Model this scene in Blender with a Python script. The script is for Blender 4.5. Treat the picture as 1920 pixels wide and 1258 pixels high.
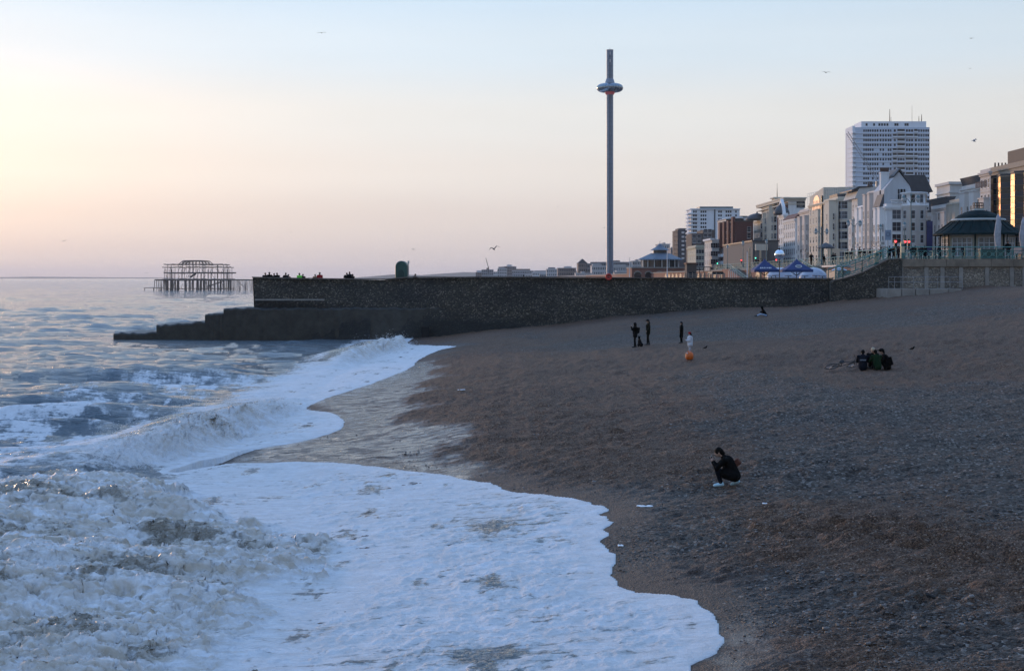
import bpy, bmesh, math, random
import numpy as np
from mathutils import Vector, Matrix

for o in list(bpy.data.objects):
    bpy.data.objects.remove(o)
scene = bpy.context.scene
COL = scene.collection
R = math.radians
EYE = 6.0            # camera height above the still sea, metres
F = 50.0 / 36.0 * 1920.0
HY = 521.5           # eye level row in the photograph

# ------------------------------------------------------------------ camera
cam = bpy.data.cameras.new('camera')
cam_o = bpy.data.objects.new('camera', cam)
COL.objects.link(cam_o)
cam_o.location = (0, 0, EYE)
cam_o.rotation_euler = (R(90), 0, 0)
cam.lens = 50.0
cam.sensor_width = 36.0
cam.shift_y = -(629.0 - HY) / 1920.0
cam.clip_start = 0.5
cam.clip_end = 120000.0
scene.camera = cam_o

# ------------------------------------------------------------------ sky
SUN_AZ = -31.0       # degrees left of the view direction
SUN_EL = 2.6
world = bpy.data.worlds.new('World')
scene.world = world
world.use_nodes = True
wn = world.node_tree
for n in list(wn.nodes):
    wn.nodes.remove(n)


def srgb(r, g, b):
    def f(c):
        c /= 255.0
        return c / 12.92 if c <= 0.04045 else ((c + 0.055) / 1.055) ** 2.4
    return (f(r), f(g), f(b), 1.0)


def wnode(t, **kw):
    n = wn.nodes.new(t)
    for k, v in kw.items():
        setattr(n, k, v)
    return n


def wmath(op, a, b=None, c=None, clamp=False):
    n = wn.nodes.new('ShaderNodeMath')
    n.operation = op
    n.use_clamp = clamp
    for i, v in enumerate((a, b, c)):
        if v is None:
            continue
        if isinstance(v, (int, float)):
            n.inputs[i].default_value = v
        else:
            wn.links.new(v, n.inputs[i])
    return n.outputs[0]


tc = wnode('ShaderNodeTexCoord')
sep = wnode('ShaderNodeSeparateXYZ')
wn.links.new(tc.outputs['Generated'], sep.inputs[0])
zc = wmath('MAXIMUM', sep.outputs[2], 0.0)
tt = wmath('SQRT', zc)
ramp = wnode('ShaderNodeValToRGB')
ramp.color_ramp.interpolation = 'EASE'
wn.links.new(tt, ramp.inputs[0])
stops = [(0.0, (210, 200, 201)), (0.13, (219, 209, 207)), (0.20, (228, 218, 213)), (0.27, (237, 231, 226)),
         (0.335, (237, 237, 235)), (0.40, (223, 237, 248)), (0.46, (206, 230, 251))]
stops = [(p, srgb(*c)) for p, c in stops] + [(0.6, (0.53, 0.80, 1.22, 1)), (0.8, (0.47, 0.78, 1.40, 1)), (1.0, (0.43, 0.75, 1.45, 1))]  # upper dome, out of view, raised to brighten the foam and beach
els = ramp.color_ramp.elements
while len(els) > 1:
    els.remove(els[-1])
els[0].position, els[0].color = stops[0][0], stops[0][1]
for p, c in stops[1:]:
    e = els.new(p)
    e.color = c
# brightness and warmth follow the angle to the (set) sun
sd = Vector((math.sin(R(SUN_AZ)) * math.cos(R(4.5)), math.cos(R(SUN_AZ)) * math.cos(R(4.5)), math.sin(R(4.5))))
dot = wnode('ShaderNodeVectorMath', operation='DOT_PRODUCT')
wn.links.new(tc.outputs['Generated'], dot.inputs[0])
dot.inputs[1].default_value = sd
dd = dot.outputs['Value']
side = wmath('MULTIPLY_ADD', dd, 0.5, 0.5)
side2 = wmath('POWER', side, 2.0)
mult = wmath('MULTIPLY_ADD', side2, 0.44, 0.60)
vm = wnode('ShaderNodeVectorMath', operation='SCALE')
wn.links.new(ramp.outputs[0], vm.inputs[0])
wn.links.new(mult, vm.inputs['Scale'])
# warm afterglow round the sun
az = wmath('SUBTRACT', wmath('ARCTAN2', sep.outputs[0], sep.outputs[1]), R(SUN_AZ))
el = wmath('SUBTRACT', wmath('ARCSINE', sep.outputs[2]), R(4.5))
gl = wmath('EXPONENT', wmath('MULTIPLY', wmath('ADD', wmath('POWER', wmath('ABSOLUTE', wmath('DIVIDE', az, R(17.0))), 2.0), wmath('POWER', wmath('ABSOLUTE', wmath('DIVIDE', el, R(5.6))), 2.0)), -1.0))
gv = wnode('ShaderNodeVectorMath', operation='SCALE')
gv.inputs[0].default_value = (0.40, 0.19, 0.035)
wn.links.new(gl, gv.inputs['Scale'])
ad = wnode('ShaderNodeVectorMath', operation='ADD')
wn.links.new(vm.outputs[0], ad.inputs[0])
wn.links.new(gv.outputs[0], ad.inputs[1])
# thin streaks of high cloud, faint
mp = wnode('ShaderNodeMapping')
mp.inputs['Scale'].default_value = (5.0, 5.0, 42.0)
mp.inputs['Rotation'].default_value = (R(3), R(-4), 0)
wn.links.new(tc.outputs['Generated'], mp.inputs[0])
nz = wnode('ShaderNodeTexNoise')
nz.inputs['Scale'].default_value = 1.4
nz.inputs['Detail'].default_value = 5.0
wn.links.new(mp.outputs[0], nz.inputs['Vector'])
cl = wmath('MULTIPLY_ADD', nz.outputs[0], 0.07, 0.965)
sv = wnode('ShaderNodeVectorMath', operation='SCALE')
wn.links.new(ad.outputs[0], sv.inputs[0])
wn.links.new(cl, sv.inputs['Scale'])
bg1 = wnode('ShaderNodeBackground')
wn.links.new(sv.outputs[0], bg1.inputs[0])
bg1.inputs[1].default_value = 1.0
sky = wnode('ShaderNodeTexSky')
sky.sky_type = 'NISHITA'
sky.sun_disc = False
sky.sun_elevation = R(SUN_EL)
sky.sun_rotation = R(SUN_AZ)
sky.dust_density = 3.0
sky.ozone_density = 3.0
bg2 = wnode('ShaderNodeBackground')
wn.links.new(sky.outputs[0], bg2.inputs[0])
bg2.inputs[1].default_value = 0.012
addsh = wnode('ShaderNodeAddShader')
wout = wnode('ShaderNodeOutputWorld')
wn.links.new(bg1.outputs[0], addsh.inputs[0])
wn.links.new(bg2.outputs[0], addsh.inputs[1])
wn.links.new(addsh.outputs[0], wout.inputs[0])
world.cycles.sampling_method = 'MANUAL'
world.cycles.sample_map_resolution = 512

# ------------------------------------------------------------------ sun, low and weak after the glow
sun = bpy.data.lights.new('sun', 'SUN')
sun.energy = 2.0
sun.angle = R(8)
sun.color = (1.0, 0.62, 0.36)
sun_o = bpy.data.objects.new('sun', sun)
COL.objects.link(sun_o)
sdir = Vector((math.sin(R(SUN_AZ)) * math.cos(R(SUN_EL)), math.cos(R(SUN_AZ)) * math.cos(R(SUN_EL)), math.sin(R(SUN_EL))))
sun_o.rotation_euler = sdir.to_track_quat('Z', 'Y').to_euler()

vs = scene.view_settings
vs.view_transform = 'Standard'
vs.look = 'None'
vs.exposure = 0.0
vs.gamma = 1.0
vs.use_curve_mapping = False
scene.render.engine = 'CYCLES'
scene.cycles.max_bounces = 6
scene.cycles.diffuse_bounces = 2
scene.cycles.glossy_bounces = 3
scene.cycles.transmission_bounces = 4
scene.cycles.volume_bounces = 0
scene.cycles.use_denoising = True


# ------------------------------------------------------------------ helpers
def at(px, py, d):
    """a point of the photograph at distance d along the view axis"""
    return Vector(((px - 960.0) / F * d, d, EYE - (py - HY) / F * d))


def X(px, d):
    return (px - 960.0) / F * d


def Z(py, d):
    return EYE - (py - HY) / F * d


class MB:
    """collects geometry, build() links it as one mesh object"""
    def __init__(self):
        self.v, self.f, self.m = [], [], []

    def add(self, vs, fs, mi=0):
        b = len(self.v)
        self.v += [tuple(p) for p in vs]
        self.f += [tuple(i + b for i in f) for f in fs]
        self.m += [mi] * len(fs)
        return self

    def box(self, x0, x1, y0, y1, z0, z1, mi=0):
        vs = [(x0, y0, z0), (x1, y0, z0), (x1, y1, z0), (x0, y1, z0), (x0, y0, z1), (x1, y0, z1), (x1, y1, z1), (x0, y1, z1)]
        return self.add(vs, [(0, 3, 2, 1), (4, 5, 6, 7), (0, 1, 5, 4), (1, 2, 6, 5), (2, 3, 7, 6), (3, 0, 4, 7)], mi)

    def tube(self, a, b, r0, r1=None, n=8, mi=0, caps=True):
        a, b = Vector(a), Vector(b)
        r1 = r0 if r1 is None else r1
        d = (b - a)
        if d.length < 1e-6:
            return self
        d.normalize()
        u = d.orthogonal().normalized()
        w = d.cross(u)
        vs = []
        for p, r in ((a, r0), (b, r1)):
            for i in range(n):
                t = 2 * math.pi * i / n
                vs.append(p + (u * math.cos(t) + w * math.sin(t)) * r)
        fs = [(i, (i + 1) % n, n + (i + 1) % n, n + i) for i in range(n)]
        if caps:
            fs += [tuple(range(n))[::-1], tuple(range(n, 2 * n))]
        return self.add(vs, fs, mi)

    def path(self, pts, r, n=6, mi=0):
        for a, b in zip(pts[:-1], pts[1:]):
            self.tube(a, b, r, r, n, mi)
        return self

    def lathe(self, prof, c=(0, 0, 0), n=24, mi=0, rot=0.0, sx=1.0, sy=1.0):
        vs, fs = [], []
        for (r, z) in prof:
            for i in range(n):
                t = 2 * math.pi * i / n + rot
                vs.append((c[0] + r * math.cos(t) * sx, c[1] + r * math.sin(t) * sy, c[2] + z))
        for k in range(len(prof) - 1):
            for i in range(n):
                j = (i + 1) % n
                fs.append((k * n + i, k * n + j, (k + 1) * n + j, (k + 1) * n + i))
        fs.append(tuple(range(n))[::-1])
        fs.append(tuple(range((len(prof) - 1) * n, len(prof) * n)))
        return self.add(vs, fs, mi)

    def prism(self, poly, axis, a0, a1, mi=0):
        """extrude a 2-D polygon along x, y or z"""
        def p3(p, a):
            return {'x': (a, p[0], p[1]), 'y': (p[0], a, p[1]), 'z': (p[0], p[1], a)}[axis]
        n = len(poly)
        vs = [p3(p, a0) for p in poly] + [p3(p, a1) for p in poly]
        fs = [tuple(range(n)), tuple(range(n, 2 * n))[::-1]]
        fs += [(i, n + i, n + (i + 1) % n, (i + 1) % n) for i in range(n)]
        return self.add(vs, fs, mi)

    def mesh(self, name, mats, smooth=False):
        me = bpy.data.meshes.new(name)
        me.from_pydata(self.v, [], self.f)
        for m in (mats if isinstance(mats, (list, tuple)) else [mats]):
            me.materials.append(m)
        me.polygons.foreach_set('material_index', self.m)
        bm = bmesh.new()
        bm.from_mesh(me)
        bmesh.ops.recalc_face_normals(bm, faces=bm.faces)
        bm.to_mesh(me)
        bm.free()
        if smooth:
            me.polygons.foreach_set('use_smooth', [True] * len(me.polygons))
        me.update()
        return me

    def build(self, name, mats, parent=None, smooth=False, loc=None, rz=0.0):
        return put(name, self.mesh(name, mats, smooth), parent, loc, rz)


def put(name, me, parent=None, loc=None, rz=0.0):
    o = bpy.data.objects.new(name, me)
    COL.objects.link(o)
    o.parent = parent
    if loc is not None:
        o.location = loc
    if rz:
        o.rotation_euler = (0, 0, rz)
    return o


def tag(o, label=None, cat=None, group=None, kind=None):
    for k, v in (('label', label), ('category', cat), ('group', group), ('kind', kind)):
        if v:
            o[k] = v
    return o


def thing(name, loc, label, cat, group=None, rz=0.0):
    return tag(put(name, None, None, loc, rz), label, cat, group)


# ------------------------------------------------------------------ materials
MATS = {}


class NT:
    def __init__(self, mat):
        mat.use_nodes = True
        self.t = mat.node_tree
        self.bsdf = self.t.nodes['Principled BSDF']

    def n(self, typ, **kw):
        n = self.t.nodes.new(typ)
        for k, v in kw.items():
            setattr(n, k, v)
        return n

    def l(self, a, b):
        self.t.links.new(a, b)

    def coord(self, scale=1.0, obj=True):
        tc = self.n('ShaderNodeTexCoord')
        mp = self.n('ShaderNodeMapping')
        mp.inputs['Scale'].default_value = scale if isinstance(scale, tuple) else (scale,) * 3
        self.l(tc.outputs['Object' if obj else 'Generated'], mp.inputs[0])
        return mp.outputs[0]

    def geo(self, scale=1.0, rot=(0, 0, 0)):
        g = self.n('ShaderNodeNewGeometry')
        mp = self.n('ShaderNodeMapping')
        mp.inputs['Scale'].default_value = scale if isinstance(scale, tuple) else (scale,) * 3
        mp.inputs['Rotation'].default_value = rot
        self.l(g.outputs['Position'], mp.inputs[0])
        return mp.outputs[0]

    def noise(self, vec, scale, detail=3.0, rough=0.55, dist=0.0):
        n = self.n('ShaderNodeTexNoise')
        n.inputs['Scale'].default_value = scale
        n.inputs['Detail'].default_value = detail
        n.inputs['Roughness'].default_value = rough
        n.inputs['Distortion'].default_value = dist
        self.l(vec, n.inputs['Vector'])
        return n.outputs[0]

    def voro(self, vec, scale, feature='F1', rand=1.0):
        n = self.n('ShaderNodeTexVoronoi', feature=feature)
        n.inputs['Scale'].default_value = scale
        n.inputs['Randomness'].default_value = rand
        self.l(vec, n.inputs['Vector'])
        return n

    def math(self, op, a, b=None, c=None, clamp=False):
        n = self.n('ShaderNodeMath', operation=op, use_clamp=clamp)
        for i, v in enumerate((a, b, c)):
            if v is None:
                continue
            if isinstance(v, (int, float)):
                n.inputs[i].default_value = v
            else:
                self.l(v, n.inputs[i])
        return n.outputs[0]

    def ramp(self, fac, stops, interp='LINEAR'):
        n = self.n('ShaderNodeValToRGB')
        n.color_ramp.interpolation = interp
        e = n.color_ramp.elements
        while len(e) > 1:
            e.remove(e[-1])
        e[0].position, e[0].color = stops[0][0], self.c4(stops[0][1])
        for p, c in stops[1:]:
            k = e.new(p)
            k.color = self.c4(c)
        self.l(fac, n.inputs[0])
        return n.outputs[0]

    @staticmethod
    def c4(c):
        if isinstance(c, (int, float)):
            return (c, c, c, 1)
        return tuple(c) if len(c) == 4 else (*c, 1)

    def mix(self, fac, a, b, typ='MIX'):
        n = self.n('ShaderNodeMix', data_type='RGBA', blend_type=typ)
        for s, v in ((n.inputs[0], fac), (n.inputs[6], a), (n.inputs[7], b)):
            if isinstance(v, (int, float)):
                s.default_value = v if s == n.inputs[0] else (v, v, v, 1)
            elif isinstance(v, (tuple, list)):
                s.default_value = self.c4(v)
            else:
                self.l(v, s)
        return n.outputs[2]

    def attr(self, name):
        return self.n('ShaderNodeAttribute', attribute_name=name).outputs['Fac']

    def bump(self, h, strength=0.5, dist=0.02, normal=None):
        n = self.n('ShaderNodeBump')
        if isinstance(strength, (int, float)):
            n.inputs['Strength'].default_value = strength
        else:
            self.l(strength, n.inputs['Strength'])
        n.inputs['Distance'].default_value = dist
        self.l(h, n.inputs['Height'])
        if normal is not None:
            self.l(normal, n.inputs['Normal'])
        return n.outputs[0]

    def set(self, **kw):
        for k, v in kw.items():
            s = self.bsdf.inputs[k.replace('_', ' ')]
            if isinstance(v, (int, float)):
                s.default_value = v
            elif isinstance(v, (tuple, list)):
                s.default_value = self.c4(v) if s.type == 'RGBA' else v
            else:
                self.l(v, s)


def mat(name, color, rough=0.7, metal=0.0, var=0.15, scale=1.5, bump=0.0, bscale=8.0, spec=0.5):
    """a plain procedural material: colour mottled by noise, faint relief"""
    if name in MATS:
        return MATS[name]
    m = bpy.data.materials.new(name)
    t = NT(m)
    co = t.geo()
    nz = t.noise(co, scale, 5.0, 0.65)
    lo = tuple(c * (1 - var) for c in color[:3])
    hi = tuple(min(1, c * (1 + var)) for c in color[:3])
    t.set(Base_Color=t.ramp(nz, [(0.3, lo), (0.7, hi)]), Roughness=rough, Metallic=metal, Specular_IOR_Level=spec)
    if bump:
        t.set(Normal=t.bump(t.noise(co, bscale, 4.0), bump, 0.02))
    MATS[name] = m
    return m


def emis(name, color, strength):
    m = bpy.data.materials.new(name)
    t = NT(m)
    t.set(Base_Color=tuple(c * 0.5 for c in color), Emission_Color=color, Emission_Strength=strength)
    MATS[name] = m
    return m

# ================================================================== THE SHORE
rng = np.random.default_rng(7)


def tile(n, beta, seed, kmin=1, kmax=None, aniso=None):
    """periodic noise tile with power-law spectrum, unit deviation"""
    r = np.random.default_rng(seed)
    k = np.fft.fftfreq(n) * n
    kx, ky = np.meshgrid(k, k, indexing='ij')
    if aniso:
        kk = np.hypot(kx * aniso[0], ky * aniso[1])
    else:
        kk = np.hypot(kx, ky)
    a = np.where((kk >= kmin) & (kk <= (kmax or n / 2)), np.maximum(kk, 1e-6) ** (-beta), 0)
    f = np.fft.ifft2(a * np.exp(2j * np.pi * r.random((n, n)))).real
    return ((f - f.mean()) / f.std()).astype(np.float32)


def samp(t, u, v):
    """bilinear periodic lookup, u and v in tile lengths"""
    n = t.shape[0]
    a = (u % 1.0) * n
    b = (v % 1.0) * n
    i = np.floor(a).astype(np.int64)
    j = np.floor(b).astype(np.int64)
    fa, fb = a - i, b - j
    i %= n
    j %= n
    i2, j2 = (i + 1) % n, (j + 1) % n
    return (t[i, j] * (1 - fa) * (1 - fb) + t[i2, j] * fa * (1 - fb) + t[i, j2] * (1 - fa) * fb + t[i2, j2] * fa * fb)


def sstep(a, b, x):
    t = np.clip((x - a) / (b - a), 0, 1)
    return t * t * (3 - 2 * t)


T_SOFT = tile(512, 1.9, 1)
T_MID = tile(1024, 1.5, 2)
T_FINE = tile(1024, 1.75, 3, 5)
T_RIP = tile(1024, 1.5, 4, 2, None, (1.0, 3.2))


def wave_tile(n, size, seed, lmin, lmax, spread, wind=0.0):
    """directional sea: crests run along y, travelling +x"""
    r = np.random.default_rng(seed)
    k = np.fft.fftfreq(n) * n * 2 * np.pi / size
    kx, ky = np.meshgrid(k, k, indexing='ij')
    kk = np.maximum(np.hypot(kx, ky), 1e-6)
    lam = 2 * np.pi / kk
    th = np.arctan2(ky, kx) - wind
    d = np.abs(np.cos(th)) ** spread
    a = np.where((lam > lmin) & (lam < lmax), kk ** -1.9 * d, 0)
    f = np.fft.fft2  # noqa
    h = np.fft.ifft2(a * np.exp(2j * np.pi * r.random((n, n))) * r.rayleigh(1, (n, n))).real
    return (h / h.std()).astype(np.float32)


W_CHOP = wave_tile(512, 31.0, 11, 0.5, 5.0, 9.0, -1.35)
W_CHOP2 = wave_tile(512, 31.0, 17, 0.5, 5.0, 5.0, -1.75)
W_SWELL = wave_tile(512, 113.0, 12, 3.5, 14.0, 26.0, -1.42)

_yt = np.array([5, 15, 22, 34, 40, 45, 52, 58, 80, 120, 140, 400.0])
_xt = np.array([2.4, 2.0, 1.6, 0.4, -1.6, -3.4, -5.0, -5.6, -6.0, -6.6, -7.0, -8.0])
_tt = np.array([-400, -60, -30, -14, -8, -4, 0, 3, 6, 12, 20, 28, 36, 44, 52, 60, 400.0])
_pt = np.array([-6, -5, -3.0, -1.1, -0.45, 0.0, 0.33, 0.8, 1.06, 1.32, 1.85, 2.5, 3.3, 4.3, 5.0, 5.3, 5.4])
_td = np.linspace(-60, 80, 1401)
_pd = np.interp(_td, _tt, _pt)
_k = np.hanning(31)
_pd = np.convolve(np.pad(_pd, 15, 'edge'), _k / _k.sum(), 'valid')
_yd = np.linspace(0, 400, 801)
_xd = np.convolve(np.pad(np.interp(_yd, _yt, _xt), 8, 'edge'), np.hanning(17) / np.hanning(17).sum(), 'valid')


def zb(x, y):
    """height of the shingle"""
    x = np.asarray(x, float)
    y = np.asarray(y, float)
    t = x - np.interp(y, _yd, _xd)
    z = np.interp(t, _td, _pd)
    dry = sstep(-1, 6, t)
    bank = np.interp(x, [-8, 0, 8, 17, 26, 36, 60], [0, 0, 0.35, 0.8, 0.3, 0.1, 0.0]) * np.exp(-((y - 141) / 14.0) ** 2)
    z = z + bank
    z = z + dry * (0.09 * samp(T_SOFT, x / 38, y / 38) + 0.045 * samp(T_SOFT, x / 11 + .3, y / 15))
    z = z + 0.012 * samp(T_SOFT, x / 5, y / 5)
    return z


def hit(px, py, zoff=0.0):
    """where the sight line through a photo pixel meets the shingle"""
    d = 5.0
    lo = 8.0
    ds = np.geomspace(8, 400, 1500)
    xs = (px - 960.0) / F * ds
    zs = EYE - (py - HY) / F * ds
    g = zs - np.maximum(zb(xs, ds), -0.02) - zoff
    k = np.argmax(g < 0)
    if k == 0:
        k = len(ds) - 1
    t = g[k - 1] / (g[k - 1] - g[k])
    d = ds[k - 1] + t * (ds[k] - ds[k - 1])
    return np.array([(px - 960.0) / F * d, d])


def poly(pxs):
    return np.array([hit(*p) for p in pxs])


def seg_dist(P, x, y, chunk=200000):
    """distance to a polyline"""
    out = np.full(x.shape, 1e9)
    for a, b in zip(P[:-1], P[1:]):
        d = b - a
        L = max(d @ d, 1e-9)
        t = np.clip(((x - a[0]) * d[0] + (y - a[1]) * d[1]) / L, 0, 1)
        out = np.minimum(out, (x - a[0] - t * d[0]) ** 2 + (y - a[1] - t * d[1]) ** 2)
    return np.sqrt(out)


def inside(P, x, y):
    c = np.zeros(x.shape, bool)
    n = len(P)
    for i in range(n):
        a, b = P[i], P[(i + 1) % n]
        if a[1] == b[1]:
            continue
        k = ((a[1] > y) != (b[1] > y)) & (x < (b[0] - a[0]) * (y - a[1]) / (b[1] - a[1]) + a[0])
        c ^= k
    return c


def sdist(P, x, y):
    Q = np.vstack([P, P[:1]])
    d = seg_dist(Q, x, y)
    return np.where(inside(P, x, y), d, -d)


def smooth_line(P, sub=4, wob=0.0, seed=0):
    """Catmull-Rom through the points, with a little wobble"""
    P = np.asarray(P)
    r = np.random.default_rng(seed)
    out = []
    n = len(P)
    for i in range(n - 1):
        p0, p1, p2, p3 = P[max(i - 1, 0)], P[i], P[i + 1], P[min(i + 2, n - 1)]
        for k in range(sub):
            t = k / sub
            q = 0.5 * (2 * p1 + (p2 - p0) * t + (2 * p0 - 5 * p1 + 4 * p2 - p3) * t * t + (3 * p1 - p0 - 3 * p2 + p3) * t ** 3)
            out.append(q + r.normal(0, wob, 2) * (k > 0))
    out.append(P[-1])
    return np.array(out)


edge_px = [(1295, 1258), (1345, 1225), (1358, 1195), (1342, 1160), (1310, 1133), (1270, 1117), (1215, 1112), (1178, 1106),
           (1158, 1090), (1150, 1072), (1154, 1050), (1143, 1030), (1126, 1014), (1143, 1003), (1130, 993), (1145, 984),
           (1138, 970), (1124, 964), (1142, 956), (1108, 942), (1060, 932), (1000, 926), (950, 919), (925, 908), (880, 900),
           (800, 886), (700, 874), (640, 868), (540, 866), (440, 869), (380, 877), (335, 887), (320, 884), (370, 868),
           (420, 857), (470, 843), (560, 829), (620, 813), (646, 797), (640, 784), (612, 772), (575, 767), (600, 752),
           (640, 738), (690, 722), (740, 703), (772, 688), (782, 678), (800, 667), (826, 656), (856, 649), (800, 647), (740, 646)]
EDGE = poly(edge_px)
EDGE = np.vstack([[(2.2, 4.0), (2.6, 12.0), (2.5, 17.5)], EDGE, [(-9.5, 150.0), (-12, 400)]])
EDGE = smooth_line(EDGE, 4, 0.035, 5)
WATER = np.vstack([EDGE, [(60, 700), (60000, 70000), (-60000, 70000), (-60000, 4)]])
BORE = poly([(655, 1032), (600, 1058), (604, 1085), (560, 1098), (505, 1120), (485, 1148), (455, 1180), (440, 1262)])
BORE = np.vstack([BORE, [(-4.6, 14), (-30, 12), (-34, 36), (-16, 36.0)],
                  poly([(60, 905), (160, 902), (240, 912), (320, 930), (400, 955), (480, 978), (560, 1003), (630, 1020)])])
WETP = poly([(325, 886), (440, 864), (700, 868), (860, 893), (800, 874), (835, 850), (868, 818), (790, 806), (745, 780),
             (770, 735), (808, 697), (790, 680), (700, 712), (600, 752), (648, 800), (560, 832), (420, 860)])
WETQ = poly([(1290, 1262), (1340, 1225), (1365, 1170), (1420, 1190), (1470, 1262)])


def breaker_crest(y):
    return np.interp(y, [30, 40, 44, 47, 51, 57, 64, 72, 90, 100, 110, 118, 130, 160],
                     [-17, -14.6, -13.6, -13.1, -12.3, -11.4, -11.2, -11.4, -12.2, -12.3, -11.6, -10.4, -9.6, -9.0])


def breaker_height(y):
    return np.interp(y, [34, 40, 44, 47, 51, 57, 61, 65, 70, 84, 92, 99, 106, 113, 119, 126, 132],
                     [0.0, 0.12, 0.35, 0.68, 0.80, 0.92, 0.70, 0.34, 0.08, 0.04, 0.08, 0.45, 0.90, 1.12, 0.85, 0.30, 0.0])


def sea_fields(x, y):
    """surface displacement and foam, turbid, of the sea at still-water plan position x, y"""
    S = sdist(WATER, x, y)
    zbed = zb(x, y)
    depth = np.clip(-zbed, 0, 3)
    off = sstep(0.05, 1.1, depth)
    far = sstep(600, 120, y)
    # open water
    sw = samp(W_SWELL, x / 113, y / 113)
    ch = samp(W_CHOP, x / 31, y / 31)
    ch2 = samp(W_CHOP2, x / 17 + .37, y / 17 + .11)
    shoal = 1.0 + 0.5 * sstep(-45, -16, x) * sstep(150, 100, y)
    h = off * (0.105 * shoal * (sw + 0.28 * (sw * sw - 1)) + 0.066 * (ch + 0.25 * (ch * ch - 1)) + 0.026 * (ch2 + 0.25 * (ch2 * ch2 - 1))) + 0.012 * ch * (1 - off)
    calm = 1 - 0.85 * np.exp(-((x + 33) / 13) ** 2 - ((y - 136) / 7) ** 2)
    h = h * calm
    # a dark swell standing up in front of the groyne, and rolling lines outside the breaker
    wob = 1.4 * samp(T_SOFT, x / 90 + .5, y / 60)
    for y0, amp, wid, xa, xb, sl in ((72, 0.34, 1.5, -40, -17, -0.10), (90, 0.42, 1.8, -30, -15, 0.12), (118, 0.42, 2.2, -30, -13, 0.05), (104, 0.34, 2.2, -56, -26, -0.05),
                                    (132, 0.35, 2.6, -70, -34, 0.02), (60, 0.26, 1.2, -30, -15, 0.15), (160, 0.4, 3.2, -95, -45, 0.0)):
        s = y - (y0 + sl * (x + 25) + 1.6 * wob)
        env = sstep(xa, xa + 7, x) * sstep(xb, xb - 5, x) * (0.72 + 0.35 * samp(T_SOFT, x / 30 + .1, y / 40))
        h = h + 0.62 * amp * env * np.where(s > 0, np.exp(-(s / (1.8 * wid)) ** 2), np.exp(-(s / (0.8 * wid)) ** 2))
    # breaker
    A = breaker_height(y) * (1 + 0.16 * samp(T_MID, y / 17, y * 0 + .2))
    xc = breaker_crest(y) + 0.28 * samp(T_MID, y / 13 + .4, y * 0 + .7)
    s = x - xc
    back = np.exp(-(s / 2.6) ** 2)
    front = np.exp(-(np.maximum(s, 0) / 1.05) ** 2.4)
    ridge = A * np.where(s < 0, back, front)
    turb = samp(T_MID, x / 6.5, y / 6.5)
    turb2 = samp(T_FINE, x / 4.3 + .2, y / 4.3)
    rough = np.clip(A, 0, 1) * sstep(-0.9, 0.2, s) * sstep(2.6, 0.8, s)
    h = h * (1 - 0.6 * sstep(-2, 1, s) * (y < 140)) + ridge + rough * (0.15 * turb + 0.08 * np.abs(turb2) + 0.05 * samp(T_MID, x / 2.6 + .3, y / 2.6) + 0.015 * samp(T_FINE, x / 1.7, y / 1.7))
    # the broken bore in the foreground
    B = sstep(-0.25, 1.1, sdist(BORE, x, y) + 0.45 * samp(T_MID, x / 7 + .6, y / 7))
    big = samp(T_SOFT, x / 13 + .15, y / 9)
    mid = 1 - np.abs(samp(T_MID, x / 7.5 + .33, y / 6.0))
    fin = 1 - np.abs(samp(T_FINE, x / 5.0, y / 4.0))
    fin2 = 1 - np.abs(samp(T_FINE, x / 1.9 + .5, y / 1.6))
    churn = 0.16 * big + 0.125 * mid + 0.036 * fin + 0.007 * fin2
    h = h + B * (0.26 + churn)
    # foam sheets lying on the beach
    lip = 0.008 + 0.026 * (1 - np.exp(-np.maximum(S, 0) / 0.22)) + 0.04 * sstep(0, 3.0, S)
    rip = samp(T_RIP, x / 9, y / 9)
    sheet = zbed + lip + sstep(0.1, 1.2, S) * (0.012 * rip + 0.010 * samp(T_FINE, x / 3.5, y / 4.5) + 0.02 * np.maximum(samp(T_RIP, x / 23 + .4, y / 17), 0))
    z = np.maximum(h, sheet)
    z = np.maximum(z, np.where(S > 0, zbed + lip, -99)) + B * 0.0
    z = np.where(B > 0.01, np.maximum(z, sheet + B * (0.16 + churn)), z)
    z = np.where(S < 0, zbed - 0.02 - 0.25 * np.minimum(-S, 2.0), z)
    # ---- foam cover
    shore = sstep(0.9, 0.15, depth)
    streak = samp(T_RIP, x / 16 + .2, y / 11)
    patch = samp(T_MID, x / 21, y / 30)
    foam = 0.05 + 0.10 * patch
    foam = foam + 0.42 * sstep(-26, -12, x) * sstep(115, 60, y) * (0.65 + 0.5 * patch)
    foam = foam + 0.12 * sstep(-60, -20, x) * sstep(200, 90, y)
    foam = foam + 0.55 * sstep(1.1, 1.6, h / np.maximum(0.25, 0.32)) * 0.25
    foam = np.maximum(foam, (0.82 + 0.14 * patch + 0.10 * streak) * sstep(60, 44, y) * sstep(-36, -20, x))
    foam = np.maximum(foam, (0.54 + 0.24 * streak + 0.1 * patch) * sstep(112, 76, y) * sstep(-34, -16, x))
    inner = sstep(0.3, 1.4, s) * sstep(140, 120, y)
    foam = np.maximum(foam, inner * (0.84 + 0.10 * streak))
    foam = np.maximum(foam, shore * (0.90 + 0.10 * streak))
    crest = np.exp(-((s + 0.9) / 0.8) ** 2) * np.clip(A * 1.4, 0, 1) * sstep(45, 50, y)
    foam = foam * (1 - 0.75 * crest)
    br = np.clip(A * 1.6, 0, 1) * sstep(-0.5, 0.25, s + 0.35 * turb) * sstep(3.2, 1.8, s)
    foam = np.maximum(foam, br * (0.80 + 0.14 * turb + 0.10 * turb2))
    foam = np.where(B > 0.02, (1 - B) * foam + B * (0.80 + 0.15 * samp(T_MID, x / 5.5 + .7, y / 4.5) + 0.08 * (fin2 - 0.4) + 0.06 * patch), foam)
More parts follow.
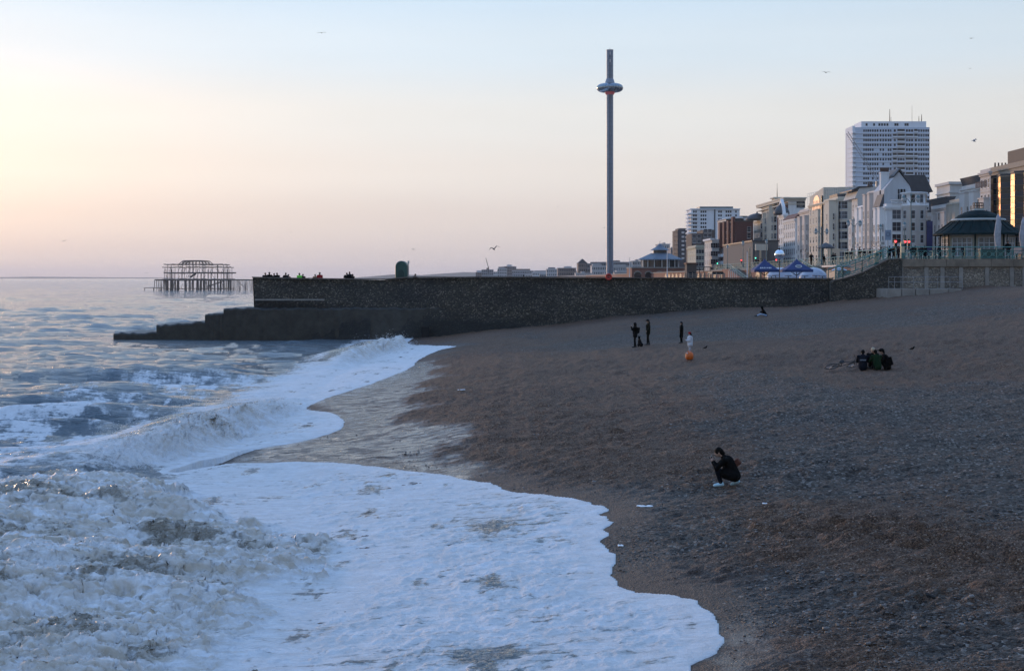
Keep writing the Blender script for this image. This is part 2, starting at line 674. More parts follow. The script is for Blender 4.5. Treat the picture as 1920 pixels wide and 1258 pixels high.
    # worn-through places, where the shingle and the grey water show
    for px, py, rx, ry, k in ((965, 978, 2.4, 3.6, 0.44), (1040, 1235, 2.2, 1.3, 0.42), (760, 1240, 1.8, 0.8, 0.28), (560, 1190, 1.3, 1.3, 0.22),
                             (920, 1100, 1.3, 0.6, 0.24), (300, 890, 2.8, 1.5, 0.5), (560, 935, 2.6, 1.5, 0.22), (700, 965, 1.4, 1.0, 0.2), (640, 905, 2.0, 0.9, 0.25)):
        c = hit(px, py)
        g = np.exp(-((x - c[0]) / rx) ** 2 - ((y - c[1]) / ry) ** 2)
        foam = foam - k * g * (0.75 + 0.5 * streak) * (1 - B)
    foam = foam - 0.25 * np.maximum(samp(T_RIP, x / 7.7 + .9, y / 5.9) - 1.0, 0) * shore
    foam = np.where(np.abs(S) < 0.35, np.maximum(foam, 0.97), foam)
    turbid = np.clip(sstep(1.0, 0.2, depth) * 0.28 + 0.8 * np.clip(A, 0, 1) * np.exp(-(s / 2.0) ** 2) + B, 0, 1) * sstep(160, 120, y)
    return z, np.clip(foam, 0, 1), turbid, S, B, A, s


def polar(ang0, ang1, na, radii):
    a = np.linspace(R(ang0), R(ang1), na)
    rr, aa = np.meshgrid(radii, a, indexing='ij')
    return rr * np.tan(aa) , rr


def px_rows(y0, y1, step):
    """row distances whose spacing grows with the square of distance"""
    k = F * EYE * (1024 / 1920)
    n = int(k * (1 / y0 - 1 / y1) / step)
    return 1.0 / np.linspace(1 / y0, 1 / y1, n)


def grid_mesh(name, x, y, z, keep, attrs, mats):
    nr, nc = x.shape
    idx = np.arange(nr * nc).reshape(nr, nc)
    q = np.stack([idx[:-1, :-1], idx[:-1, 1:], idx[1:, 1:], idx[1:, :-1]], -1).reshape(-1, 4)
    kf = keep.ravel()
    q = q[kf[q].any(1)]
    used = np.zeros(nr * nc, bool)
    used[q.ravel()] = True
    remap = np.cumsum(used) - 1
    q = remap[q]
    co = np.stack([x.ravel(), y.ravel(), z.ravel()], -1)[used]
    me = bpy.data.meshes.new(name)
    me.vertices.add(len(co))
    me.vertices.foreach_set('co', co.astype(np.float32).ravel())
    me.loops.add(q.size)
    me.loops.foreach_set('vertex_index', q.astype(np.int32).ravel())
    me.polygons.add(len(q))
    me.polygons.foreach_set('loop_start', np.arange(0, q.size, 4, dtype=np.int32))
    me.polygons.foreach_set('loop_total', np.full(len(q), 4, np.int32))
    me.polygons.foreach_set('use_smooth', np.ones(len(q), bool))
    for k, v in attrs.items():
        a = me.attributes.new(k, 'FLOAT', 'POINT')
        a.data.foreach_set('value', v.ravel()[used].astype(np.float32))
    me.materials.append(mats)
    me.update()
    me.validate()
    return me


# ------------------------------------------------------------------ sea
def sea_material():
    m = bpy.data.materials.new('sea_water')
    t = NT(m)
    g = t.geo()
    foam = t.attr('foam')
    turb = t.attr('turbid')
    n1 = t.noise(g, 3.0, 8.0, 0.68, 0.6)
    n2 = t.noise(t.geo((1.0, 2.6, 1.0)), 1.1, 6.0, 0.6, 0.8)
    v = t.voro(g, 9.0, 'SMOOTH_F1')
    nn = t.math('ADD', t.math('MULTIPLY', n1, 0.7), t.math('MULTIPLY', n2, 0.5))
    nn = t.math('ADD', nn, t.math('MULTIPLY', v.outputs['Distance'], -0.22))
    f = t.math('MULTIPLY', foam, t.math('MULTIPLY_ADD', nn, 1.15, 0.42))
    n3 = t.noise(t.geo((0.42, 2.3, 1.0), (0, 0, -0.12)), 1.7, 7.0, 0.62, 0.5)
    n4 = t.noise(t.geo((0.9, 2.6, 1.0), (0, 0, -0.12)), 5.5, 5.0, 0.65, 0.4)
    lace = t.math('MULTIPLY_ADD', t.math('MULTIPLY_ADD', n3, 0.65, t.math('MULTIPLY', n4, 0.35)), 5.0, -2.42, True)
    f = t.math('SUBTRACT', f, t.math('MULTIPLY', lace, t.math('MULTIPLY_ADD', turb, -0.34, 0.50)))
    mr = t.n('ShaderNodeMapRange', interpolation_type='SMOOTHSTEP')
    mr.inputs[1].default_value = 0.34
    mr.inputs[2].default_value = 0.74
    t.l(f, mr.inputs[0])
    mask = mr.outputs[0]
    water = t.mix(turb, (0.085, 0.118, 0.140), (0.25, 0.215, 0.165))
    foamc = t.ramp(n1, [(0.25, (0.62, 0.63, 0.64)), (0.6, (0.82, 0.83, 0.84))])
    foamc = t.mix(t.math('MULTIPLY', turb, t.math('MULTIPLY_ADD', n2, 3.4, -1.05, True)), foamc, (0.50, 0.43, 0.345))
    t.set(Base_Color=t.mix(mask, water, foamc), Roughness=t.math('MULTIPLY_ADD', mask, 0.5, 0.06), IOR=1.33,
          Specular_IOR_Level=t.math('MULTIPLY_ADD', mask, -0.25, 0.5))
    # ripples too small for the mesh
    b1 = t.noise(t.geo((0.30, 0.85, 1.0), (0, 0, 0.08)), 0.8, 7.0, 0.66)
    b2 = t.noise(t.geo((0.55, 1.3, 1.0)), 4.0, 5.0, 0.62)
    off = t.math('SUBTRACT', 1.0, mask)
    nb = t.bump(b1, 1.0, 0.80)
    nb2 = t.bump(b2, 0.8, 0.09, nb)
    fb = t.bump(t.math('ADD', t.math('ADD', n1, t.math('MULTIPLY', n4, 0.9)), t.math('MULTIPLY', t.noise(g, 22.0, 4.0, 0.7), 0.4)), t.math('MULTIPLY_ADD', turb, -0.55, 1.0), 0.085)
    mixn = t.n('ShaderNodeMix', data_type='VECTOR')
    t.l(mask, mixn.inputs[0])
    t.l(nb2, mixn.inputs[4])
    t.l(fb, mixn.inputs[5])
    t.set(Normal=mixn.outputs[1])
    return m


radii = np.concatenate([px_rows(13.5, 150, 0.62)[:-1], px_rows(150, 1500, 0.33)[:-1], np.geomspace(1500, 30000, 22)])
sx, sy = polar(-29, 15.5, 640, radii)
sz, sfoam, sturb, sS, sB, sA, ss = sea_fields(sx, sy)
# whitewater leans over a little
_lean = np.clip(sB, 0, 1) * 0.035 + np.clip(sA, 0, 1) * np.exp(-((ss - 0.3) / 0.8) ** 2) * 0.10
sxd = sx + _lean * samp(T_FINE, sx / 3.1 + .8, sy / 3.1) + np.clip(sA, 0, 1.2) * 0.35 * np.exp(-((ss - 0.1) / 0.6) ** 2)
syd = sy + 0.6 * _lean * samp(T_FINE, sy / 2.7 + .1, sx / 2.7)
keep = (sS > -1.5) & ~((sx > 60) & (sy > 150) & (sy < 4000))
me = grid_mesh('sea', sxd, syd, sz, keep, {'foam': sfoam, 'turbid': sturb}, sea_material())
tag(put('sea', me), 'grey blue sea breaking in white foam on the shingle', 'sea', kind='structure')

# spray thrown up along the breaker and over the bore
_m = (sA > 0.35) & (ss > -0.5) & (ss < 1.6) & (sy < 130)
cand = np.argwhere(_m)
cand2 = np.argwhere((sB > 0.55) & (sy < 40) & (sx > -16))
sv, sf = [], []
OCT_V = np.array([(1, 0, 0), (-1, 0, 0), (0, 1, 0), (0, -1, 0), (0, 0, 1), (0, 0, -1)], float)
OCT_F = np.array([(0, 2, 4), (2, 1, 4), (1, 3, 4), (3, 0, 4), (2, 0, 5), (1, 2, 5), (3, 1, 5), (0, 3, 5)])
drops = []
for cset, n, hh, r0 in ((cand, 26000, 0.15, 0.0065), (cand2, 14000, 0.08, 0.0042)):
    pick = cset[rng.integers(0, len(cset), n)]
    for i, j in pick:
        d = sy[i, j]
        drops.append((sxd[i, j] + rng.normal(0, .12), syd[i, j] + rng.normal(0, .12), sz[i, j] + rng.exponential(hh) - 0.02, r0 * rng.uniform(0.5, 1.6) * (0.6 + d / 70)))
drops = np.array(drops)
V = (drops[:, None, :3] + OCT_V[None] * drops[:, None, 3:4]).reshape(-1, 3)
Fc = (OCT_F[None] + (np.arange(len(drops)) * 6)[:, None, None]).reshape(-1, 3)
me = bpy.data.meshes.new('sea_spray')
me.from_pydata(V.tolist(), [], Fc.tolist())
me.materials.append(mat('spray_white', (0.80, 0.81, 0.82), 0.4, var=0.05))
tag(put('sea_spray', me), 'fine white spray thrown up over the breaking waves', 'spray', kind='stuff')


# ------------------------------------------------------------------ beach
def shingle_field(x, y):
    """0 brown grit, 1 grey pebbles"""
    m = 0.30 + 0.22 * samp(T_SOFT, x / 40 + .2, y / 70) + 0.16 * samp(T_MID, x / 25, y / 60)
    spots = [(1700, 860, 8, 9, .75), (1880, 860, 7, 9, .7), (1480, 740, 6, 13, .6), (1230, 640, 5, 14, .55), (1320, 700, 5, 10, .55), (1450, 600, 14, 16, .8),
             (1650, 605, 12, 14, .5), (1850, 730, 5, 6, .6), (1280, 1010, 1.5, 2.2, .55), (1500, 1100, 1.7, 1.6, .65), (1700, 1170, 2.0, 1.6, .75),
             (1870, 1220, 1.3, 1.2, .6), (1180, 640, 5, 10, .3), (860, 790, 2.0, 5, .25), (1250, 590, 8, 12, .4),
             (1000, 690, 7, 20, -.55), (1050, 780, 5, 9, -.55), (1700, 660, 10, 10, -.7), (1880, 640, 9, 12, -.8), (1330, 645, 4, 6, -.5),
             (1350, 850, 4, 5, -.7), (1500, 960, 4, 3.0, -.6), (1750, 1040, 4, 2.6, -.65), (1500, 1215, 2.0, 1.6, -.6), (1280, 1100, 1.0, 1.4, -.4), (1150, 870, 3, 4, -.3)]
    for px, py, rx, ry, k in spots:
        c = hit(px, py)
        m = m + k * np.exp(-((x - c[0]) / rx) ** 2 - ((y - c[1]) / ry) ** 2)
    return np.clip(m, 0, 1)


brad = np.concatenate([px_rows(13.0, 170, 0.75), np.geomspace(172, 560, 30)])
bx_, by_ = polar(-16, 27, 560, brad)
bz_ = zb(bx_, by_)
bsh = shingle_field(bx_, by_)
wet = np.maximum(sstep(-1.2, 0.5, sdist(WETP, bx_, by_) + 0.5 * samp(T_MID, bx_ / 6, by_ / 9)),
                 0.7 * sstep(-0.5, 0.4, sdist(WETQ, bx_, by_) + 0.3 * samp(T_MID, bx_ / 4, by_ / 5)))
dS = seg_dist(EDGE, bx_, by_)
damp = sstep(2.6, 0.2, dS + 0.5 * samp(T_MID, bx_ / 8, by_ / 8))
# relief: scuffed grit, footprints, the ruts of a vehicle
dryb = sstep(0.2, 1.5, dS)
bz_ = bz_ + dryb * (1 - 0.8 * wet) * (0.016 * samp(T_MID, bx_ / 9, by_ / 7) + 0.024 * samp(T_FINE, bx_ / 6, by_ / 3.2) * (1.2 - 0.6 * bsh))
fr = np.random.default_rng(21)
zones = [(1560, 985, 150, 22, 26), (1700, 1010, 190, 35, 40), (1850, 1050, 90, 40, 14), (1400, 985, 50, 25, 10), (1430, 1050, 80, 30, 8),
         (1330, 900, 110, 35, 16), (1500, 880, 120, 40, 10), (1650, 660, 230, 25, 70), (1820, 640, 120, 30, 40), (1400, 660, 90, 25, 25), (1050, 760, 200, 60, 26),
         (1800, 590, 150, 12, 25), (1750, 1130, 170, 50, 14)]
for px, py, wx, wy, n in zones:
    for _ in range(n):
        c = hit(px + fr.normal(0, wx * .5), py + fr.normal(0, wy * .5))
        L, W, dp = fr.uniform(.16, .42), fr.uniform(.09, .2), fr.uniform(.03, .09)
        a = fr.uniform(-.7, .7)
        sel = (np.abs(bx_ - c[0]) < 1.2) & (np.abs(by_ - c[1]) < 1.2)
        if not sel.any():
            continue
        u = (bx_[sel] - c[0]) * math.cos(a) + (by_[sel] - c[1]) * math.sin(a)
        v = -(bx_[sel] - c[0]) * math.sin(a) + (by_[sel] - c[1]) * math.cos(a)
        r2 = (u / L) ** 2 + (v / W) ** 2
        bz_[sel] += -dp * np.exp(-r2) + 0.5 * dp * np.exp(-((np.sqrt(r2) - 1.7) / 0.5) ** 2)
for off_ in (0, 14):
    rut = smooth_line(poly([(900, 846 - off_), (1040, 836 - off_), (1180, 823 - off_), (1300, 810 - off_), (1420, 797 - off_), (1520, 788 - off_)]), 4)
    dr = seg_dist(rut, bx_, by_)
    bz_ += (-0.07 * np.exp(-(dr / 0.22) ** 2) + 0.03 * np.exp(-((dr - 0.42) / 0.16) ** 2)) * (0.6 + 0.4 * samp(T_MID, bx_ / 9, by_ / 9))


def beach_material():
    m = bpy.data.materials.new('shingle')
    t = NT(m)
    g = t.geo()
    sh = t.attr('shingle')
    wet = t.attr('wet')
    damp = t.attr('damp')
    v1 = t.voro(g, 34.0)
    v2 = t.voro(g, 15.0)
    c1 = t.n('ShaderNodeSeparateColor')
    t.l(v1.outputs['Color'], c1.inputs[0])
    c2 = t.n('ShaderNodeSeparateColor')
    t.l(v2.outputs['Color'], c2.inputs[0])
    grit = t.ramp(c1.outputs[0], [(0.0, (0.040, 0.022, 0.013)), (0.5, (0.124, 0.066, 0.036)), (0.9, (0.185, 0.105, 0.060)), (1.0, (0.33, 0.24, 0.175))])
    peb = t.ramp(c2.outputs[1], [(0.0, (0.018, 0.014, 0.011)), (0.35, (0.066, 0.049, 0.036)), (0.75, (0.122, 0.095, 0.073)), (0.92, (0.18, 0.15, 0.125)), (1.0, (0.36, 0.31, 0.27))])
    big = t.noise(t.geo((1.0, 0.55, 1.0)), 0.55, 6.0, 0.65)
    mask = t.math('ADD', sh, t.math('MULTIPLY_ADD', big, 1.5, -0.75))
    mask = t.math('ADD', mask, t.math('MULTIPLY_ADD', c2.outputs[0], 0.5, -0.25))
    mr = t.n('ShaderNodeMapRange', interpolation_type='SMOOTHSTEP')
    mr.inputs[1].default_value = 0.56
    mr.inputs[2].default_value = 0.98
    t.l(mask, mr.inputs[0])
    col = t.mix(mr.outputs[0], grit, peb)
    tint = t.ramp(t.noise(g, 0.09, 4.0), [(0.3, (0.86, 0.84, 0.84)), (0.7, (1.12, 1.10, 1.04))])
    col = t.mix(1.0, col, tint, 'MULTIPLY')
    dk = t.math('MULTIPLY_ADD', t.math('MAXIMUM', damp, wet), -0.45, 1.0)
    cc = t.n('ShaderNodeCombineColor')
    for i in range(3):
        t.l(dk, cc.inputs[i])
    col = t.mix(1.0, col, cc.outputs[0], 'MULTIPLY')
    film = t.math('MULTIPLY', wet, t.ramp(t.math('ADD', t.noise(t.geo((1.0, 1.6, 1.0)), 1.6, 5.0, 0.65), t.math('MULTIPLY', c1.outputs[2], 0.10)), [(0.36, 0.0), (0.60, 1.0)]))
    rough = t.math('MULTIPLY_ADD', film, -0.62, 0.82)
    rough = t.math('MULTIPLY_ADD', damp, -0.22, rough)
    h = t.math('ADD', t.math('MULTIPLY', v2.outputs['Distance'], t.math('MULTIPLY', mr.outputs[0], -0.8)), t.math('MULTIPLY', v1.outputs['Distance'], -0.35))
    h = t.math('ADD', h, t.math('MULTIPLY', t.noise(g, 4.0, 6.0, 0.7), 0.5))
    h = t.math('MULTIPLY', h, t.math('MULTIPLY_ADD', film, -0.85, 1.0))
    t.set(Base_Color=col, Roughness=rough, Normal=t.bump(h, 1.0, 0.11), Specular_IOR_Level=t.math('MULTIPLY_ADD', film, 0.45, 0.35))
    return m


me = grid_mesh('beach', bx_, by_, bz_, np.ones(bx_.shape, bool), {'shingle': bsh, 'wet': wet, 'damp': damp}, beach_material())
beach_o = tag(put('beach', me), 'brown and grey shingle beach with scuffed footprints', 'beach', kind='structure')
_flatx, _flaty = bx_, by_


def beach_z(x, y):
    """height of the built beach mesh near a point"""
    i = int(np.argmin(np.abs(by_[:, 0] - y)))
    j = int(np.argmin(np.abs(bx_[i] - x)))
    return float(bz_[i, j])


# loose pebbles: real stones scattered by geometry nodes, denser where the beach is shingle
def pebble_variants():
    out = []
    for k in range(4):
        r = random.Random(40 + k)
        bm = bmesh.new()
        bmesh.ops.create_icosphere(bm, subdivisions=1, radius=1.0)
        sx, sy, sz = r.uniform(.8, 1.2), r.uniform(.6, 1.0), r.uniform(.42, .66)
        for v in bm.verts:
            q = 1 + r.uniform(-.14, .14)
            v.co = Vector((v.co.x * sx * q, v.co.y * sy * q, v.co.z * sz * q))
        me = bpy.data.meshes.new('pebble')
        bm.to_mesh(me)
        bm.free()
        me.polygons.foreach_set('use_smooth', [True] * len(me.polygons))
        out.append(me)
    return out


pm = bpy.data.materials.new('pebble_stone')
t = NT(pm)
oi = t.n('ShaderNodeObjectInfo')
t.set(Base_Color=t.mix(0.35, t.ramp(oi.outputs['Random'], [(0.0, (0.035, 0.028, 0.024)), (0.3, (0.07, 0.052, 0.040)), (0.55, (0.105, 0.072, 0.050)), (0.8, (0.12, 0.10, 0.086)), (0.95, (0.20, 0.17, 0.15)), (1.0, (0.34, 0.30, 0.27))]),
                       t.ramp(t.noise(t.coord(1.0), 3.0, 3.0), [(0.3, (0.055, 0.044, 0.036)), (0.7, (0.16, 0.13, 0.11))])), Roughness=0.55)
n_try = 420000
u = rng.random(n_try)
py_ = 1.0 / (1 / 14.0 - u * (1 / 14.0 - 1 / 95.0))
# even out towards near ground: distance^-2 row spacing keeps the picture density level
pxx = py_ * np.tan(R(-13) + rng.random(n_try) * R(37))
shf = shingle_field(pxx, py_) + 0.55 * samp(T_MID, pxx / 6 + .1, py_ / 8) * 0.4 + 0.25 * samp(T_SOFT, pxx / 4, py_ / 3)
prob = 0.014 + 0.13 * sstep(0.46, 1.1, shf)
Sp = sdist(WATER, pxx, py_)
ok = (Sp < -0.06) & (rng.random(n_try) < prob)
pxx, py_, shf = pxx[ok], py_[ok], shf[ok]
rows = np.clip(np.searchsorted(by_[:, 0], py_), 1, by_.shape[0] - 1)
tanb = np.tan(np.linspace(R(-16), R(27), 560))
colf = np.interp(pxx / py_, tanb, np.arange(560))
ci = np.clip(colf.astype(int), 0, 558)
fr_ = colf - ci
z1 = bz_[rows, ci] * (1 - fr_) + bz_[rows, ci + 1] * fr_
z0 = bz_[rows - 1, ci] * (1 - fr_) + bz_[rows - 1, ci + 1] * fr_
wrow = (py_ - by_[rows - 1, 0]) / (by_[rows, 0] - by_[rows - 1, 0])
pz = z0 * (1 - wrow) + z1 * wrow
psz = np.exp(rng.normal(math.log(0.0125), 0.42, len(pxx))) * (1 + 0.55 * sstep(0.6, 1.0, shf)) * (0.8 + py_ / 110)
psz = np.clip(psz, 0.008, 0.075)
me = bpy.data.meshes.new('loose_pebbles')
me.vertices.add(len(pxx))
me.vertices.foreach_set('co', np.stack([pxx, py_, pz + psz * 0.18], -1).astype(np.float32).ravel())
a = me.attributes.new('size', 'FLOAT', 'POINT')
a.data.foreach_set('value', psz.astype(np.float32))
me.update()
peb_o = tag(put('loose_pebbles', me), 'loose grey and brown pebbles strewn over the beach', 'pebbles', kind='stuff')
pcol = bpy.data.collections.new('pebble_shapes')
for pmesh in pebble_variants():
    pmesh.materials.append(pm)
    pcol.objects.link(bpy.data.objects.new('pebble', pmesh))
ng = bpy.data.node_groups.new('scatter_pebbles', 'GeometryNodeTree')
ng.interface.new_socket('Geometry', in_out='INPUT', socket_type='NodeSocketGeometry')
ng.interface.new_socket('Geometry', in_out='OUTPUT', socket_type='NodeSocketGeometry')
gi, go = ng.nodes.new('NodeGroupInput'), ng.nodes.new('NodeGroupOutput')
m2p = ng.nodes.new('GeometryNodeMeshToPoints')
iop = ng.nodes.new('GeometryNodeInstanceOnPoints')
ci_ = ng.nodes.new('GeometryNodeCollectionInfo')
ci_.inputs['Collection'].default_value = pcol
ci_.inputs['Separate Children'].default_value = True
ci_.inputs['Reset Children'].default_value = True
na = ng.nodes.new('GeometryNodeInputNamedAttribute')
na.data_type = 'FLOAT'
na.inputs['Name'].default_value = 'size'
rv = ng.nodes.new('FunctionNodeRandomValue')
rv.data_type = 'FLOAT_VECTOR'
rv.inputs[0].default_value = (-0.3, -0.3, 0)
rv.inputs[1].default_value = (0.3, 0.3, 6.28)
L = ng.links.new
L(gi.outputs[0], m2p.inputs[0])
L(m2p.outputs[0], iop.inputs['Points'])
L(ci_.outputs[0], iop.inputs['Instance'])
iop.inputs['Pick Instance'].default_value = True
L(rv.outputs[0], iop.inputs['Rotation'])
L(na.outputs[0], iop.inputs['Scale'])
L(iop.outputs[0], go.inputs[0])
md = peb_o.modifiers.new('scatter', 'NODES')
md.node_group = ng

# ================================================================== GROYNE
def flint_material(name, base, dark, light, algae=True):
    m = bpy.data.materials.new(name)
    t = NT(m)
    g = t.geo((1.0, 1.0, 1.15))
    v = t.voro(g, 9.5)
    v2 = t.voro(g, 16.0)
    c = t.n('ShaderNodeSeparateColor')
    t.l(v.outputs['Color'], c.inputs[0])
    col = t.ramp(c.outputs[0], [(0.0, dark), (0.55, base), (0.82, tuple(b * 1.6 for b in base)), (0.93, light), (1.0, tuple(min(.7, b * 1.5) for b in light))])
    big = t.noise(t.geo((0.5, 1.0, 1.0)), 0.35, 6.0, 0.6)
    col = t.mix(1.0, col, t.ramp(big, [(0.3, (0.48, 0.48, 0.5)), (0.7, (1.45, 1.38, 1.25))]), 'MULTIPLY')
    if algae:
        # weed and tide stain: dark below the splash line, further up towards the sea end
        sp = t.n('ShaderNodeSeparateXYZ')
        t.l(t.geo(), sp.inputs[0])
        hgt = t.math('ADD', sp.outputs[2], t.math('MULTIPLY_ADD', t.noise(t.geo((0.25, 1, 1)), 1.1, 6.0, 0.7), 2.6, -1.3))
        lim = t.math('MULTIPLY_ADD', sp.outputs[0], -0.075, 1.75)
        a = t.math('MULTIPLY_ADD', t.math('SUBTRACT', lim, hgt), 0.9, 0.5, True)
        col = t.mix(t.math('MULTIPLY', a, 0.86), col, (0.018, 0.020, 0.018))
        # courses and a pale salt line
        wv = t.math('SINE', t.math('MULTIPLY', sp.outputs[2], 15.0))
        cs = t.math('MULTIPLY_ADD', t.math('POWER', t.math('ABSOLUTE', wv), 8.0), -0.30, 1.0)
        cc = t.n('ShaderNodeCombineColor')
        for i in range(3):
            t.l(cs, cc.inputs[i])
        col = t.mix(1.0, col, cc.outputs[0], 'MULTIPLY')
    h = t.math('ADD', t.math('MULTIPLY', v.outputs['Distance'], -1.0), t.math('MULTIPLY', v2.outputs['Distance'], -0.4))
    t.set(Base_Color=col, Roughness=0.62, Normal=t.bump(h, 0.9, 0.12))
    return m


M_FLINT = flint_material('flint_wall', (0.052, 0.046, 0.034), (0.025, 0.023, 0.018), (0.17, 0.155, 0.128))
M_FLINT2 = flint_material('flint_panel', (0.20, 0.175, 0.145), (0.13, 0.115, 0.10), (0.32, 0.29, 0.25), False)
M_WEED = mat('weedy_concrete', (0.030, 0.029, 0.023), 0.5, var=0.55, scale=1.3, bump=0.8, bscale=2.5)
M_COPE = mat('old_concrete', (0.115, 0.100, 0.085), 0.85, var=0.35, scale=1.2, bump=0.4, bscale=5)
M_CONC = mat('pale_concrete', (0.26, 0.235, 0.205), 0.85, var=0.25, scale=0.9, bump=0.3, bscale=6)
M_DECK = mat('deck_paving', (0.16, 0.15, 0.145), 0.85, var=0.2, scale=0.7)
M_BAND = mat('stained_coping', (0.20, 0.165, 0.125), 0.85, var=0.35, scale=1.1, bump=0.3)

GD = 140.0
gro = thing('groyne', (X(480, GD), GD, 0), 'long dark flint groyne wall with stepped toe running into the sea', 'groyne')


def rel(o, parent):
    """parent without moving: parts are modelled in world coordinates"""
    o.parent = parent
    o.matrix_parent_inverse = Matrix.Translation(-Vector(parent.location))
    return o


# main wall: face as a grid with uneven stones, battered, its toe below the shingle
top_px = [(474, 521.0), (560, 523.0), (720, 525.0), (742, 521.0), (1000, 520.5), (1200, 522.0), (1560, 523.5), (1592, 525.0)]
xs_ = np.linspace(X(474, GD), X(1592, GD), 300)
ztop = np.interp(xs_, [X(p, GD) for p, _ in top_px], [Z(q, GD) for _, q in top_px])
vs_, fs_ = [], []
NZ = 46
for i, x in enumerate(xs_):
    for k in range(NZ + 1):
        f = k / NZ
        z = -1.4 + (ztop[i] + 1.4) * f
        jut = 0.10 * float(samp(T_MID, np.array(x / 14.0), np.array(z / 9.0))) if 0 < k < NZ else 0
        y = GD - 0.75 * (1 - f) + jut * 0.6
        if z < 3.0 and x < X(640, GD) + 3:
            y -= 0.35
        vs_.append((x + (0.11 * (6 - z) if i == 0 and z > 2.9 else 0), y, z))
for i in range(len(xs_) - 1):
    for k in range(NZ):
        a = i * (NZ + 1) + k
        fs_.append((a, a + NZ + 1, a + NZ + 2, a + 1))
mb = MB()
mb.add(vs_, fs_)
b0 = len(mb.v)
# parapet top, inner face, end face
inn = [(x, GD + 0.55, z) for x, z in zip(xs_, ztop)]
inl = [(x, GD + 0.55, 4.6) for x in xs_]
n = len(xs_)
mb.add([vs_[i * (NZ + 1) + NZ] for i in range(n)] + inn + inl, [(i, i + 1, n + i + 1, n + i) for i in range(n - 1)] + [(n + i, n + i + 1, 2 * n + i + 1, 2 * n + i) for i in range(n - 1)])
mb.add([(xs_[0], GD - 0.05, ztop[0]), (xs_[0], GD + 7.5, ztop[0] - 0.1), (xs_[0] + 0.45, GD + 7.5, -1.4), (xs_[0] + 0.4, GD - 0.6, -1.4)], [(0, 1, 2, 3)])
rel(mb.build('wall', M_FLINT), gro)
rel(MB().box(xs_[0] + .02, xs_[-1], GD + 0.552, GD + 7.0, 4.3, 4.85).build('walkway', M_DECK), gro)
rel(MB().box(xs_[0] + .02, X(1440, GD), GD + 7.0, GD + 7.6, -1.4, 5.2).build('back_wall', M_FLINT), gro)
# coping slabs on the parapet
cx = xs_[0] - 0.08
crr = random.Random(3)
while cx < xs_[-1] - 2:
    w = crr.uniform(1.5, 2.3)
    z0 = float(np.interp(cx + w / 2, xs_, ztop))
    z1 = float(np.interp(cx, xs_, ztop))
    z2 = float(np.interp(cx + w, xs_, ztop))
    j = crr.uniform(-.012, .012)
    mbx = MB()
    mbx.prism([(cx + .012, z1 + .004 + j), (cx + w - .012, z2 + .004 + j), (cx + w - .012, z2 + .11 + j), (cx + .012, z1 + .11 + j)], 'y', GD - 0.10 + j, GD + 0.62)
    rel(mbx.build('coping_slab', M_COPE), gro)
    cx += w
# a string course near the sea end and the stepped toe
rel(MB().box(X(481, GD), X(610, GD), GD - 1.0, GD - 0.62, Z(563, GD), Z(560.5, GD)).build('string_course', M_CONC), gro)


def rough_block(x0, x1, y0, y1, z0, z1, seed, tl=0.0, nx=14, yend=None):
    """a weathered block: subdivided top and front with worn, uneven edges"""
    r = random.Random(seed)
    mbk = MB()
    tops = [z1 - tl * (1 - i / nx) + r.uniform(-.13, .06) for i in range(nx + 1)]
    ya_ = y0
    qs = [r.uniform(-.06, .06) for i in range(nx + 1)]
    for i in range(nx):
        a, b = x0 + (x1 - x0) * i / nx, x0 + (x1 - x0) * (i + 1) / nx
        ye_ = yend if yend is not None else ya_
        qa, qb = ya_ + (ye_ - ya_) * i / nx + qs[i], ya_ + (ye_ - ya_) * (i + 1) / nx + qs[i + 1]
        ch = 0.14
        mbk.add([(a, qa, z0), (b, qb, z0), (b, qb, tops[i + 1] - ch), (a, qa, tops[i] - ch), (a, qa + ch, tops[i]), (b, qb + ch, tops[i + 1]), (b, y1, tops[i + 1]), (a, y1, tops[i])],
                [(0, 1, 2, 3), (3, 2, 5, 4), (4, 5, 6, 7)])
    y0 = ya_
    mbk.add([(x0, y0 + qs[0], z0), (x0, y1, z0), (x0, y1, tops[0]), (x0, y0 + qs[0] + .14, tops[0]), (x0, y0 + qs[0], tops[0] - .14)], [(0, 1, 2, 3, 4)])
    return mbk


ST = GD - 1.5
for k, (pa, pb, pt, tl, y1_) in enumerate(((419, 860, 576.5, 0.05, GD - 0.25), (384, 419, 585.5, 0.18, ST), (293, 384, 602, 0.40, ST), (212, 293, 622, 0.12, ST))):
    rel(rough_block(X(pa, ST), X(pb, ST) + (.35 if k else 0), ST + .02 * k, GD + 6.4, -1.5, Z(pt, ST), 60 + k, tl, 60 if k == 0 else 12, y1_).build('toe_step', M_WEED), gro)
# patched concrete and a drain outlet low on the face, near the shingle
rel(MB().box(X(792, GD) , X(806, GD), GD - 1.0, GD - 0.6, Z(638, GD), Z(612, GD)).build('drain_slot', mat('drain_dark', (0.012, 0.012, 0.012), 0.9)), gro)

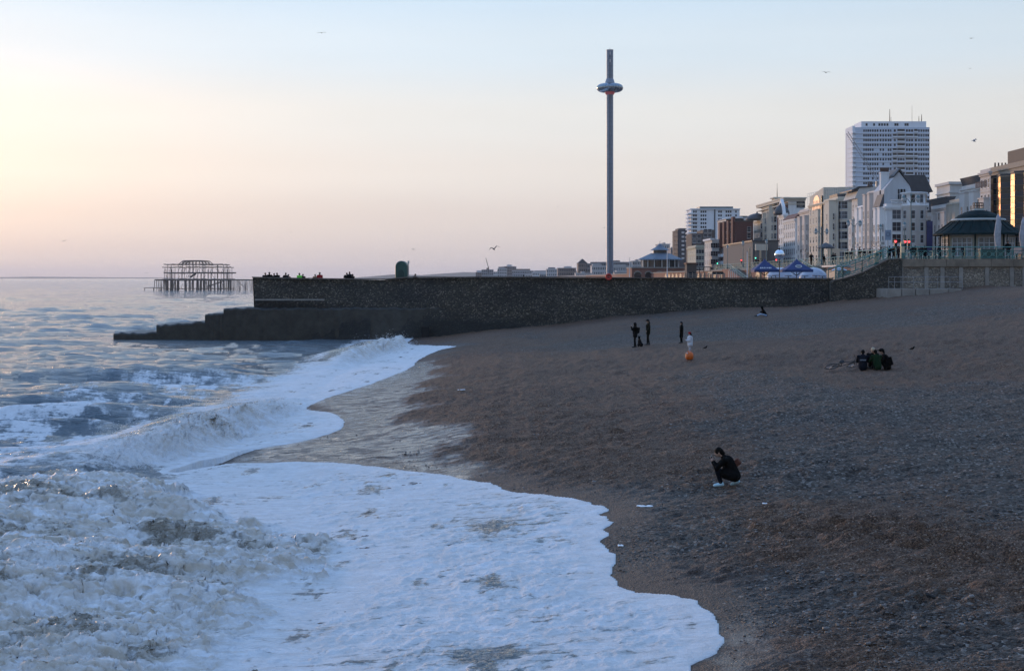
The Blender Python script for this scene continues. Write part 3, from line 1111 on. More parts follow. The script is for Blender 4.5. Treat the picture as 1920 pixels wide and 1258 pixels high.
# green arch-topped sculpture standing on the groyne
SX, SD = X(754, GD + 3), GD + 3
scu = thing('sculpture', (SX, SD, 4.85), 'tall rounded green bronze sculpture standing on the groyne', 'sculpture')
M_BRZ = mat('green_bronze', (0.035, 0.085, 0.075), 0.45, 0.35, var=0.3, scale=1.4)
hs = Z(489.5, SD) - 4.85
prof = []
for k in range(25):
    a = math.pi * k / 24
    prof.append((0.60 * math.cos(a), hs - 0.62 + 0.62 * math.sin(a)))
pl = [(0.56, 0.35), (0.60, hs * 0.5)] + prof + [(-0.60, hs * 0.5), (-0.56, 0.35)]
mbs = MB()
mbs.prism(pl, 'y', -1.25, 1.25)
body = mbs.build('body', M_BRZ, scu)
bv = body.modifiers.new('bevel', 'BEVEL')
bv.width = 0.12
bv.segments = 3
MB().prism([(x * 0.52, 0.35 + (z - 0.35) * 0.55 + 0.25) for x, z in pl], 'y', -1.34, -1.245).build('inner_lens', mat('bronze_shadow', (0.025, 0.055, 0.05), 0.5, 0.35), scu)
MB().box(-.75, .75, -1.4, 1.4, 0.0, 0.35).build('plinth', M_COPE, scu)
MB().tube((0.68, -0.6, 0.3), (0.68, -0.6, hs + 0.02), 0.035).box(0.60, 0.78, -0.68, -0.62, hs - 0.25, hs).build('signpost', mat('pale_steel', (0.45, 0.46, 0.47), 0.4, 0.3), scu)

# red lifebuoy housing on the parapet
LX, LD = X(1141, GD - 0.3), GD - 0.35
lb = thing('lifebuoy', (LX, LD, Z(530, LD)), 'round red lifebuoy housing fixed to the top of the groyne wall', 'lifebuoy')
M_RED = mat('lifebuoy_red', (0.55, 0.045, 0.03), 0.45, var=0.12)
hz = Z(519, LD) - Z(530, LD)
vs_, fs_ = [], []
for i in range(28):
    for j in range(10):
        a, b = 2 * math.pi * i / 28, 2 * math.pi * j / 10
        rr = 0.26 + 0.075 * math.cos(b)
        vs_.append((rr * math.cos(a), -0.10 + 0.06 * math.sin(b), hz + rr * math.sin(a)))
        fs_.append((i * 10 + j, ((i + 1) % 28) * 10 + j, ((i + 1) % 28) * 10 + (j + 1) % 10, i * 10 + (j + 1) % 10))
MB().add(vs_, fs_).build('ring', M_RED, lb, True)
mbd = MB()
mbd.add([(0.33 * math.cos(2 * math.pi * i / 28), -0.03, hz + 0.33 * math.sin(2 * math.pi * i / 28)) for i in range(28)] + [(0.33 * math.cos(2 * math.pi * i / 28), 0.03, hz + 0.33 * math.sin(2 * math.pi * i / 28)) for i in range(28)],
        [tuple(range(28)), tuple(range(28, 56))[::-1]] + [(i, 28 + i, 28 + (i + 1) % 28, (i + 1) % 28) for i in range(28)])
mbd.build('backing_disc', mat('lifebuoy_dark_red', (0.32, 0.03, 0.025), 0.5), lb)
MB().box(-.05, .05, 0.03, 0.10, -0.2, hz + 0.2).build('post', mat('dark_steel', (0.05, 0.055, 0.06), 0.5, 0.4), lb)
for s in (-1, 1):
    MB().box(s * 0.07 - 0.02, s * 0.07 + 0.02, -0.17, -0.04, hz - .02, hz + .02).build('bracket', mat('pale_steel', (0.45, 0.46, 0.47), 0.4, 0.3), lb)

# ================================================================== PROMENADE
UP = 7.86                       # upper promenade
LOW = 5.0                       # lower promenade
SWD = 138.0                     # face of the sea wall beside the kiosk
M_TEAL = mat('teal_paint', (0.040, 0.155, 0.148), 0.5, var=0.2, scale=2.0)
M_TEAL2 = mat('pale_teal_paint', (0.095, 0.25, 0.225), 0.5, var=0.2, scale=2.0)
M_BRICK = bpy.data.materials.new('red_brick')
t = NT(M_BRICK)
br = t.n('ShaderNodeTexBrick')
t.l(t.geo((1, 1, 1), (R(90), 0, R(90))), br.inputs['Vector'])
br.inputs['Color1'].default_value = (0.27, 0.105, 0.070, 1)
br.inputs['Color2'].default_value = (0.20, 0.085, 0.060, 1)
br.inputs['Mortar'].default_value = (0.24, 0.20, 0.17, 1)
br.inputs['Scale'].default_value = 3.4
t.set(Base_Color=t.mix(0.35, br.outputs[0], t.ramp(t.noise(t.geo(), 0.6, 5), [(0.3, (0.13, 0.06, 0.045)), (0.7, (0.33, 0.15, 0.10))])), Roughness=0.85)
M_ROAD = mat('asphalt', (0.05, 0.05, 0.052), 0.9, var=0.15)
M_GROUND = mat('town_ground', (0.10, 0.10, 0.10), 0.9, var=0.2, scale=0.05)

# lower promenade paving, upper promenade, the road and the town behind
tag(MB().box(24, 47.0, GD + 6.0, 900, LOW - 3, LOW).build('lower_promenade', M_DECK), 'lower promenade paving behind the groyne', 'paving', kind='structure')
tag(MB().box(47.02, 66, 152, 1500, 2, UP).box(36.2, 100, SWD + 0.6, 152, 2, UP - .004).box(66, 100, 152, 1500, 2, UP - 0.002).build('upper_promenade', M_DECK), 'upper promenade paving along the town', 'paving', kind='structure')
tag(MB().box(67, 84, 139, 1500, UP - .5, UP + 0.004).build('road', M_ROAD), 'asphalt seafront road', 'road', kind='structure')
mbk = MB()
for k in range(-60, 0):
    pass
for k in range(60):
    y0 = 152 + k * 9
    mbk.box(75.4, 75.55, y0, y0 + 4, UP, UP + 0.008)
tag(mbk.build('road_marking', mat('road_paint', (0.7, 0.7, 0.68), 0.7)), 'white centre line along the road', 'marking', kind='structure')
tag(MB().box(84, 84.3, 139, 1500, UP - .5, UP + 0.12).box(66.7, 67, 139, 1500, UP - .5, UP + 0.12).build('kerb', M_CONC), 'pale kerbs of the seafront road', 'kerb', kind='structure')
tag(MB().box(84.3, 1500, 100, 3000, 1.0, UP + 0.02).box(20, 3000, 1500, 9000, 0.5, 4.0).build('ground', M_GROUND), 'ground under the town', 'ground', kind='structure')


# ---- sea wall beside the kiosk: stone panels between pilasters under a stained coping
sw = thing('sea_wall', (X(1690, SWD), SWD, 4.5), 'sea wall of flint panels between pale pilasters under the kiosk terrace', 'wall')
wl, wr = X(1688, SWD), X(1920, SWD) + 22
rel(MB().box(wl, wr, SWD + 0.12, SWD + 0.6, 2.5, UP - 0.55).build('core', M_CONC), sw)
joints = [1690, 1737, 1767, 1802, 1851, 1897, 1921, 1965, 2010, 2060, 2110]
for a, b in zip(joints[:-1], joints[1:]):
    rel(MB().box(X(a, SWD) + 0.22, X(b, SWD) - 0.22, SWD + 0.04, SWD + 0.119, 2.5, Z(502, SWD)).build('flint_panel', M_FLINT2), sw)
for a in joints:
    rel(MB().box(X(a, SWD) - 0.2, X(a, SWD) + 0.2, SWD - 0.03, SWD + 0.118, 2.5, Z(500.5, SWD)).build('pilaster', M_CONC), sw)
for a, b in zip(range(1690, 2110, 42), range(1732, 2152, 42)):
    rel(MB().box(X(a, SWD) + .015, X(b, SWD) - .015, SWD - 0.12, SWD + 0.7, Z(500, SWD) + .003, UP).build('coping_block', M_BAND), sw)
# low ledge half buried in the shingle
LG = SWD - 4.5
for a, b in ((1664, 1690), (1691.5, 1716), (1717.5, 1742), (1743.5, 1778), (1779.5, 1803)):
    rel(MB().box(X(a, LG), X(b, LG), LG, SWD + .03, 3.0, Z(541.5, LG) + random.Random(a).uniform(-.03, .02)).build('ledge_slab', M_CONC), sw)
# thin handrail over the ledge
ra = thing('handrail', (X(1668, LG), LG + .3, Z(541, LG)), 'thin steel handrail over the concrete ledge at the foot of the sea wall', 'railing')
M_ST = mat('galvanised_steel', (0.30, 0.31, 0.32), 0.45, 0.6)
for zz in (Z(519, LG), Z(529, LG)):
    rel(MB().tube((X(1668, LG), LG + .3, zz), (X(1806, LG), LG + .3, zz), 0.022, n=6).build('rail', M_ST), ra)
for p in (1668, 1679, 1691, 1715, 1737, 1760, 1783, 1806):
    rel(MB().tube((X(p, LG), LG + .3, Z(543, LG)), (X(p, LG), LG + .3, Z(519, LG)), 0.022, n=6).build('post', M_ST), ra)

# ---- stair wall rising from the groyne to the terrace
sl_ = [(1562, 527), (1580, 524), (1616, 512), (1640, 500), (1664, 488), (1690, 486.5)]
swl = thing('stair_wall', (X(1600, SWD), SWD, 4), 'dark flint wall sloping up beside the steps to the terrace', 'wall')
poly2 = [(X(p, SWD), Z(q, SWD)) for p, q in sl_]
poly2 = [(X(1556, SWD), 2.0)] + [(X(1556, SWD), Z(528, SWD))] + poly2 + [(X(1689, SWD), 2.0)]
rel(MB().prism(poly2, 'y', SWD - 0.35, SWD + 0.2).build('wall', M_FLINT), swl)
for (a, b), (c, d) in zip(sl_[:-1], sl_[1:]):
    rel(MB().prism([(X(a, SWD), Z(b, SWD)), (X(c, SWD), Z(d, SWD)), (X(c, SWD), Z(d, SWD) + .12), (X(a, SWD), Z(b, SWD) + .12)], 'y', SWD - 0.42, SWD + 0.26).build('coping', M_COPE), swl)
# the flight behind it
stp = thing('steps', (X(1580, SWD), SWD + .6, LOW), 'flight of concrete steps up to the kiosk terrace', 'steps')
for k in range(17):
    f0, f1 = k / 17, (k + 1) / 17
    rel(MB().box(X(1566 + 120 * f0, SWD), X(1566 + 120 * f1, SWD), SWD + 0.22, SWD + 3.0, 3.5, LOW + 0.6 + 2.2 * f1).build('step', M_CONC), stp)


def railing(name, pts, label, group, h=1.15, step=1.55, lattice=True, mats=(M_TEAL, M_TEAL2), post_r=0.06, cast=True):
    """cast iron railing along a 3-D polyline: posts, two rails, a ring-and-cross panel per bay"""
    t0 = Vector(pts[0])
    th = thing(name, t0, label, 'railing', group)
    for a, b in zip(pts[:-1], pts[1:]):
        a, b = Vector(a), Vector(b)
        n = max(1, int(round((b - a).length / step)))
        for z0, r in ((h, 0.05), (h * 0.70, 0.032), (0.12, 0.038)):
            rel(MB().tube(a + Vector((0, 0, z0)), b + Vector((0, 0, z0)), r, n=6).build('rail', mats[0 if z0 < h else 1]), th)
        for k in range(n + 1):
            p = a.lerp(b, k / n)
            rel(MB().tube(p, p + Vector((0, 0, h + .03)), post_r, n=6).build('post', mats[0]), th)
            if k < n and lattice:
                q = a.lerp(b, (k + 1) / n)
                mbl = MB()
                m_ = 2
                for s in range(m_):
                    c0, c1 = p.lerp(q, s / m_), p.lerp(q, (s + 1) / m_)
                    lo, hi = Vector((0, 0, 0.13)), Vector((0, 0, h * 0.69))
                    mbl.tube(c0 + lo, c1 + hi, 0.026, n=4, caps=False).tube(c0 + hi, c1 + lo, 0.026, n=4, caps=False)
                    cen = c0.lerp(c1, .5) + (lo + hi) / 2
                    ax = (c1 - c0).normalized() * 0.17
                    ring = [cen + ax * math.cos(2 * math.pi * i / 8) + Vector((0, 0, 0.17 * math.sin(2 * math.pi * i / 8))) for i in range(9)]
                    for u_, w_ in zip(ring[:-1], ring[1:]):
                        mbl.tube(u_, w_, 0.022, n=3, caps=False)
                rel(mbl.build('lattice_panel', mats[1]), th)
    return th


railing('railing', [(X(1692, SWD), SWD + .25, UP), (wr - 3, SWD + .25, UP)], 'long teal lattice railing along the kiosk terrace edge', 'teal promenade railings')
railing('railing', [(X(p, SWD), SWD - .06, Z(q, SWD) + .12) for p, q in ((1566, 526.5), (1580, 524), (1616, 512), (1664, 488))], 'teal railing sloping down along the top of the dark flint stair wall', 'teal promenade railings', lattice=True)
railing('railing', [(X(1566, SWD), SWD + 3.1, LOW + .75), (X(1680, SWD + 3), SWD + 3.1, UP + .1)], 'teal railing on the far side of the terrace steps', 'teal promenade railings', lattice=False)
railing('railing', [(47.3, 150.5, UP), (X(1648, 149.5), 149.5, UP)][::-1] if False else [(X(1584, 163), 163, UP - .02), (X(1644, 152), 152, UP - .02)], 'teal lattice railing of the upper promenade left of the steps', 'teal promenade railings')
for px_, nm in ((1644, 'tall teal gate pillar with cream cap at the head of the steps'), (1692, 'teal and cream pillar where the terrace railing begins')):
    gp = thing('railing_pillar', (X(px_, SWD + .3), SWD + .3, UP if px_ > 1650 else UP - 0.9), nm, 'pillar', 'railing pillars')
    MB().box(-.16, .16, -.16, .16, 0, 1.45).build('shaft', M_TEAL, gp)
    MB().box(-.2, .2, -.2, .2, 1.45, 1.55).box(-.13, .13, -.13, .13, 1.55, 1.68).build('cap', mat('cream_paint', (0.55, 0.47, 0.32), 0.6), gp)
    MB().box(-.17, .17, -.175, -.161, 0.6, 1.2).build('panel', mat('cream_paint', (0.55, 0.47, 0.32), 0.6), gp)

# ================================================================== TOWN
GLASS = bpy.data.materials.new('window_glass')
t = NT(GLASS)
oi = t.n('ShaderNodeObjectInfo')
t.set(Base_Color=t.ramp(oi.outputs['Random'], [(0.0, (0.010, 0.014, 0.020)), (0.6, (0.03, 0.038, 0.048)), (0.85, (0.09, 0.10, 0.11)), (1.0, (0.30, 0.29, 0.27))], 'CONSTANT'), Roughness=0.12, Specular_IOR_Level=0.28)


def paint(name, c, var=0.10):
    """stucco with run-off streaks and dirt"""
    if name in MATS:
        return MATS[name]
    m = bpy.data.materials.new(name)
    t = NT(m)
    n1 = t.noise(t.geo((1.2, 1.2, 0.12)), 0.9, 6.0, 0.65)
    n2 = t.noise(t.geo(), 0.25, 5.0)
    col = t.ramp(n1, [(0.3, tuple(q * (1 - 2.2 * var) for q in c)), (0.62, c), (0.8, tuple(min(.85, q * (1 + var)) for q in c))])
    col = t.mix(0.5, col, t.ramp(n2, [(0.3, tuple(q * (1 - var) for q in c)), (0.7, c)]))
    t.set(Base_Color=col, Roughness=0.8)
    MATS[name] = m
    return m


WHITE = paint('white_stucco', (0.78, 0.77, 0.75))
CREAM = paint('cream_stucco', (0.62, 0.55, 0.44))
PALE = paint('pale_grey_stucco', (0.60, 0.57, 0.53))
PINK = paint('pinkish_stucco', (0.58, 0.52, 0.47))
SLATE = mat('slate_roof', (0.060, 0.062, 0.068), 0.6, var=0.25, scale=1.0)
TILE = mat('clay_roof', (0.15, 0.065, 0.045), 0.8, var=0.2)
FRAME = mat('window_frame_white', (0.55, 0.55, 0.54), 0.6, var=0.05)
DKFRAME = mat('window_frame_dark', (0.05, 0.05, 0.055), 0.6, var=0.05)
BROWNB = mat('brown_brick', (0.085, 0.068, 0.058), 0.85, var=0.2)
DKRED = mat('dark_red_brick', (0.115, 0.045, 0.036), 0.85, var=0.2)
GREYB = mat('grey_brick', (0.13, 0.125, 0.12), 0.85, var=0.15)
TOWERW = paint('tower_white', (0.76, 0.77, 0.78), 0.05)
STONEB = mat('brown_stone_cladding', (0.33, 0.27, 0.205), 0.8, var=0.15)
POT = mat('chimney_pot', (0.10, 0.06, 0.045), 0.85)
IRON = mat('black_iron', (0.02, 0.02, 0.022), 0.5, 0.3)

_wm = {}


def window_mesh(w, h, bars=1, frame=FRAME, sill=True):
    """a window facing -y, centred on its sill line: reveal, frame, glazing bars, pane set back inside the frame"""
    key = (round(w, 2), round(h, 2), bars, frame.name, sill)
    if key in _wm:
        return _wm[key]
    fw = min(0.08, w * 0.10)
    m = MB()
    m.add([(-w / 2 + fw, -.02, fw), (w / 2 - fw, -.02, fw), (w / 2 - fw, -.02, h - fw), (-w / 2 + fw, -.02, h - fw)], [(0, 1, 2, 3)], 1)
    for x0, x1, z0, z1 in ((-w / 2, -w / 2 + fw, 0, h), (w / 2 - fw, w / 2, 0, h), (-w / 2 + fw, w / 2 - fw, 0, fw), (-w / 2 + fw, w / 2 - fw, h - fw, h)):
        m.box(x0, x1, -.045, .03, z0, z1)
    if bars:
        m.box(-w / 2 + fw, w / 2 - fw, -.04, .0, h / 2 - .035, h / 2 + .035)
    if bars > 1:
        m.box(-.03, .03, -.038, .0, fw, h - fw)
    if sill:
        m.box(-w / 2 - .12, w / 2 + .12, -.12, .02, -.13, 0)
    _wm[key] = m.mesh('window', [frame, GLASS])
    return _wm[key]


def wrow(par, me, pts, face):
    """windows at world points; face 's' looks at the camera side, 'f' at the sea"""
    for p in pts:
        o = put('window', me, par, Vector(p) - par.location, R(-90) if face == 'f' else 0)


def lin(a, b, n):
    return [a + (b - a) * (i + .5) / n for i in range(n)]


def building(label, pf, pn, ps, ytop, d, st, nf, ns, wall, zbase=UP, wf=(1.1, 1.9), ws=None, depth=None, frame=FRAME, cornice=True,
             bays=(), balcony=(), roof=None, name='seafront_building', top_gap=0.9, skip_low=0, group='buildings along the seafront', parapet=0.5, wallside=None, side_cols=None, low=4.2):
    """terrace house or hotel: sea front from photo column pf (far) to pn (near corner), side wall on to ps"""
    x0 = X(pn, d)
    y1 = x0 * F / (pf - 960.0) if pf < pn else d + (depth or 12)
    x1 = X(ps, d) if ps > pn else x0 + 14
    ztop = Z(ytop, d)
    th = thing(name, (x0, d, zbase), label, 'building', group)
    th['dims'] = 0
    del th['dims']
    dep = x1
    rel(MB().box(x0, dep, d, y1, zbase - 1, ztop).build('wall', wall), th)
    H = ztop - zbase
    if cornice:
        rel(MB().box(x0 - .55, dep + .2, d - .35, y1 + .1, ztop - .55, ztop - .15).box(x0 - .3, dep + .1, d - .2, y1 + .05, ztop - .95, ztop - .553).build('cornice', wall), th)
        rel(MB().box(x0 - .003, dep, d - .003, y1, ztop + .0, ztop + parapet).build('parapet', wall), th)
    sh = (H - top_gap) / st
    ww, wh = wf
    wh = min(wh, sh * .68)
    for k in range(skip_low, st):
        z = zbase + sh * k + (sh - wh) * .5
        if nf:
            wrow(th, window_mesh(ww, wh, 1, frame), [(x0, y, z) for y in lin(d, y1, nf)], 'f')
        if ns:
            w2, h2 = ws or wf
            cols = [X(c, d) for c in side_cols] if side_cols else lin(x0, dep, ns)
            wrow(th, window_mesh(w2, min(h2, sh * .68), 1, frame), [(x, d, z) for x in cols], 's')
        if k and cornice and k % 2 == 1:
            rel(MB().box(x0 - .12, dep + .05, d - .12, y1, zbase + sh * k - .12, zbase + sh * k + .06).build('string_course', wall), th)
    for (f0, f1, prj, ztf) in bays:
        ya, yb = d + (y1 - d) * f0, d + (y1 - d) * f1
        zt = zbase + H * ztf
        c = prj * .6
        rel(MB().prism([(x0, ya), (x0 - prj, ya + c), (x0 - prj, yb - c), (x0, yb)], 'z', zbase, zt).build('bay', wall), th)
        rel(MB().prism([(x0, ya - .15), (x0 - prj - .15, ya + c - .1), (x0 - prj - .15, yb - c + .1), (x0, yb + .15)], 'z', zt, zt + .25).build('bay_cap', wall), th)
        for k in range(skip_low, int(st * ztf + .01)):
            z = zbase + sh * k + (sh - wh) * .5
            wrow(th, window_mesh(min(ww, yb - ya - 2 * c - .2), wh, 1, frame), [(x0 - prj, (ya + yb) / 2, z)], 'f')
            o = put('window', window_mesh(c * 1.0, wh, 1, frame), th, Vector((x0 - prj / 2, ya + c / 2, z)) - th.location, -math.atan2(prj, c))
    for k in balcony:
        z = zbase + sh * k
        rel(MB().box(x0 - 1.2, x0, d + .3, y1 - .3, z - .12, z + .05).build('balcony_floor', wall), th)
        mbx = MB()
        nb = int((y1 - d) / .5)
        for i in range(nb):
            y = d + .3 + i * .5
            mbx.box(x0 - 1.2, x0 - 1.16, y, y + .04, z + .05, z + 1.0)
        mbx.box(x0 - 1.22, x0 - 1.14, d + .3, y1 - .3, z + 1.0, z + 1.06)
        rel(mbx.build('balcony_rail', IRON), th)
    if roof == 'mansard':
        rel(MB().prism([(x0 + .4, ztop), (x0 + 1.9, ztop + 2.3), (dep - 1.0, ztop + 2.3), (dep, ztop)], 'y', d + .3, y1 - .3).build('mansard_roof', SLATE), th)
        for y in lin(d + 1, y1 - 1, max(2, nf // 2)):
            rel(MB().box(x0 + .35, x0 + 2.2, y - .7, y + .7, ztop + .4, ztop + 2.0).build('dormer', wall), th)
            wrow(th, window_mesh(.95, 1.3, 1, frame), [(x0 + .35, y, ztop + .75)], 'f')
    if roof == 'pitch':
        rel(MB().prism([(x0 + .2, ztop), ((x0 + dep) / 2, ztop + 3.4), (dep - .1, ztop)], 'y', d + .2, y1 - .2).build('pitched_roof', SLATE), th)
    return th, x0, x1, d, y1, ztop


def chimney(th, x, y0, y1, z0, z1, wall, n):
    c = rel(MB().box(x, x + 1.3, y0, y1, z0, z1).box(x - .1, x + 1.4, y0 - .1, y1 + .1, z1 - .3, z1 - .05).build('chimney_stack', wall), th)
    for i in range(n):
        y = y0 + (y1 - y0) * (i + .5) / n
        p = MB().lathe([(.16, 0), (.2, .1), (.15, .7), (.2, .8), (.17, .9)], (x + .65, y, z1), 8).build('chimney_pot', POT)
        p.parent = c
        p.matrix_parent_inverse = c.matrix_basis.inverted() @ Matrix.Identity(4)
        p.matrix_parent_inverse = Matrix.Translation(-Vector(th.location)) @ Matrix.Translation(Vector(th.location))
    return c


def chimney_side(th, x0, x1, y, z0, z1, wall, n):
    """stack running across, its row of pots seen from the beach"""
    c = rel(MB().box(x0, x1, y, y + 1.2, z0, z1).box(x0 - .12, x1 + .12, y - .1, y + 1.3, z1 - .35, z1 - .08).build('chimney_stack', wall), th)
    for i in range(n):
        x = x0 + (x1 - x0) * (i + .5) / n
        p = put('chimney_pot', MB().lathe([(.17, 0), (.22, .1), (.16, .85), (.21, .95), (.18, 1.05)], (0, 0, 0), 8).mesh('chimney_pot', POT))
        p.parent = c
        p.location = (x, y + .6, z1)
    return c


# --- the brown stone hotel with slanted glass bays at the right edge
d = 268.0
th, x0, x1, dd_, y1, zt = building('brown stone hotel with tall slanted strips of gold reflecting glass, at the right edge', 1857, 1990, 2080, 296, d, 6, 0, 3, STONEB, cornice=False, name='seafront_hotel', ws=(1.2, 2.0))
# stepped roof line, plant room
rel(MB().box(x0 - .25, x1, d - .2, y1 + .1, zt + .003, zt + 1.1).build('parapet', STONEB), th)
rel(MB().box(x0 + 2.0, x0 + 14, d + 3, y1 - 5, zt, zt + 4.2).build('plant_room', mat('plant_dark', (0.04, 0.042, 0.048), 0.7)), th)
GOLD = bpy.data.materials.new('sunset_tinted_glass')
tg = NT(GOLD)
tg.set(Base_Color=tg.ramp(tg.noise(tg.geo(), 0.7, 2), [(0.4, (0.55, 0.40, 0.22)), (0.6, (0.80, 0.60, 0.36))]), Metallic=0.85, Roughness=0.16)  # gold of the reflected sunset put into the glass colour
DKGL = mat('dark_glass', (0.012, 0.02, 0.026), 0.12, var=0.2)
TERRA = mat('copper_panel', (0.42, 0.20, 0.11), 0.3, 0.6, var=0.15)
H = zt - UP
for pf_, pn_ in ((1866.5, 1881), (1881.5, 1894), (1908.5, 1921), (1934, 1950), (1958, 1974)):
    ya, yb = x0 * F / (pn_ - 960), x0 * F / (pf_ - 960)
    # a bay of triangular plan: the outer panes carry the sunset reflection in their colour
    rel(MB().prism([(x0, ya), (x0 - 1.5, ya + (yb - ya) * .34), (x0 - 1.5, ya + (yb - ya) * .93), (x0, yb)], 'z', UP + 3, zt - 1.3).build('bay_core', STONEB), th)
    rel(MB().prism([(x0 - .02, ya - .2), (x0 - 1.65, ya + (yb - ya) * .34), (x0 - 1.65, ya + (yb - ya) * .93), (x0 - .02, yb + .2), (x0 + .9, (ya + yb) / 2)], 'z', zt - 1.3, zt - .95).build('bay_hood', DKFRAME), th)
    nst = 7
    for k in range(nst):
        z0_ = UP + 3.1 + (H - 4.6) * k / nst
        z1_ = UP + 3.1 + (H - 4.6) * (k + 1) / nst
        zm = z0_ + (z1_ - z0_) * .48
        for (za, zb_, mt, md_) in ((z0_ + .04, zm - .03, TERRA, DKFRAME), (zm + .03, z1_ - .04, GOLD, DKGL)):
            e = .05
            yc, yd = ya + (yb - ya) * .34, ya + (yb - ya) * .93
            # near slanted face in dark colours; outer face tinted with the sunset reflection
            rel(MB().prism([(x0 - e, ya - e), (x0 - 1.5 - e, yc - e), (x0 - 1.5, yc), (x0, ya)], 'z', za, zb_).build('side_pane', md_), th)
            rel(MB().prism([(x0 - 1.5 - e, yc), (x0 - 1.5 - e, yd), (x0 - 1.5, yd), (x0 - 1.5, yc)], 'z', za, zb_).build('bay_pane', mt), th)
for pc in (1861.5, 1900.5, 1927, 1953):
    y = x0 * F / (pc - 960)
    mt = window_mesh(1.5, 2.3, 0, DKFRAME, False)
    for k in range(6):
        o = put('window', mt, th, Vector((x0 - .02, y, UP + 3.6 + (H - 5) * k / 6)) - th.location, R(-90))

# --- pale terrace to its left, four houses stepping down
defs = [('narrow pinkish house with dark cornice lettering band beside the brown hotel', 1838, 1857, 1858, 320, 300, 6, 3, PINK, None, ((.1, .85, 1.0, .72),), (2, 3), 0),
        ('tall mansard house with chimney pots, second from the brown hotel', 1803, 1838, 1842, 347, 322, 6, 6, PALE, 'mansard', ((.05, .4, 1.1, .93), (.55, .92, 1.1, .93)), (), 8),
        ('low bow fronted cream house between two mansard houses', 1780, 1803, 1806, 376, 345, 5, 4, CREAM, None, ((.08, .46, 1.2, .95), (.54, .94, 1.2, .95)), (), 0),
        ('pale mansard terrace house with long chimney, above the blue banner', 1742, 1780, 1783, 385, 368, 5, 7, PALE, 'mansard', ((.05, .3, .9, .9), (.62, .9, .9, .9)), (1,), 7)]
for lb_, pf, pn, ps, yt, d, st, nf, wl_, rf, bays, bal, pots in defs:
    th, x0, x1, d, y1, zt = building(lb_, pf, pn, ps, yt, d, st, nf, 0, wl_, bays=bays, balcony=bal, roof=rf, wf=(1.15, 2.0))
    if pots:
        rel(MB().prism([(x0 + 1.0, zt), (x0 + 3.5, zt + 2.4), (x0 + 13, zt + 2.6), (x0 + 14, zt)], 'y', d + .05, d + .6).build('gable', wl_), th)
        chimney_side(th, x0 + 3.2, x0 + 9.5, d + .1, zt + 1.6, zt + 4.0, wl_, pots)
    if 'lettering' in lb_:
        for i in range(7):
            rel(MB().box(x0 - .09, x0 - .003, d + 2.2 + i * 1.1, d + 2.9 + i * 1.1, zt - 3.2, zt - 1.9).build('band_panel', mat('band_dark', (0.09, 0.08, 0.085), 0.8)), th)

# square pale tower behind the terrace
th = thing('rooftop_tower', (X(1779, 390), 390, UP), 'square pale stone block with flat cornice rising behind the chimneys', 'building', 'buildings along the seafront')
rel(MB().box(X(1781, 390), X(1806, 390), 390, 402, UP, Z(346, 390)).build('wall', PALE), th)
rel(MB().box(X(1778, 390), X(1809, 390), 389.5, 402.5, Z(346, 390), Z(341, 390)).build('cornice', PALE), th)
rel(MB().box(X(1780, 390) - .2, X(1807, 390) + .2, 389.7, 402.2, Z(362, 390), Z(360, 390)).build('string_course', PALE), th)

# --- dark roofed house in the gap
th, x0, x1, d, y1, zt = building('narrow shaded house with steep dark roof in the gap left of the banner', 1724, 1725, 1746, 402, 352, 5, 0, 2, PALE, depth=14, wf=(1.3, 1.9))
rel(MB().prism([(x0 - .3, zt + .5), (x0 + .6, zt + 3.6), (x1 - .2, zt + 3.6), (x1, zt + .5)], 'y', d - .1, d + 12).build('steep_roof', SLATE), th)
rel(MB().box(X(1733, d), X(1741, d), d - .4, d + 2, zt + .9, zt + 2.8).build('dormer', WHITE), th)
wrow(th, window_mesh(.9, 1.4), [(X(1737, d), d - .4, zt + 1.1)], 's')
# shop front under it
rel(MB().box(x0 + .4, x1 - .4, d - .5, d - .02, UP + .2, UP + 4).build('shop_front', DKGL), th)

# --- the white corner hotel
d = 335.0
th, x0, x1, d, y1, zt = building('white corner hotel with balustrade and round turret, behind the red traffic lights', 1644, 1662, 1727, 386, d, 5, 3, 0, WHITE, wf=(1.2, 2.1), bays=((.1, .5, 1.2, .97), (.55, .95, 1.2, .97)), balcony=(1, 2))
sh = (zt - UP - .9) / 5
for k in range(5):
    z = UP + sh * k + .6
    for c, w in ((1681, 2.1), (1700, 1.1), (1704.5, 1.5)):
        wrow(th, window_mesh(w, 2.2, 2), [(X(c, d), d, z)], 's')
    # curved corner turret windows
tur = rel(MB().lathe([(3.0, 0), (3.0, zt - UP - .4), (3.3, zt - UP - .2), (3.3, zt - UP + .3), (2.9, zt - UP + .35), (2.9, zt - UP + 2.7), (3.15, zt - UP + 2.85), (3.15, zt - UP + 3.1), (2.7, zt - UP + 3.15), (.1, zt - UP + 3.3)], (X(1715, d), d + .5, UP), 24).build('turret', WHITE, None, True), th)
for k in range(6):
    for a in (-60, -20, 20, 55):
        ang = R(a)
        cx_, cy_ = X(1715, d), d + .5
        rr = 3.0 if k < 5 else 2.9
        put('window', window_mesh(1.0, 2.0, 1), th, Vector((cx_ + rr * math.sin(ang), cy_ - rr * math.cos(ang), UP + sh * k + .6 + (.9 if k == 5 else 0))) - th.location, ang)
for k in range(22):
    rel(MB().lathe([(.13, 0), (.07, .12), (.14, .35), (.07, .62), (.13, .75)], (X(1672, d) + k * .33, d - .2, zt + .5), 6).build('baluster', WHITE), th)
rel(MB().box(X(1670, d), X(1706, d), d - .4, d, zt + 1.25, zt + 1.45).build('balustrade_rail', WHITE), th)
rel(MB().prism([(X(1664, d), zt), (X(1664, d), zt + 4), (X(1683, d), zt + 7), (X(1692, d), zt + 8.2), (X(1712, d), zt + 5), (X(1724, d), zt)], 'y', d + 3, d + 13).build('gabled_roof', paint('shaded_white', (0.5, 0.5, 0.5))), th)
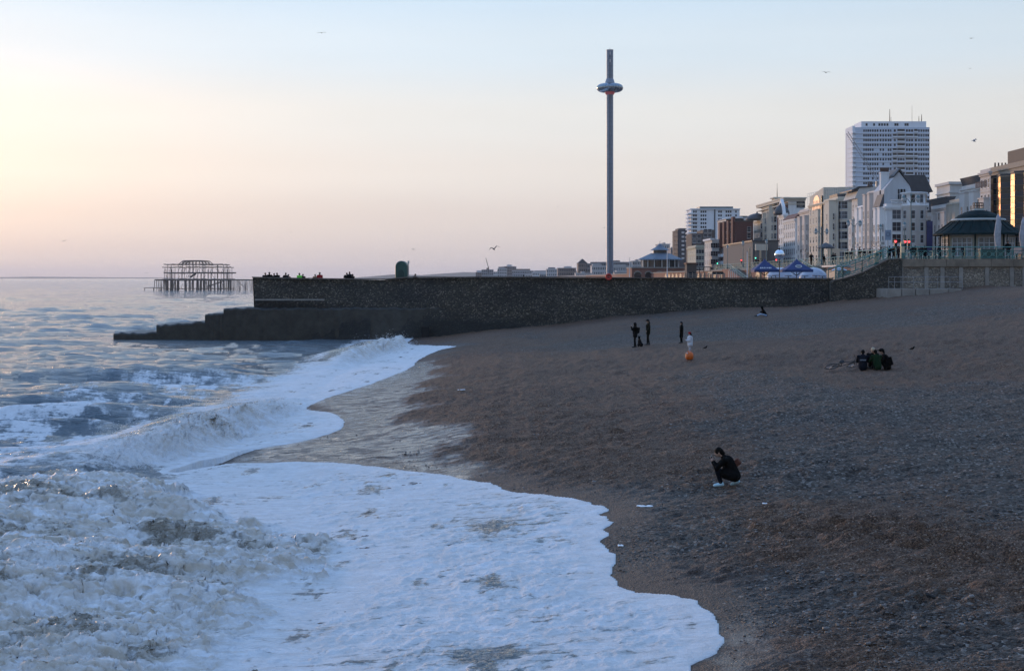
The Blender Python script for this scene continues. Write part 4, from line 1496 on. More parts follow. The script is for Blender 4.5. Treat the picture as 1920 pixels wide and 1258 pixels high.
rel(MB().prism([(X(1682, d), zt + 6.9), (X(1692.5, d), zt + 8.6), (X(1713, d), zt + 4.9), (X(1713, d), zt + 5.4), (X(1692.5, d), zt + 9.1), (X(1681, d), zt + 7.2)], 'y', d + 2.6, d + 13.2).build('roof_edge', SLATE), th)
wrow(th, window_mesh(1.5, 2.6, 2), [(X(1699, d), d + 3, zt + 1.6), (X(1695, d), d + 3, zt + 1.6)], 's')
chimney_side(th, X(1664, d), X(1680, d), d + 6, zt, zt + 8.4, WHITE, 7)
rel(MB().prism([(X(1655, d), zt), (X(1663, d), zt + 3.0), (X(1663.5, d), zt)], 'y', d + 3, d + 9).build('lean_roof', SLATE), th)

# --- bow fronted white terrace left of it
for lb_, pf, pn, yt, d, st, bays, wl_ in (('white house with two bow windows left of the corner hotel', 1626, 1644, 360, 352, 6, ((.05, .48, 1.5, .98), (.52, .95, 1.5, .98)), PINK),
                                          ('lower white bow fronted house, left of the taller bow fronted one', 1608, 1626, 387, 374, 5, ((.05, .48, 1.2, .98), (.52, .95, 1.2, .98)), WHITE)):
    th, x0, x1, d, y1, zt = building(lb_, pf, pn, pn + 1, yt, d, st, 2, 0, wl_, bays=bays, balcony=(1, 2), wf=(1.2, 2.1))
    rel(MB().prism([(x0 + 1, zt), (x0 + 4.5, zt + 4.2), (x0 + 12, zt + 4.2), (x0 + 14, zt)], 'y', d + .2, y1).build('slate_roof', SLATE), th)
th, x0, x1, d, y1, zt = building('narrow pale house with high plain gable wall beside the cream hotel', 1597, 1608, 1640, 372, 398, 6, 2, 0, PALE, bays=((.1, .9, 1.3, .7),), balcony=(1, 2, 3), wf=(1.1, 2.0), cornice=False)
rel(MB().prism([(X(1603, d), zt), (X(1611, d), Z(353, d)), (X(1648, d), Z(350, d)), (X(1648, d), zt)], 'y', d, d + 14).build('gable_wall', PALE), th)
rel(MB().prism([(X(1597, d), Z(358, d)), (X(1610, d), Z(352.5, d)), (X(1634, d), Z(351, d)), (X(1634, d), Z(349, d)), (X(1609, d), Z(350, d)), (X(1597, d), Z(356, d))], 'y', d - .3, d + 14.3).build('roof_edge', SLATE), th)
chimney_side(th, X(1631, d), X(1640, d), d + 2, zt, Z(347, d), SLATE, 3)

# --- the big cream hotel
d = 430.0
th, x0, x1, d, y1, zt = building('large cream hotel with arched lunette window and roof railing', 1517, 1571, 1599, 372, d, 7, 9, 0, CREAM, wf=(1.5, 2.2), bays=((.02, .22, 2.2, .97), (.60, .72, .6, .9)), name='seafront_hotel', side_cols=None)
sh = (zt - UP - .9) / 7
for k in range(7):
    z = UP + sh * k + .8
    for c in (1582.5,):
        wrow(th, window_mesh(2.2, 2.3, 2), [(X(c, d), d, z)], 's')
    for c in (1562.5 + 8, 1566.5 + 9):
        wrow(th, window_mesh(1.1, 2.3, 1), [(X(c, d) if c > 1571 else x0 + .6, d, z)], 's')
rel(MB().tube((X(1573, d), d - .2, UP), (X(1573, d), d - .2, zt - 2), .16).build('drain_pipe', IRON), th)
rel(MB().box(X(1571.5, d), X(1598, d), d + 1, d + 12, zt + .5, Z(363, d)).build('mansard_roof', SLATE), th)
rel(MB().box(X(1588, d), X(1594, d), d + .3, d + 3, zt + .6, Z(365, d)).build('dormer', PALE), th)
wrow(th, window_mesh(1.4, 1.6, 2), [(X(1591, d), d + .3, zt + .9)], 's')
# raised gable with the lunette, over the far half of the front
ga, gb = x0 * F / (1544 - 960), x0 * F / (1518 - 960)
rel(MB().prism([(ga, zt), (ga, zt + 4.6), (gb, zt + 2.6), (gb, zt)], 'x', x0 - .02, x0 + 10).build('gable', CREAM), th)
pts = [(ga + 4.0 + 6.0 + 6.0 * math.cos(math.pi * i / 14), zt - 2.0 + 4.6 * math.sin(math.pi * i / 14)) for i in range(15)]
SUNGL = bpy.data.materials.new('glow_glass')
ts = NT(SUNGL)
ts.set(Base_Color=(0.75, 0.5, 0.36), Metallic=0.9, Roughness=0.2)  # orange sunset reflection put into the pane colour
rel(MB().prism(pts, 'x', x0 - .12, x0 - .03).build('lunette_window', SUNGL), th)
for i in range(5):
    yy = ga + 5.5 + i * 2.2
    rel(MB().box(x0 - .2, x0 - .121, yy, yy + .22, zt - 2.0, zt + .9).build('lunette_bar', CREAM), th)
for i in range(16):
    yy = d + 1 + i * 3
    rel(MB().tube((x0 + .5, yy, zt + .4), (x0 + .5, yy, zt + 3.4 + i * .05), .05, n=5).build('roof_post', M_ST), th)
for zz in (2.4, 3.4):
    rel(MB().tube((x0 + .5, d + 1, zt + zz), (x0 + .5, d + 46, zt + zz + .7), .05, n=5).tube((x0 + .5, d + 1, zt + zz), (x1, d + 1, zt + zz), .05, n=5).build('roof_rail', M_ST), th)
rel(MB().box(x0 - .5, x0 - .15, x0 * F / (1543.5 - 960), x0 * F / (1542 - 960), UP, zt + 2).build('dark_joint', IRON), th)
# --- stepped grey house next on
th, x0, x1, d, y1, zt = building('stepped grey stucco house between the cream hotel and the small white hotel', 1499, 1518, 1524, 393, 478, 6, 5, 0, PINK, bays=((.08, .4, 1.3, .9), (.55, .9, 1.3, .9)), balcony=(1, 2), wf=(1.2, 2.1))
rel(MB().box(x0 + 2, x0 + 12, d + 2, y1 - 6, zt, Z(379, d)).build('attic', SLATE), th)
# --- small white hotel with red roof
th, x0, x1, d, y1, zt = building('small white hotel with red clay roof and tall windows', 1469, 1491, 1503, 410, 500, 6, 6, 0, WHITE, wf=(1.9, 2.6), name='seafront_hotel')
rel(MB().prism([(x0 - .4, zt + .2), (X(1500, d), Z(399, d)), (x1 + .2, Z(399, d)), (x1 + .2, zt + .2)], 'y', d - .3, y1).build('clay_roof', TILE), th)
# --- white ornate gabled front with pointed slate dome
th, x0, x1, d, y1, zt = building('ornate white gabled front with pointed slate dome', 1460, 1470, 1478, 402, 540, 6, 3, 1, WHITE, wf=(1.4, 2.2))
rel(MB().prism([(d + 1, zt), (d + 3, zt + 3.4), (d + 7, zt + 6.2), (d + 11, zt + 3.2), (d + 13, zt)], 'x', x0 - .1, x0 + 1.0).build('gable', WHITE), th)
rel(MB().lathe([(3.0, 0), (3.1, 1.0), (2.7, 2.0), (1.9, 3.0), (1.0, 3.8), (.4, 4.5), (.08, 5.4)], (X(1471, d), d + 6, zt), 12).build('slate_dome', SLATE, None, True), th)
# --- tall white flank of the grand hotel with overhanging cornice
d = 560.0
th = thing('seafront_hotel', (X(1468, d), d, UP), 'tall white hotel flank wall with heavy overhanging cornice', 'building', 'buildings along the seafront')
rel(MB().box(X(1478, d), X(1508, d), d, d + 60, UP, Z(377, d)).build('wall', WHITE), th)
rel(MB().box(X(1468, d), X(1510, d), d - 1, d + 61, Z(377, d), Z(373, d)).box(X(1467, d), X(1511, d), d - 1.8, d + 61.5, Z(373, d) + .003, Z(370.5, d)).build('cornice', CREAM), th)
rel(MB().box(X(1469, d), X(1509, d), d - .3, d + 60, Z(384, d), Z(382.5, d)).build('string_course', CREAM), th)
rel(MB().box(X(1474.5, d), X(1478, d), d + .5, d + 20, UP, Z(380, d)).build('brick_flank', DKRED), th)
wrow(th, window_mesh(2.0, 2.6, 2), [(X(1498, d), d, Z(390, d)), (X(1505, d), d, Z(390, d))], 's')
# --- cream Victorian hotel with corner tower and mast
th, x0, x1, d, y1, zt = building('cream Victorian hotel with tiered corner tower and mast', 1433, 1452, 1462, 384, 585, 8, 10, 2, CREAM, wf=(1.5, 2.3), bays=((.0, .12, 2.0, .98), (.3, .42, 1.6, .9), (.7, .85, 1.8, .9)), balcony=(2, 4), name='seafront_hotel')
rel(MB().box(x0 + .2, x0 + 6, d + .2, d + 7, zt, zt + 2.6).build('tower', CREAM), th)
rel(MB().box(x0 - .5, x0 + 6.6, d - .4, d + 7.6, zt + 2.6, zt + 3.1).build('tower_cornice', CREAM), th)
rel(MB().tube((x0 + 1.5, d + 2, zt + 3), (x0 + 1.5, d + 2, zt + 9), .18, .05, 6).build('mast', IRON), th)
# --- grey brick conference hall in front, with pale fascia
d = 505.0
th = thing('conference_hall', (X(1413, d), d, UP), 'long low grey brick hall with pale fascia band', 'building', 'buildings along the seafront')
rel(MB().box(X(1443, d) - 6, X(1460, d), d, d + 70, UP, Z(453, d)).build('wall', GREYB), th)
rel(MB().box(X(1443, d) - 6.3, X(1460, d) + .2, d - .3, d + 70.2, Z(453, d), Z(450.5, d)).build('roof_edge', DKFRAME), th)
rel(MB().box(X(1416, d), X(1437, d), d - 2, d + 12, UP, Z(470, d)).build('lower_block', GREYB), th)
rel(MB().box(X(1415, d), X(1437.5, d), d - 2.3, d + 12.2, Z(469.8, d), Z(458, d)).build('fascia', CREAM), th)
wrow(th, window_mesh(2.6, 1.5, 0, DKFRAME, False), [(X(c, d), d - 2, UP + 3) for c in (1419, 1425, 1431)], 's')
# --- domed cream block
th, x0, x1, d, y1, zt = building('cream block with dark slate dome left of the Victorian hotel', 1413, 1428, 1434, 412, 615, 6, 6, 2, CREAM, wf=(1.6, 2.4))
rel(MB().lathe([(4.4, 0), (4.3, .6), (3.8, 1.4), (2.8, 2.2), (1.5, 2.75), (.4, 3.0), (.2, 3.5), (.05, 4.0)], (X(1424, d), d + 6, zt), 16, sx=1.15).build('slate_dome', SLATE, None, True), th)
# --- red brick block
th, x0, x1, d, y1, zt = building('dark red brick apartment block with white balconies', 1347, 1379, 1412, 416, 600, 7, 9, 0, DKRED, wf=(2.2, 2.0), cornice=False, name='apartment_block')
for k in range(3):
    sh = (zt - UP) / 7
    z = UP + sh * (k + .4)
    for j in range(3):
        ya = d + (y1 - d) * (j / 3 + .04)
        rel(MB().box(x0 - 1.7, x0, ya, ya + (y1 - d) * .26, z, z + 1.3).build('balcony', WHITE), th)
for j in range(4):
    ya = d + (y1 - d) * (j / 4 + .02)
    rel(MB().box(x0 - 1.0, x0 + .1, ya, ya + (y1 - d) * .10, UP + 12, zt + (1.2 if j else 2.2)).build('brick_pier', DKRED), th)
wrow(th, window_mesh(1.6, 2.2), [(X(1404.5, d), d, Z(435, d)), (X(1404.5, d), d, Z(447, d))], 's')
rel(MB().box(X(1377, d), X(1413, d), d - .2, d + 20, zt, zt + .5).build('parapet', BROWNB), th)
# pale curved roof block behind it
d = 690.0
th = thing('apartment_block', (X(1361, d), d, UP), 'pale flat roofed top floors showing above the red brick block', 'building', 'buildings along the seafront')
rel(MB().box(X(1362, d), X(1392, d), d, d + 30, UP, Z(410, d)).box(X(1392, d), X(1414, d), d + 2, d + 30, UP, Z(408, d)).build('wall', PALE), th)
rel(MB().prism([(X(1359, d), Z(410, d)), (X(1372, d), Z(405.5, d)), (X(1392, d), Z(407, d)), (X(1393, d), Z(409, d)), (X(1361, d), Z(411, d))], 'y', d - 1, d + 30).build('curved_roof', WHITE), th)
rel(MB().box(X(1390, d), X(1404, d), d + 3, d + 20, Z(408, d), Z(404.5, d)).build('plant_room', GREYB), th)
wrow(th, window_mesh(2.4, 1.4, 0, DKFRAME, False), [(X(c, d), d, Z(415.5, d)) for c in range(1366, 1392, 6)], 's')
# --- grey white framed building and low cream house
th, x0, x1, d, y1, zt = building('grey and white framed block left of the red brick block', 1321, 1335, 1348, 449, 640, 4, 4, 3, PALE, wf=(2.2, 2.2), cornice=False)
rel(MB().box(x0 - .8, x1 - 2, d - .6, y1, zt - .3, zt + .5).build('roof_slab', WHITE), th)
th, x0, x1, d, y1, zt = building('low cream house with parapet in front of the dark blocks', 1289, 1305, 1320, 462, 620, 4, 4, 3, paint('yellow_cream', (0.47, 0.45, 0.35)), wf=(1.2, 1.7))
# --- brown blocks behind
d = 760.0
th = thing('apartment_block', (X(1297, d), d, UP), 'stepped brown brick block in front of the white slab block', 'building', 'buildings along the seafront')
rel(MB().box(X(1297, d), X(1318, d), d, d + 25, UP, Z(438, d)).box(X(1318, d) , X(1339, d), d - .01, d + 25, UP, Z(431, d)).build('wall', BROWNB), th)
wrow(th, window_mesh(2.0, 1.8), [(X(c, d), d - .01, Z(q, d)) for q in (436, 445, 454) for c in (1323, 1331)], 's')
wrow(th, window_mesh(2.0, 1.8), [(X(c, d), d, Z(q, d)) for q in (447, 456) for c in (1302, 1311)], 's')
d = 880.0
th = thing('apartment_block', (X(1265, d), d, UP), 'dark tower block with pale window column and scaffolding', 'building', 'buildings along the seafront')
rel(MB().box(X(1271, d), X(1291, d), d, d + 30, UP, Z(431, d)).build('wall', mat('dark_slate_brick', (0.06, 0.06, 0.068), 0.8)), th)
rel(MB().box(X(1273, d), X(1289, d), d + 2, d + 20, Z(431, d), Z(428, d)).build('plant_room', GREYB), th)
for k in range(7):
    rel(MB().box(X(1278, d), X(1283, d), d - .4, d, Z(438 + k * 8, d), Z(434.5 + k * 8, d)).build('window_panel', PALE), th)
mbx = MB()
for k in range(8):
    mbx.box(X(1264, d), X(1271, d), d, d + .3, Z(436 + k * 8, d), Z(435.2 + k * 8, d))
for c in (1264, 1267.5, 1270.6):
    mbx.box(X(c, d) - .12, X(c, d) + .12, d, d + .3, UP, Z(433, d))
rel(mbx.build('scaffolding', IRON), th)
# --- white slab block, rounded balconies on its sea end
d = 820.0
th = thing('apartment_block', (X(1290, d), d, UP), 'white slab apartment block with rounded balconies and glass penthouse', 'building', 'buildings along the seafront')
zt = Z(393, d)
rel(MB().box(X(1296, d), X(1387, d), d, d + 20, UP, zt).build('wall', TOWERW), th)
rel(MB().box(X(1313, d), X(1376, d), d + 3, d + 18, zt, Z(387, d)).build('penthouse', mat('grey_green_glass', (0.10, 0.14, 0.15), 0.3)), th)
rel(MB().box(X(1294, d), X(1388, d), d - .8, d + 20.5, zt, zt + .5).build('roof_slab', TOWERW), th)
for k in range(8):
    q = 396 + k * 7.2
    for c in (1301, 1305, 1315, 1319, 1323, 1348, 1352, 1362, 1366, 1370, 1380):
        wrow(th, window_mesh(.9, 1.25, 0, DKFRAME, False), [(X(c, d), d, Z(q + 3.2, d))], 's')
    rel(MB().box(X(1290, d), X(1308, d), d - 1.6, d + 12, Z(q + 5.8, d), Z(q + 3.6, d)).build('balcony', TOWERW), th)
rel(MB().box(X(1339, d), X(1341, d), d - .3, d, UP, zt).build('stair_strip', DKFRAME), th)

# --- white tower block
d = 900.0
th = thing('tower_block', (X(1600, d), d, UP), 'tall white tower block with rows of windows and roof antennas', 'building')
xa, xb = X(1604, d), X(1743, d)
zt = Z(239, d)
rel(MB().box(xa, xb, d, d + 22, UP, zt).build('wall', paint('tower_blue_white', (0.56, 0.61, 0.68), 0.05)), th)
rel(MB().box(X(1616, d), X(1738, d), d + 1.5, d + 20, zt, Z(227.5, d)).build('plant_storey', TOWERW), th)
rel(MB().box(X(1599, d), xa, d + 1, d + 20, UP, zt + 1).build('end_stack', TOWERW), th)
NS = 17
wrow(th, window_mesh(1.2, 1.6, 0, DKFRAME, False), [(X(c, d), d + 1.5, Z(236, d)) for c in (1626, 1640, 1650, 1655, 1660, 1665, 1680, 1684, 1699, 1703)], 's')
tr = random.Random(9)
wa, wb_, wc = window_mesh(1.0, 1.45, 0, DKFRAME, False), window_mesh(1.25, 1.5, 0, DKFRAME, False), window_mesh(4.6, 1.7, 0, DKFRAME, False)
for k in range(NS):
    q = 247.5 + k * 8.95
    z = Z(q, d)
    for c in (1620, 1624, 1628, 1632, 1636.5, 1641, 1645.5, 1651, 1656, 1661, 1666, 1670):
        if tr.random() < .93:
            wrow(th, wa, [(X(c, d), d, z)], 's')
    for c in (1723, 1727.5, 1732, 1736.5, 1740.5):
        wrow(th, wa, [(X(c, d), d, z)], 's')
    # recessed loggias in the middle
    for c0, c1 in ((1674, 1681.5), (1682.5, 1696.5), (1698, 1712.5), (1714, 1720.5)):
        if tr.random() < .55:
            rel(MB().box(X(c0, d), X(c1, d), d - .03, d - .005, z - .3, z + 1.7).build('loggia', DKGL), th)
            rel(MB().box(X(c0, d), X(c1, d), d - .9, d - .031, z - .5, z + .25).build('balcony_front', TOWERW), th)
        else:
            n = max(1, int((c1 - c0) / 3.9))
            wrow(th, wb_, [(x, d, z) for x in lin(X(c0, d), X(c1, d), n)], 's')
    rel(MB().box(xa - .2, xb + .2, d - .35, d - .002, z - 1.15, z - .85).build('floor_band', TOWERW), th)
    rel(MB().box(X(1598.5, d), X(1604, d), d - .6, d + 12, z - .9, z + .2).build('end_balcony', TOWERW), th)
for c, top, r in ((1673, 203, .3), (1675.5, 218, .15), (1715, 196, .12), (1728, 216, .25), (1733, 213, .3)):
    rel(MB().tube((X(c, d), d + 6, Z(228, d)), (X(c, d), d + 6, Z(top, d)), r, r * .5, 6).build('antenna', IRON), th)
# tower crane standing behind, its jib leaning over
cd = 640.0
th = thing('tower_crane', (X(1640, cd), cd, UP), 'thin luffing crane jib slanting across the white tower block', 'crane')
a_, b_ = at(1587, 251, cd), at(1644, 340, cd)
up_ = Vector((0.7, 0, .9))
mbx = MB().tube(a_, b_, .14, n=5).tube(a_ + up_, b_ + up_, .14, n=5)
for i in range(26):
    f0, f1 = i / 26, (i + 1) / 26
    mbx.tube(a_.lerp(b_, f0), (a_ + up_).lerp(b_ + up_, f1), .06, n=4)
mbx.build('jib', M_ST)
rel(bpy.data.objects['jib'], th)
rel(MB().tube(b_, (b_.x, cd, UP), .55, n=6).build('mast', M_ST), th)
rel(MB().tube(a_, (a_.x, cd, Z(350, cd)), .035, n=4).build('hoist_rope', IRON), th)

# --- observation tower with its glass pod
d = 915.0
tx = X(1143.5, d)
th = thing('observation_tower', (tx, d, LOW), 'very tall slender observation tower with a glass ring pod near its top', 'tower')
M_MESH = bpy.data.materials.new('tower_cladding')
t = NT(M_MESH)
sp = t.n('ShaderNodeSeparateXYZ')
t.l(t.geo(), sp.inputs[0])
seam = t.math('POWER', t.math('ABSOLUTE', t.math('SINE', t.math('MULTIPLY', sp.outputs[2], 1.05))), 30.0)
t.set(Base_Color=t.mix(seam, t.ramp(t.noise(t.geo((1, 1, .3)), 1.2, 3), [(0.3, (0.17, 0.205, 0.25)), (0.7, (0.24, 0.28, 0.33))]), (0.15, 0.18, 0.22)), Roughness=0.5, Metallic=0.25)
ztop, rT = Z(95.5, d), 6.4 / F * d
rel(MB().lathe([(rT, 0), (rT, ztop - LOW)], (tx, d, LOW), 32).build('shaft', M_MESH, None, False), th)
for s in (-.42, .42):
    rel(MB().box(tx + s * rT * .55 - .18, tx + s * rT * .55 + .18, d - rT * 1.02, d - rT * .7, LOW, ztop - 1).build('guide_rail', mat('rail_dark', (0.06, 0.075, 0.095), 0.5, 0.3)), th)
rel(MB().lathe([(rT + .12, 0), (rT + .12, .5)], (tx, d, ztop), 32).build('top_rim', M_ST), th)
rel(MB().tube((tx, d, ztop), (tx, d, ztop + 1.8), .1, n=5).build('beacon_mast', M_ST), th)
for q in (101, 115):
    rel(MB().box(tx - .25, tx + .25, d - rT * 1.06, d - rT * .99, Z(q + 3, d), Z(q - 2.5, d)).build('beacon_light', WHITE), th)
zp = Z(165.5, d)
rp = 24.8 / F * d
M_POD = bpy.data.materials.new('pod_glass')
t = NT(M_POD)
t.set(Base_Color=(0.22, 0.28, 0.32), Metallic=0.85, Roughness=0.08)
prof = [(rT + .3, -2.9)]
hp = 8.2 / F * d
for k in range(-8, 9):
    a = R(90) * k / 8
    prof.append((rT + 1.2 + (rp - rT - 1.2) * math.cos(a) ** 0.8 if abs(k) < 8 else rT + 1.2, hp * math.sin(a)))
prof = prof[1:]
pod = rel(MB().lathe(prof, (tx, d, zp), 40).build('pod', M_POD, None, True), th)
sub = MB()
for i in range(24):
    a0 = 2 * math.pi * i / 24
    pts = [(tx + (r_ + .05) * math.cos(a0), d + (r_ + .05) * math.sin(a0), zp + z_) for r_, z_ in prof[2:-2:2]]
    sub.path(pts, .09, 4)
fr_o = rel(sub.build('pod_ribs', M_ST), th)
rel(MB().lathe([(rT + .25, 0), (rT + 1.6, 2.2), (rT + 1.3, 2.6)], (tx, d, zp - hp - 1.6), 32).build('pod_base', emis('pod_red_light', (0.6, 0.12, 0.14), 0.14), None, True), th)
rel(MB().lathe([(rT + 1.4, 0), (rT + .9, 1.5), (rT + .2, 3.8)], (tx, d, zp + hp - .8), 32).build('pod_collar', M_MESH, None, True), th)

# --- octagonal pavilion with tiered roof on the front
d = 480.0
px0, px1 = 1203, 1288
pc = (px0 + px1) / 2
cx_, rr = X(1242, d), 45 / F * d
th = thing('pavilion', (cx_, d, LOW), 'brick seafront pavilion with arched base and tiered pagoda roof', 'pavilion')
ze, zr = Z(487, d), Z(463, d)
M_LEAD = mat('blue_grey_roof', (0.10, 0.125, 0.155), 0.5, var=0.15)
rel(MB().lathe([(rr, 0), (rr * .96, .35), (rr * .42, (zr - ze) * .52)], (cx_, d + 8, ze), 8, rot=R(22.5)).build('roof', M_LEAD), th)
rel(MB().lathe([(rr * .30, 0), (rr * .30, 1.2)], (cx_, d + 8, ze + (zr - ze) * .50), 8, rot=R(22.5)).build('lantern', mat('shadow_glass', (0.05, 0.06, 0.07), 0.3)), th)
rel(MB().lathe([(rr * .44, 0), (rr * .2, 1.0), (.1, 2.3)], (cx_, d + 8, ze + (zr - ze) * .50 + 1.2), 8, rot=R(22.5)).build('lantern_roof', M_LEAD), th)
rel(MB().tube((cx_, d + 8, zr - 1), (cx_, d + 8, Z(451, d)), .07, n=5).build('finial', IRON), th)
rel(MB().lathe([(rr * .80, 0), (rr * .80, ze - Z(503, d))], (cx_, d + 8, Z(503, d)), 8, rot=R(22.5)).build('glazed_storey', DKGL), th)
for i in range(16):
    a = 2 * math.pi * i / 16
    rel(MB().box(cx_ + rr * .8 * math.cos(a) - .12, cx_ + rr * .8 * math.cos(a) + .12, d + 8 + rr * .8 * math.sin(a) - .12, d + 8 + rr * .8 * math.sin(a) + .12, Z(503, d), ze).build('mullion', FRAME), th)
rel(MB().box(X(1184, d), X(1290, d), d - 1, d + 20, LOW - 1, Z(503, d)).build('brick_base', M_BRICK), th)
rel(MB().box(X(1183, d), X(1291, d), d - 1.6, d + 20.4, Z(503, d), Z(501, d)).build('terrace_edge', M_CONC), th)
for k in range(5):
    c = 1195 + k * 20.5
    a0, a1, zs = X(c - 6.5, d), X(c + 6.5, d), Z(514, d)
    arc = [(a0, LOW)] + [((a0 + a1) / 2 - (a1 - a0) / 2 * math.cos(math.pi * i / 10), zs + (a1 - a0) / 2 * .75 * math.sin(math.pi * i / 10)) for i in range(11)] + [(a1, LOW)]
    rel(MB().prism(arc, 'y', d - 1.12, d - 1.003).build('arch_window', DKGL), th)
    mbx = MB()
    for i in range(10):
        p0, p1 = arc[1 + i], arc[2 + i]
        mbx.tube((p0[0], d - 1.2, p0[1]), (p1[0], d - 1.2, p1[1]), .22, n=5)
    rel(mbx.build('arch_trim', M_CONC), th)

# --- low far town along the bay, hazy
ft = random.Random(12)
FARM = [paint('far_pale', (0.40, 0.38, 0.36)), paint('far_grey', (0.27, 0.26, 0.26)), paint('far_brown', (0.20, 0.16, 0.14)), paint('far_white', (0.50, 0.49, 0.48))]
far = [(1084, 1101, 494, 1250, 2, 'gable'), (1101, 1125, 495, 1260, 1, ''), (1119, 1190, 492, 1330, 1, ''), (1110, 1140, 499, 1180, 3, ''), (1140, 1180, 500, 1190, 3, ''),
       (1186, 1202, 490, 1300, 0, ''), (1046, 1080, 503, 1500, 2, ''), (1025, 1050, 505, 1550, 0, ''), (998, 1028, 511, 1700, 3, ''), (960, 1000, 508, 1900, 1, ''), (933, 950, 504, 1950, 0, ''),
       (945, 968, 500, 2000, 2, ''), (903, 925, 506, 2150, 1, ''), (892, 906, 511, 2200, 2, ''), (1080, 1112, 513, 1150, 3, ''), (1112, 1150, 515, 1120, 0, ''), (1152, 1192, 511, 1080, 3, ''),
       (1240, 1262, 474, 1000, 3, ''), (1258, 1272, 466, 960, 1, ''), (1236, 1256, 458.5, 1010, 3, ''), (1190, 1240, 505, 900, 0, ''), (1286, 1300, 470, 900, 0, ''), (925, 945, 510, 2100, 3, ''), (985, 1012, 515, 1800, 0, ''), (1012, 1048, 514, 1650, 1, '')]
words = ['low flat roofed', 'stepped', 'broad', 'narrow', 'plain', 'gabled', 'squat', 'long']
shade = {0: 'pale', 1: 'grey', 2: 'brown', 3: 'whitish'}
for i, (p0, p1, q, d, mi, kd) in enumerate(far):
    th = thing('distant_building', (X(p0, d), d, 3), '', 'building', 'far buildings along the bay')
    where = 'right of the observation tower' if p0 > 1143 else ('just left of the observation tower' if p0 > 1075 else 'far down the bay')
    zt = Z(q, d)
    rel(MB().box(X(p0, d), X(p1, d), d, d + 25, 3, zt).build('wall', FARM[mi]), th)
    if kd == 'gable':
        rel(MB().prism([(X(p0, d) - .5, zt), (X((p0 + p1) / 2, d), zt + 4), (X(p1, d) + .5, zt)], 'y', d - .4, d + 25).build('roof', SLATE), th)
    else:
        a, b = sorted((ft.uniform(.05, .6), ft.uniform(.4, .95)))
        rel(MB().box(X(p0 + (p1 - p0) * a, d), X(p0 + (p1 - p0) * max(b, a + .2), d), d + 3, d + 18, zt, zt + 1.4 * d / 1000).build('roof_room', FARM[(mi + 1) % 4]), th)
        rel(MB().box(X(p0, d) - .4, X(p1, d) + .4, d - .4, d + 25, zt, zt + .45).build('roof_edge', FARM[3]), th)
    nfl = max(1, int((zt - 6) / 4.2))
    nc = max(3, int((p1 - p0) / 3.2))
    wme = window_mesh(round(.5 * 3.2 / F * d, 1), 2.0, 0, DKFRAME, False)
    for k in range(nfl):
        for x in lin(X(p0, d), X(p1, d), nc):
            put('window', wme, th, Vector((x, d, zt - 3.0 - 4.0 * k)) - th.location)
    th['label'] = '%s %s building, top near the %s of the skyline, %s' % (words[i % 8], shade[mi], 'haze' if d > 1400 else 'foot', where)
FARLABELS = {}
lab = ['gabled brown house end left of the observation tower', 'grey block joined to the gabled house, with balconies', 'long flat grey roofline crossing behind the observation tower',
       'whitish terrace low on the left side of the tower foot', 'whitish terrace low on the right side of the tower foot', 'pale block between the tower and the brick pavilion', 'brown blocks left of the gabled house',
       'pale stepped block left of the brown blocks', 'long low whitish row in the middle of the far shore', 'broad grey block right of the rooftop masts', 'narrow pale block beside the tallest far roof',
       'tallest far brown block with roof room', 'grey block under the far crane', 'leftmost low brown block of the far shore', 'low white sheds in front of the gabled house', 'low pale sheds at the tower foot',
       'low white café front right of the tower foot', 'white block behind the pavilion roof', 'grey block beside the scaffolded tower block', 'highest white block behind the pavilion finial', 'low pale row behind the pavilion',
       'pale block peeping out behind the low cream house', 'lowest whitish house between two far blocks', 'low pale far row close to the groyne top', 'low grey far row right of the whitish row']
for o, s in zip([o for o in bpy.data.objects if o.name.startswith('distant_building')], lab):
    o['label'] = s
th = thing('tower_crane', (X(915, 2150), 2150, 20), 'thin far crane jib leaning over the far shore', 'crane')
rel(MB().tube(at(916, 503, 2150), at(911, 484, 2150), .45, n=5).build('jib', IRON), th)
rel(MB().tube(at(916, 512, 2150), at(916, 500, 2150), .6, n=5).build('mast', IRON), th)

# --- headlands
def hill(name, pts, d, depth, colr, label):
    m = MB()
    n = len(pts)
    vs = [(X(p, d), d, Z(q, d)) for p, q in pts] + [(X(p, d), d - depth, -2) for p, q in pts] + [(X(p, d), d + depth, -2) for p, q in pts]
    fs = [(i, i + 1, n + i + 1, n + i) for i in range(n - 1)] + [(i + 1, i, 2 * n + i, 2 * n + i + 1) for i in range(n - 1)]
    m.add(vs, fs)
    tag(m.build(name, colr, None, True), label, 'hill', kind='structure')


M_HILL = mat('hill_green', (0.055, 0.065, 0.055), 0.9, var=0.2, scale=0.01)
hill('hill', [(650, 522), (700, 518), (740, 514.5), (790, 516), (830, 513), (870, 510.5), (905, 511), (960, 509), (1020, 507), (1080, 508), (1140, 511), (1250, 505), (1400, 500), (1600, 495)], 7500, 800, M_HILL, 'low blue hills behind the far shore')
hill('headland', [(-300, 521), (-100, 519.5), (0, 519.8), (60, 519), (120, 519.3), (200, 520), (280, 520.2), (340, 521.5)], 16000, 400, M_HILL, 'faint headland on the sea horizon at left')

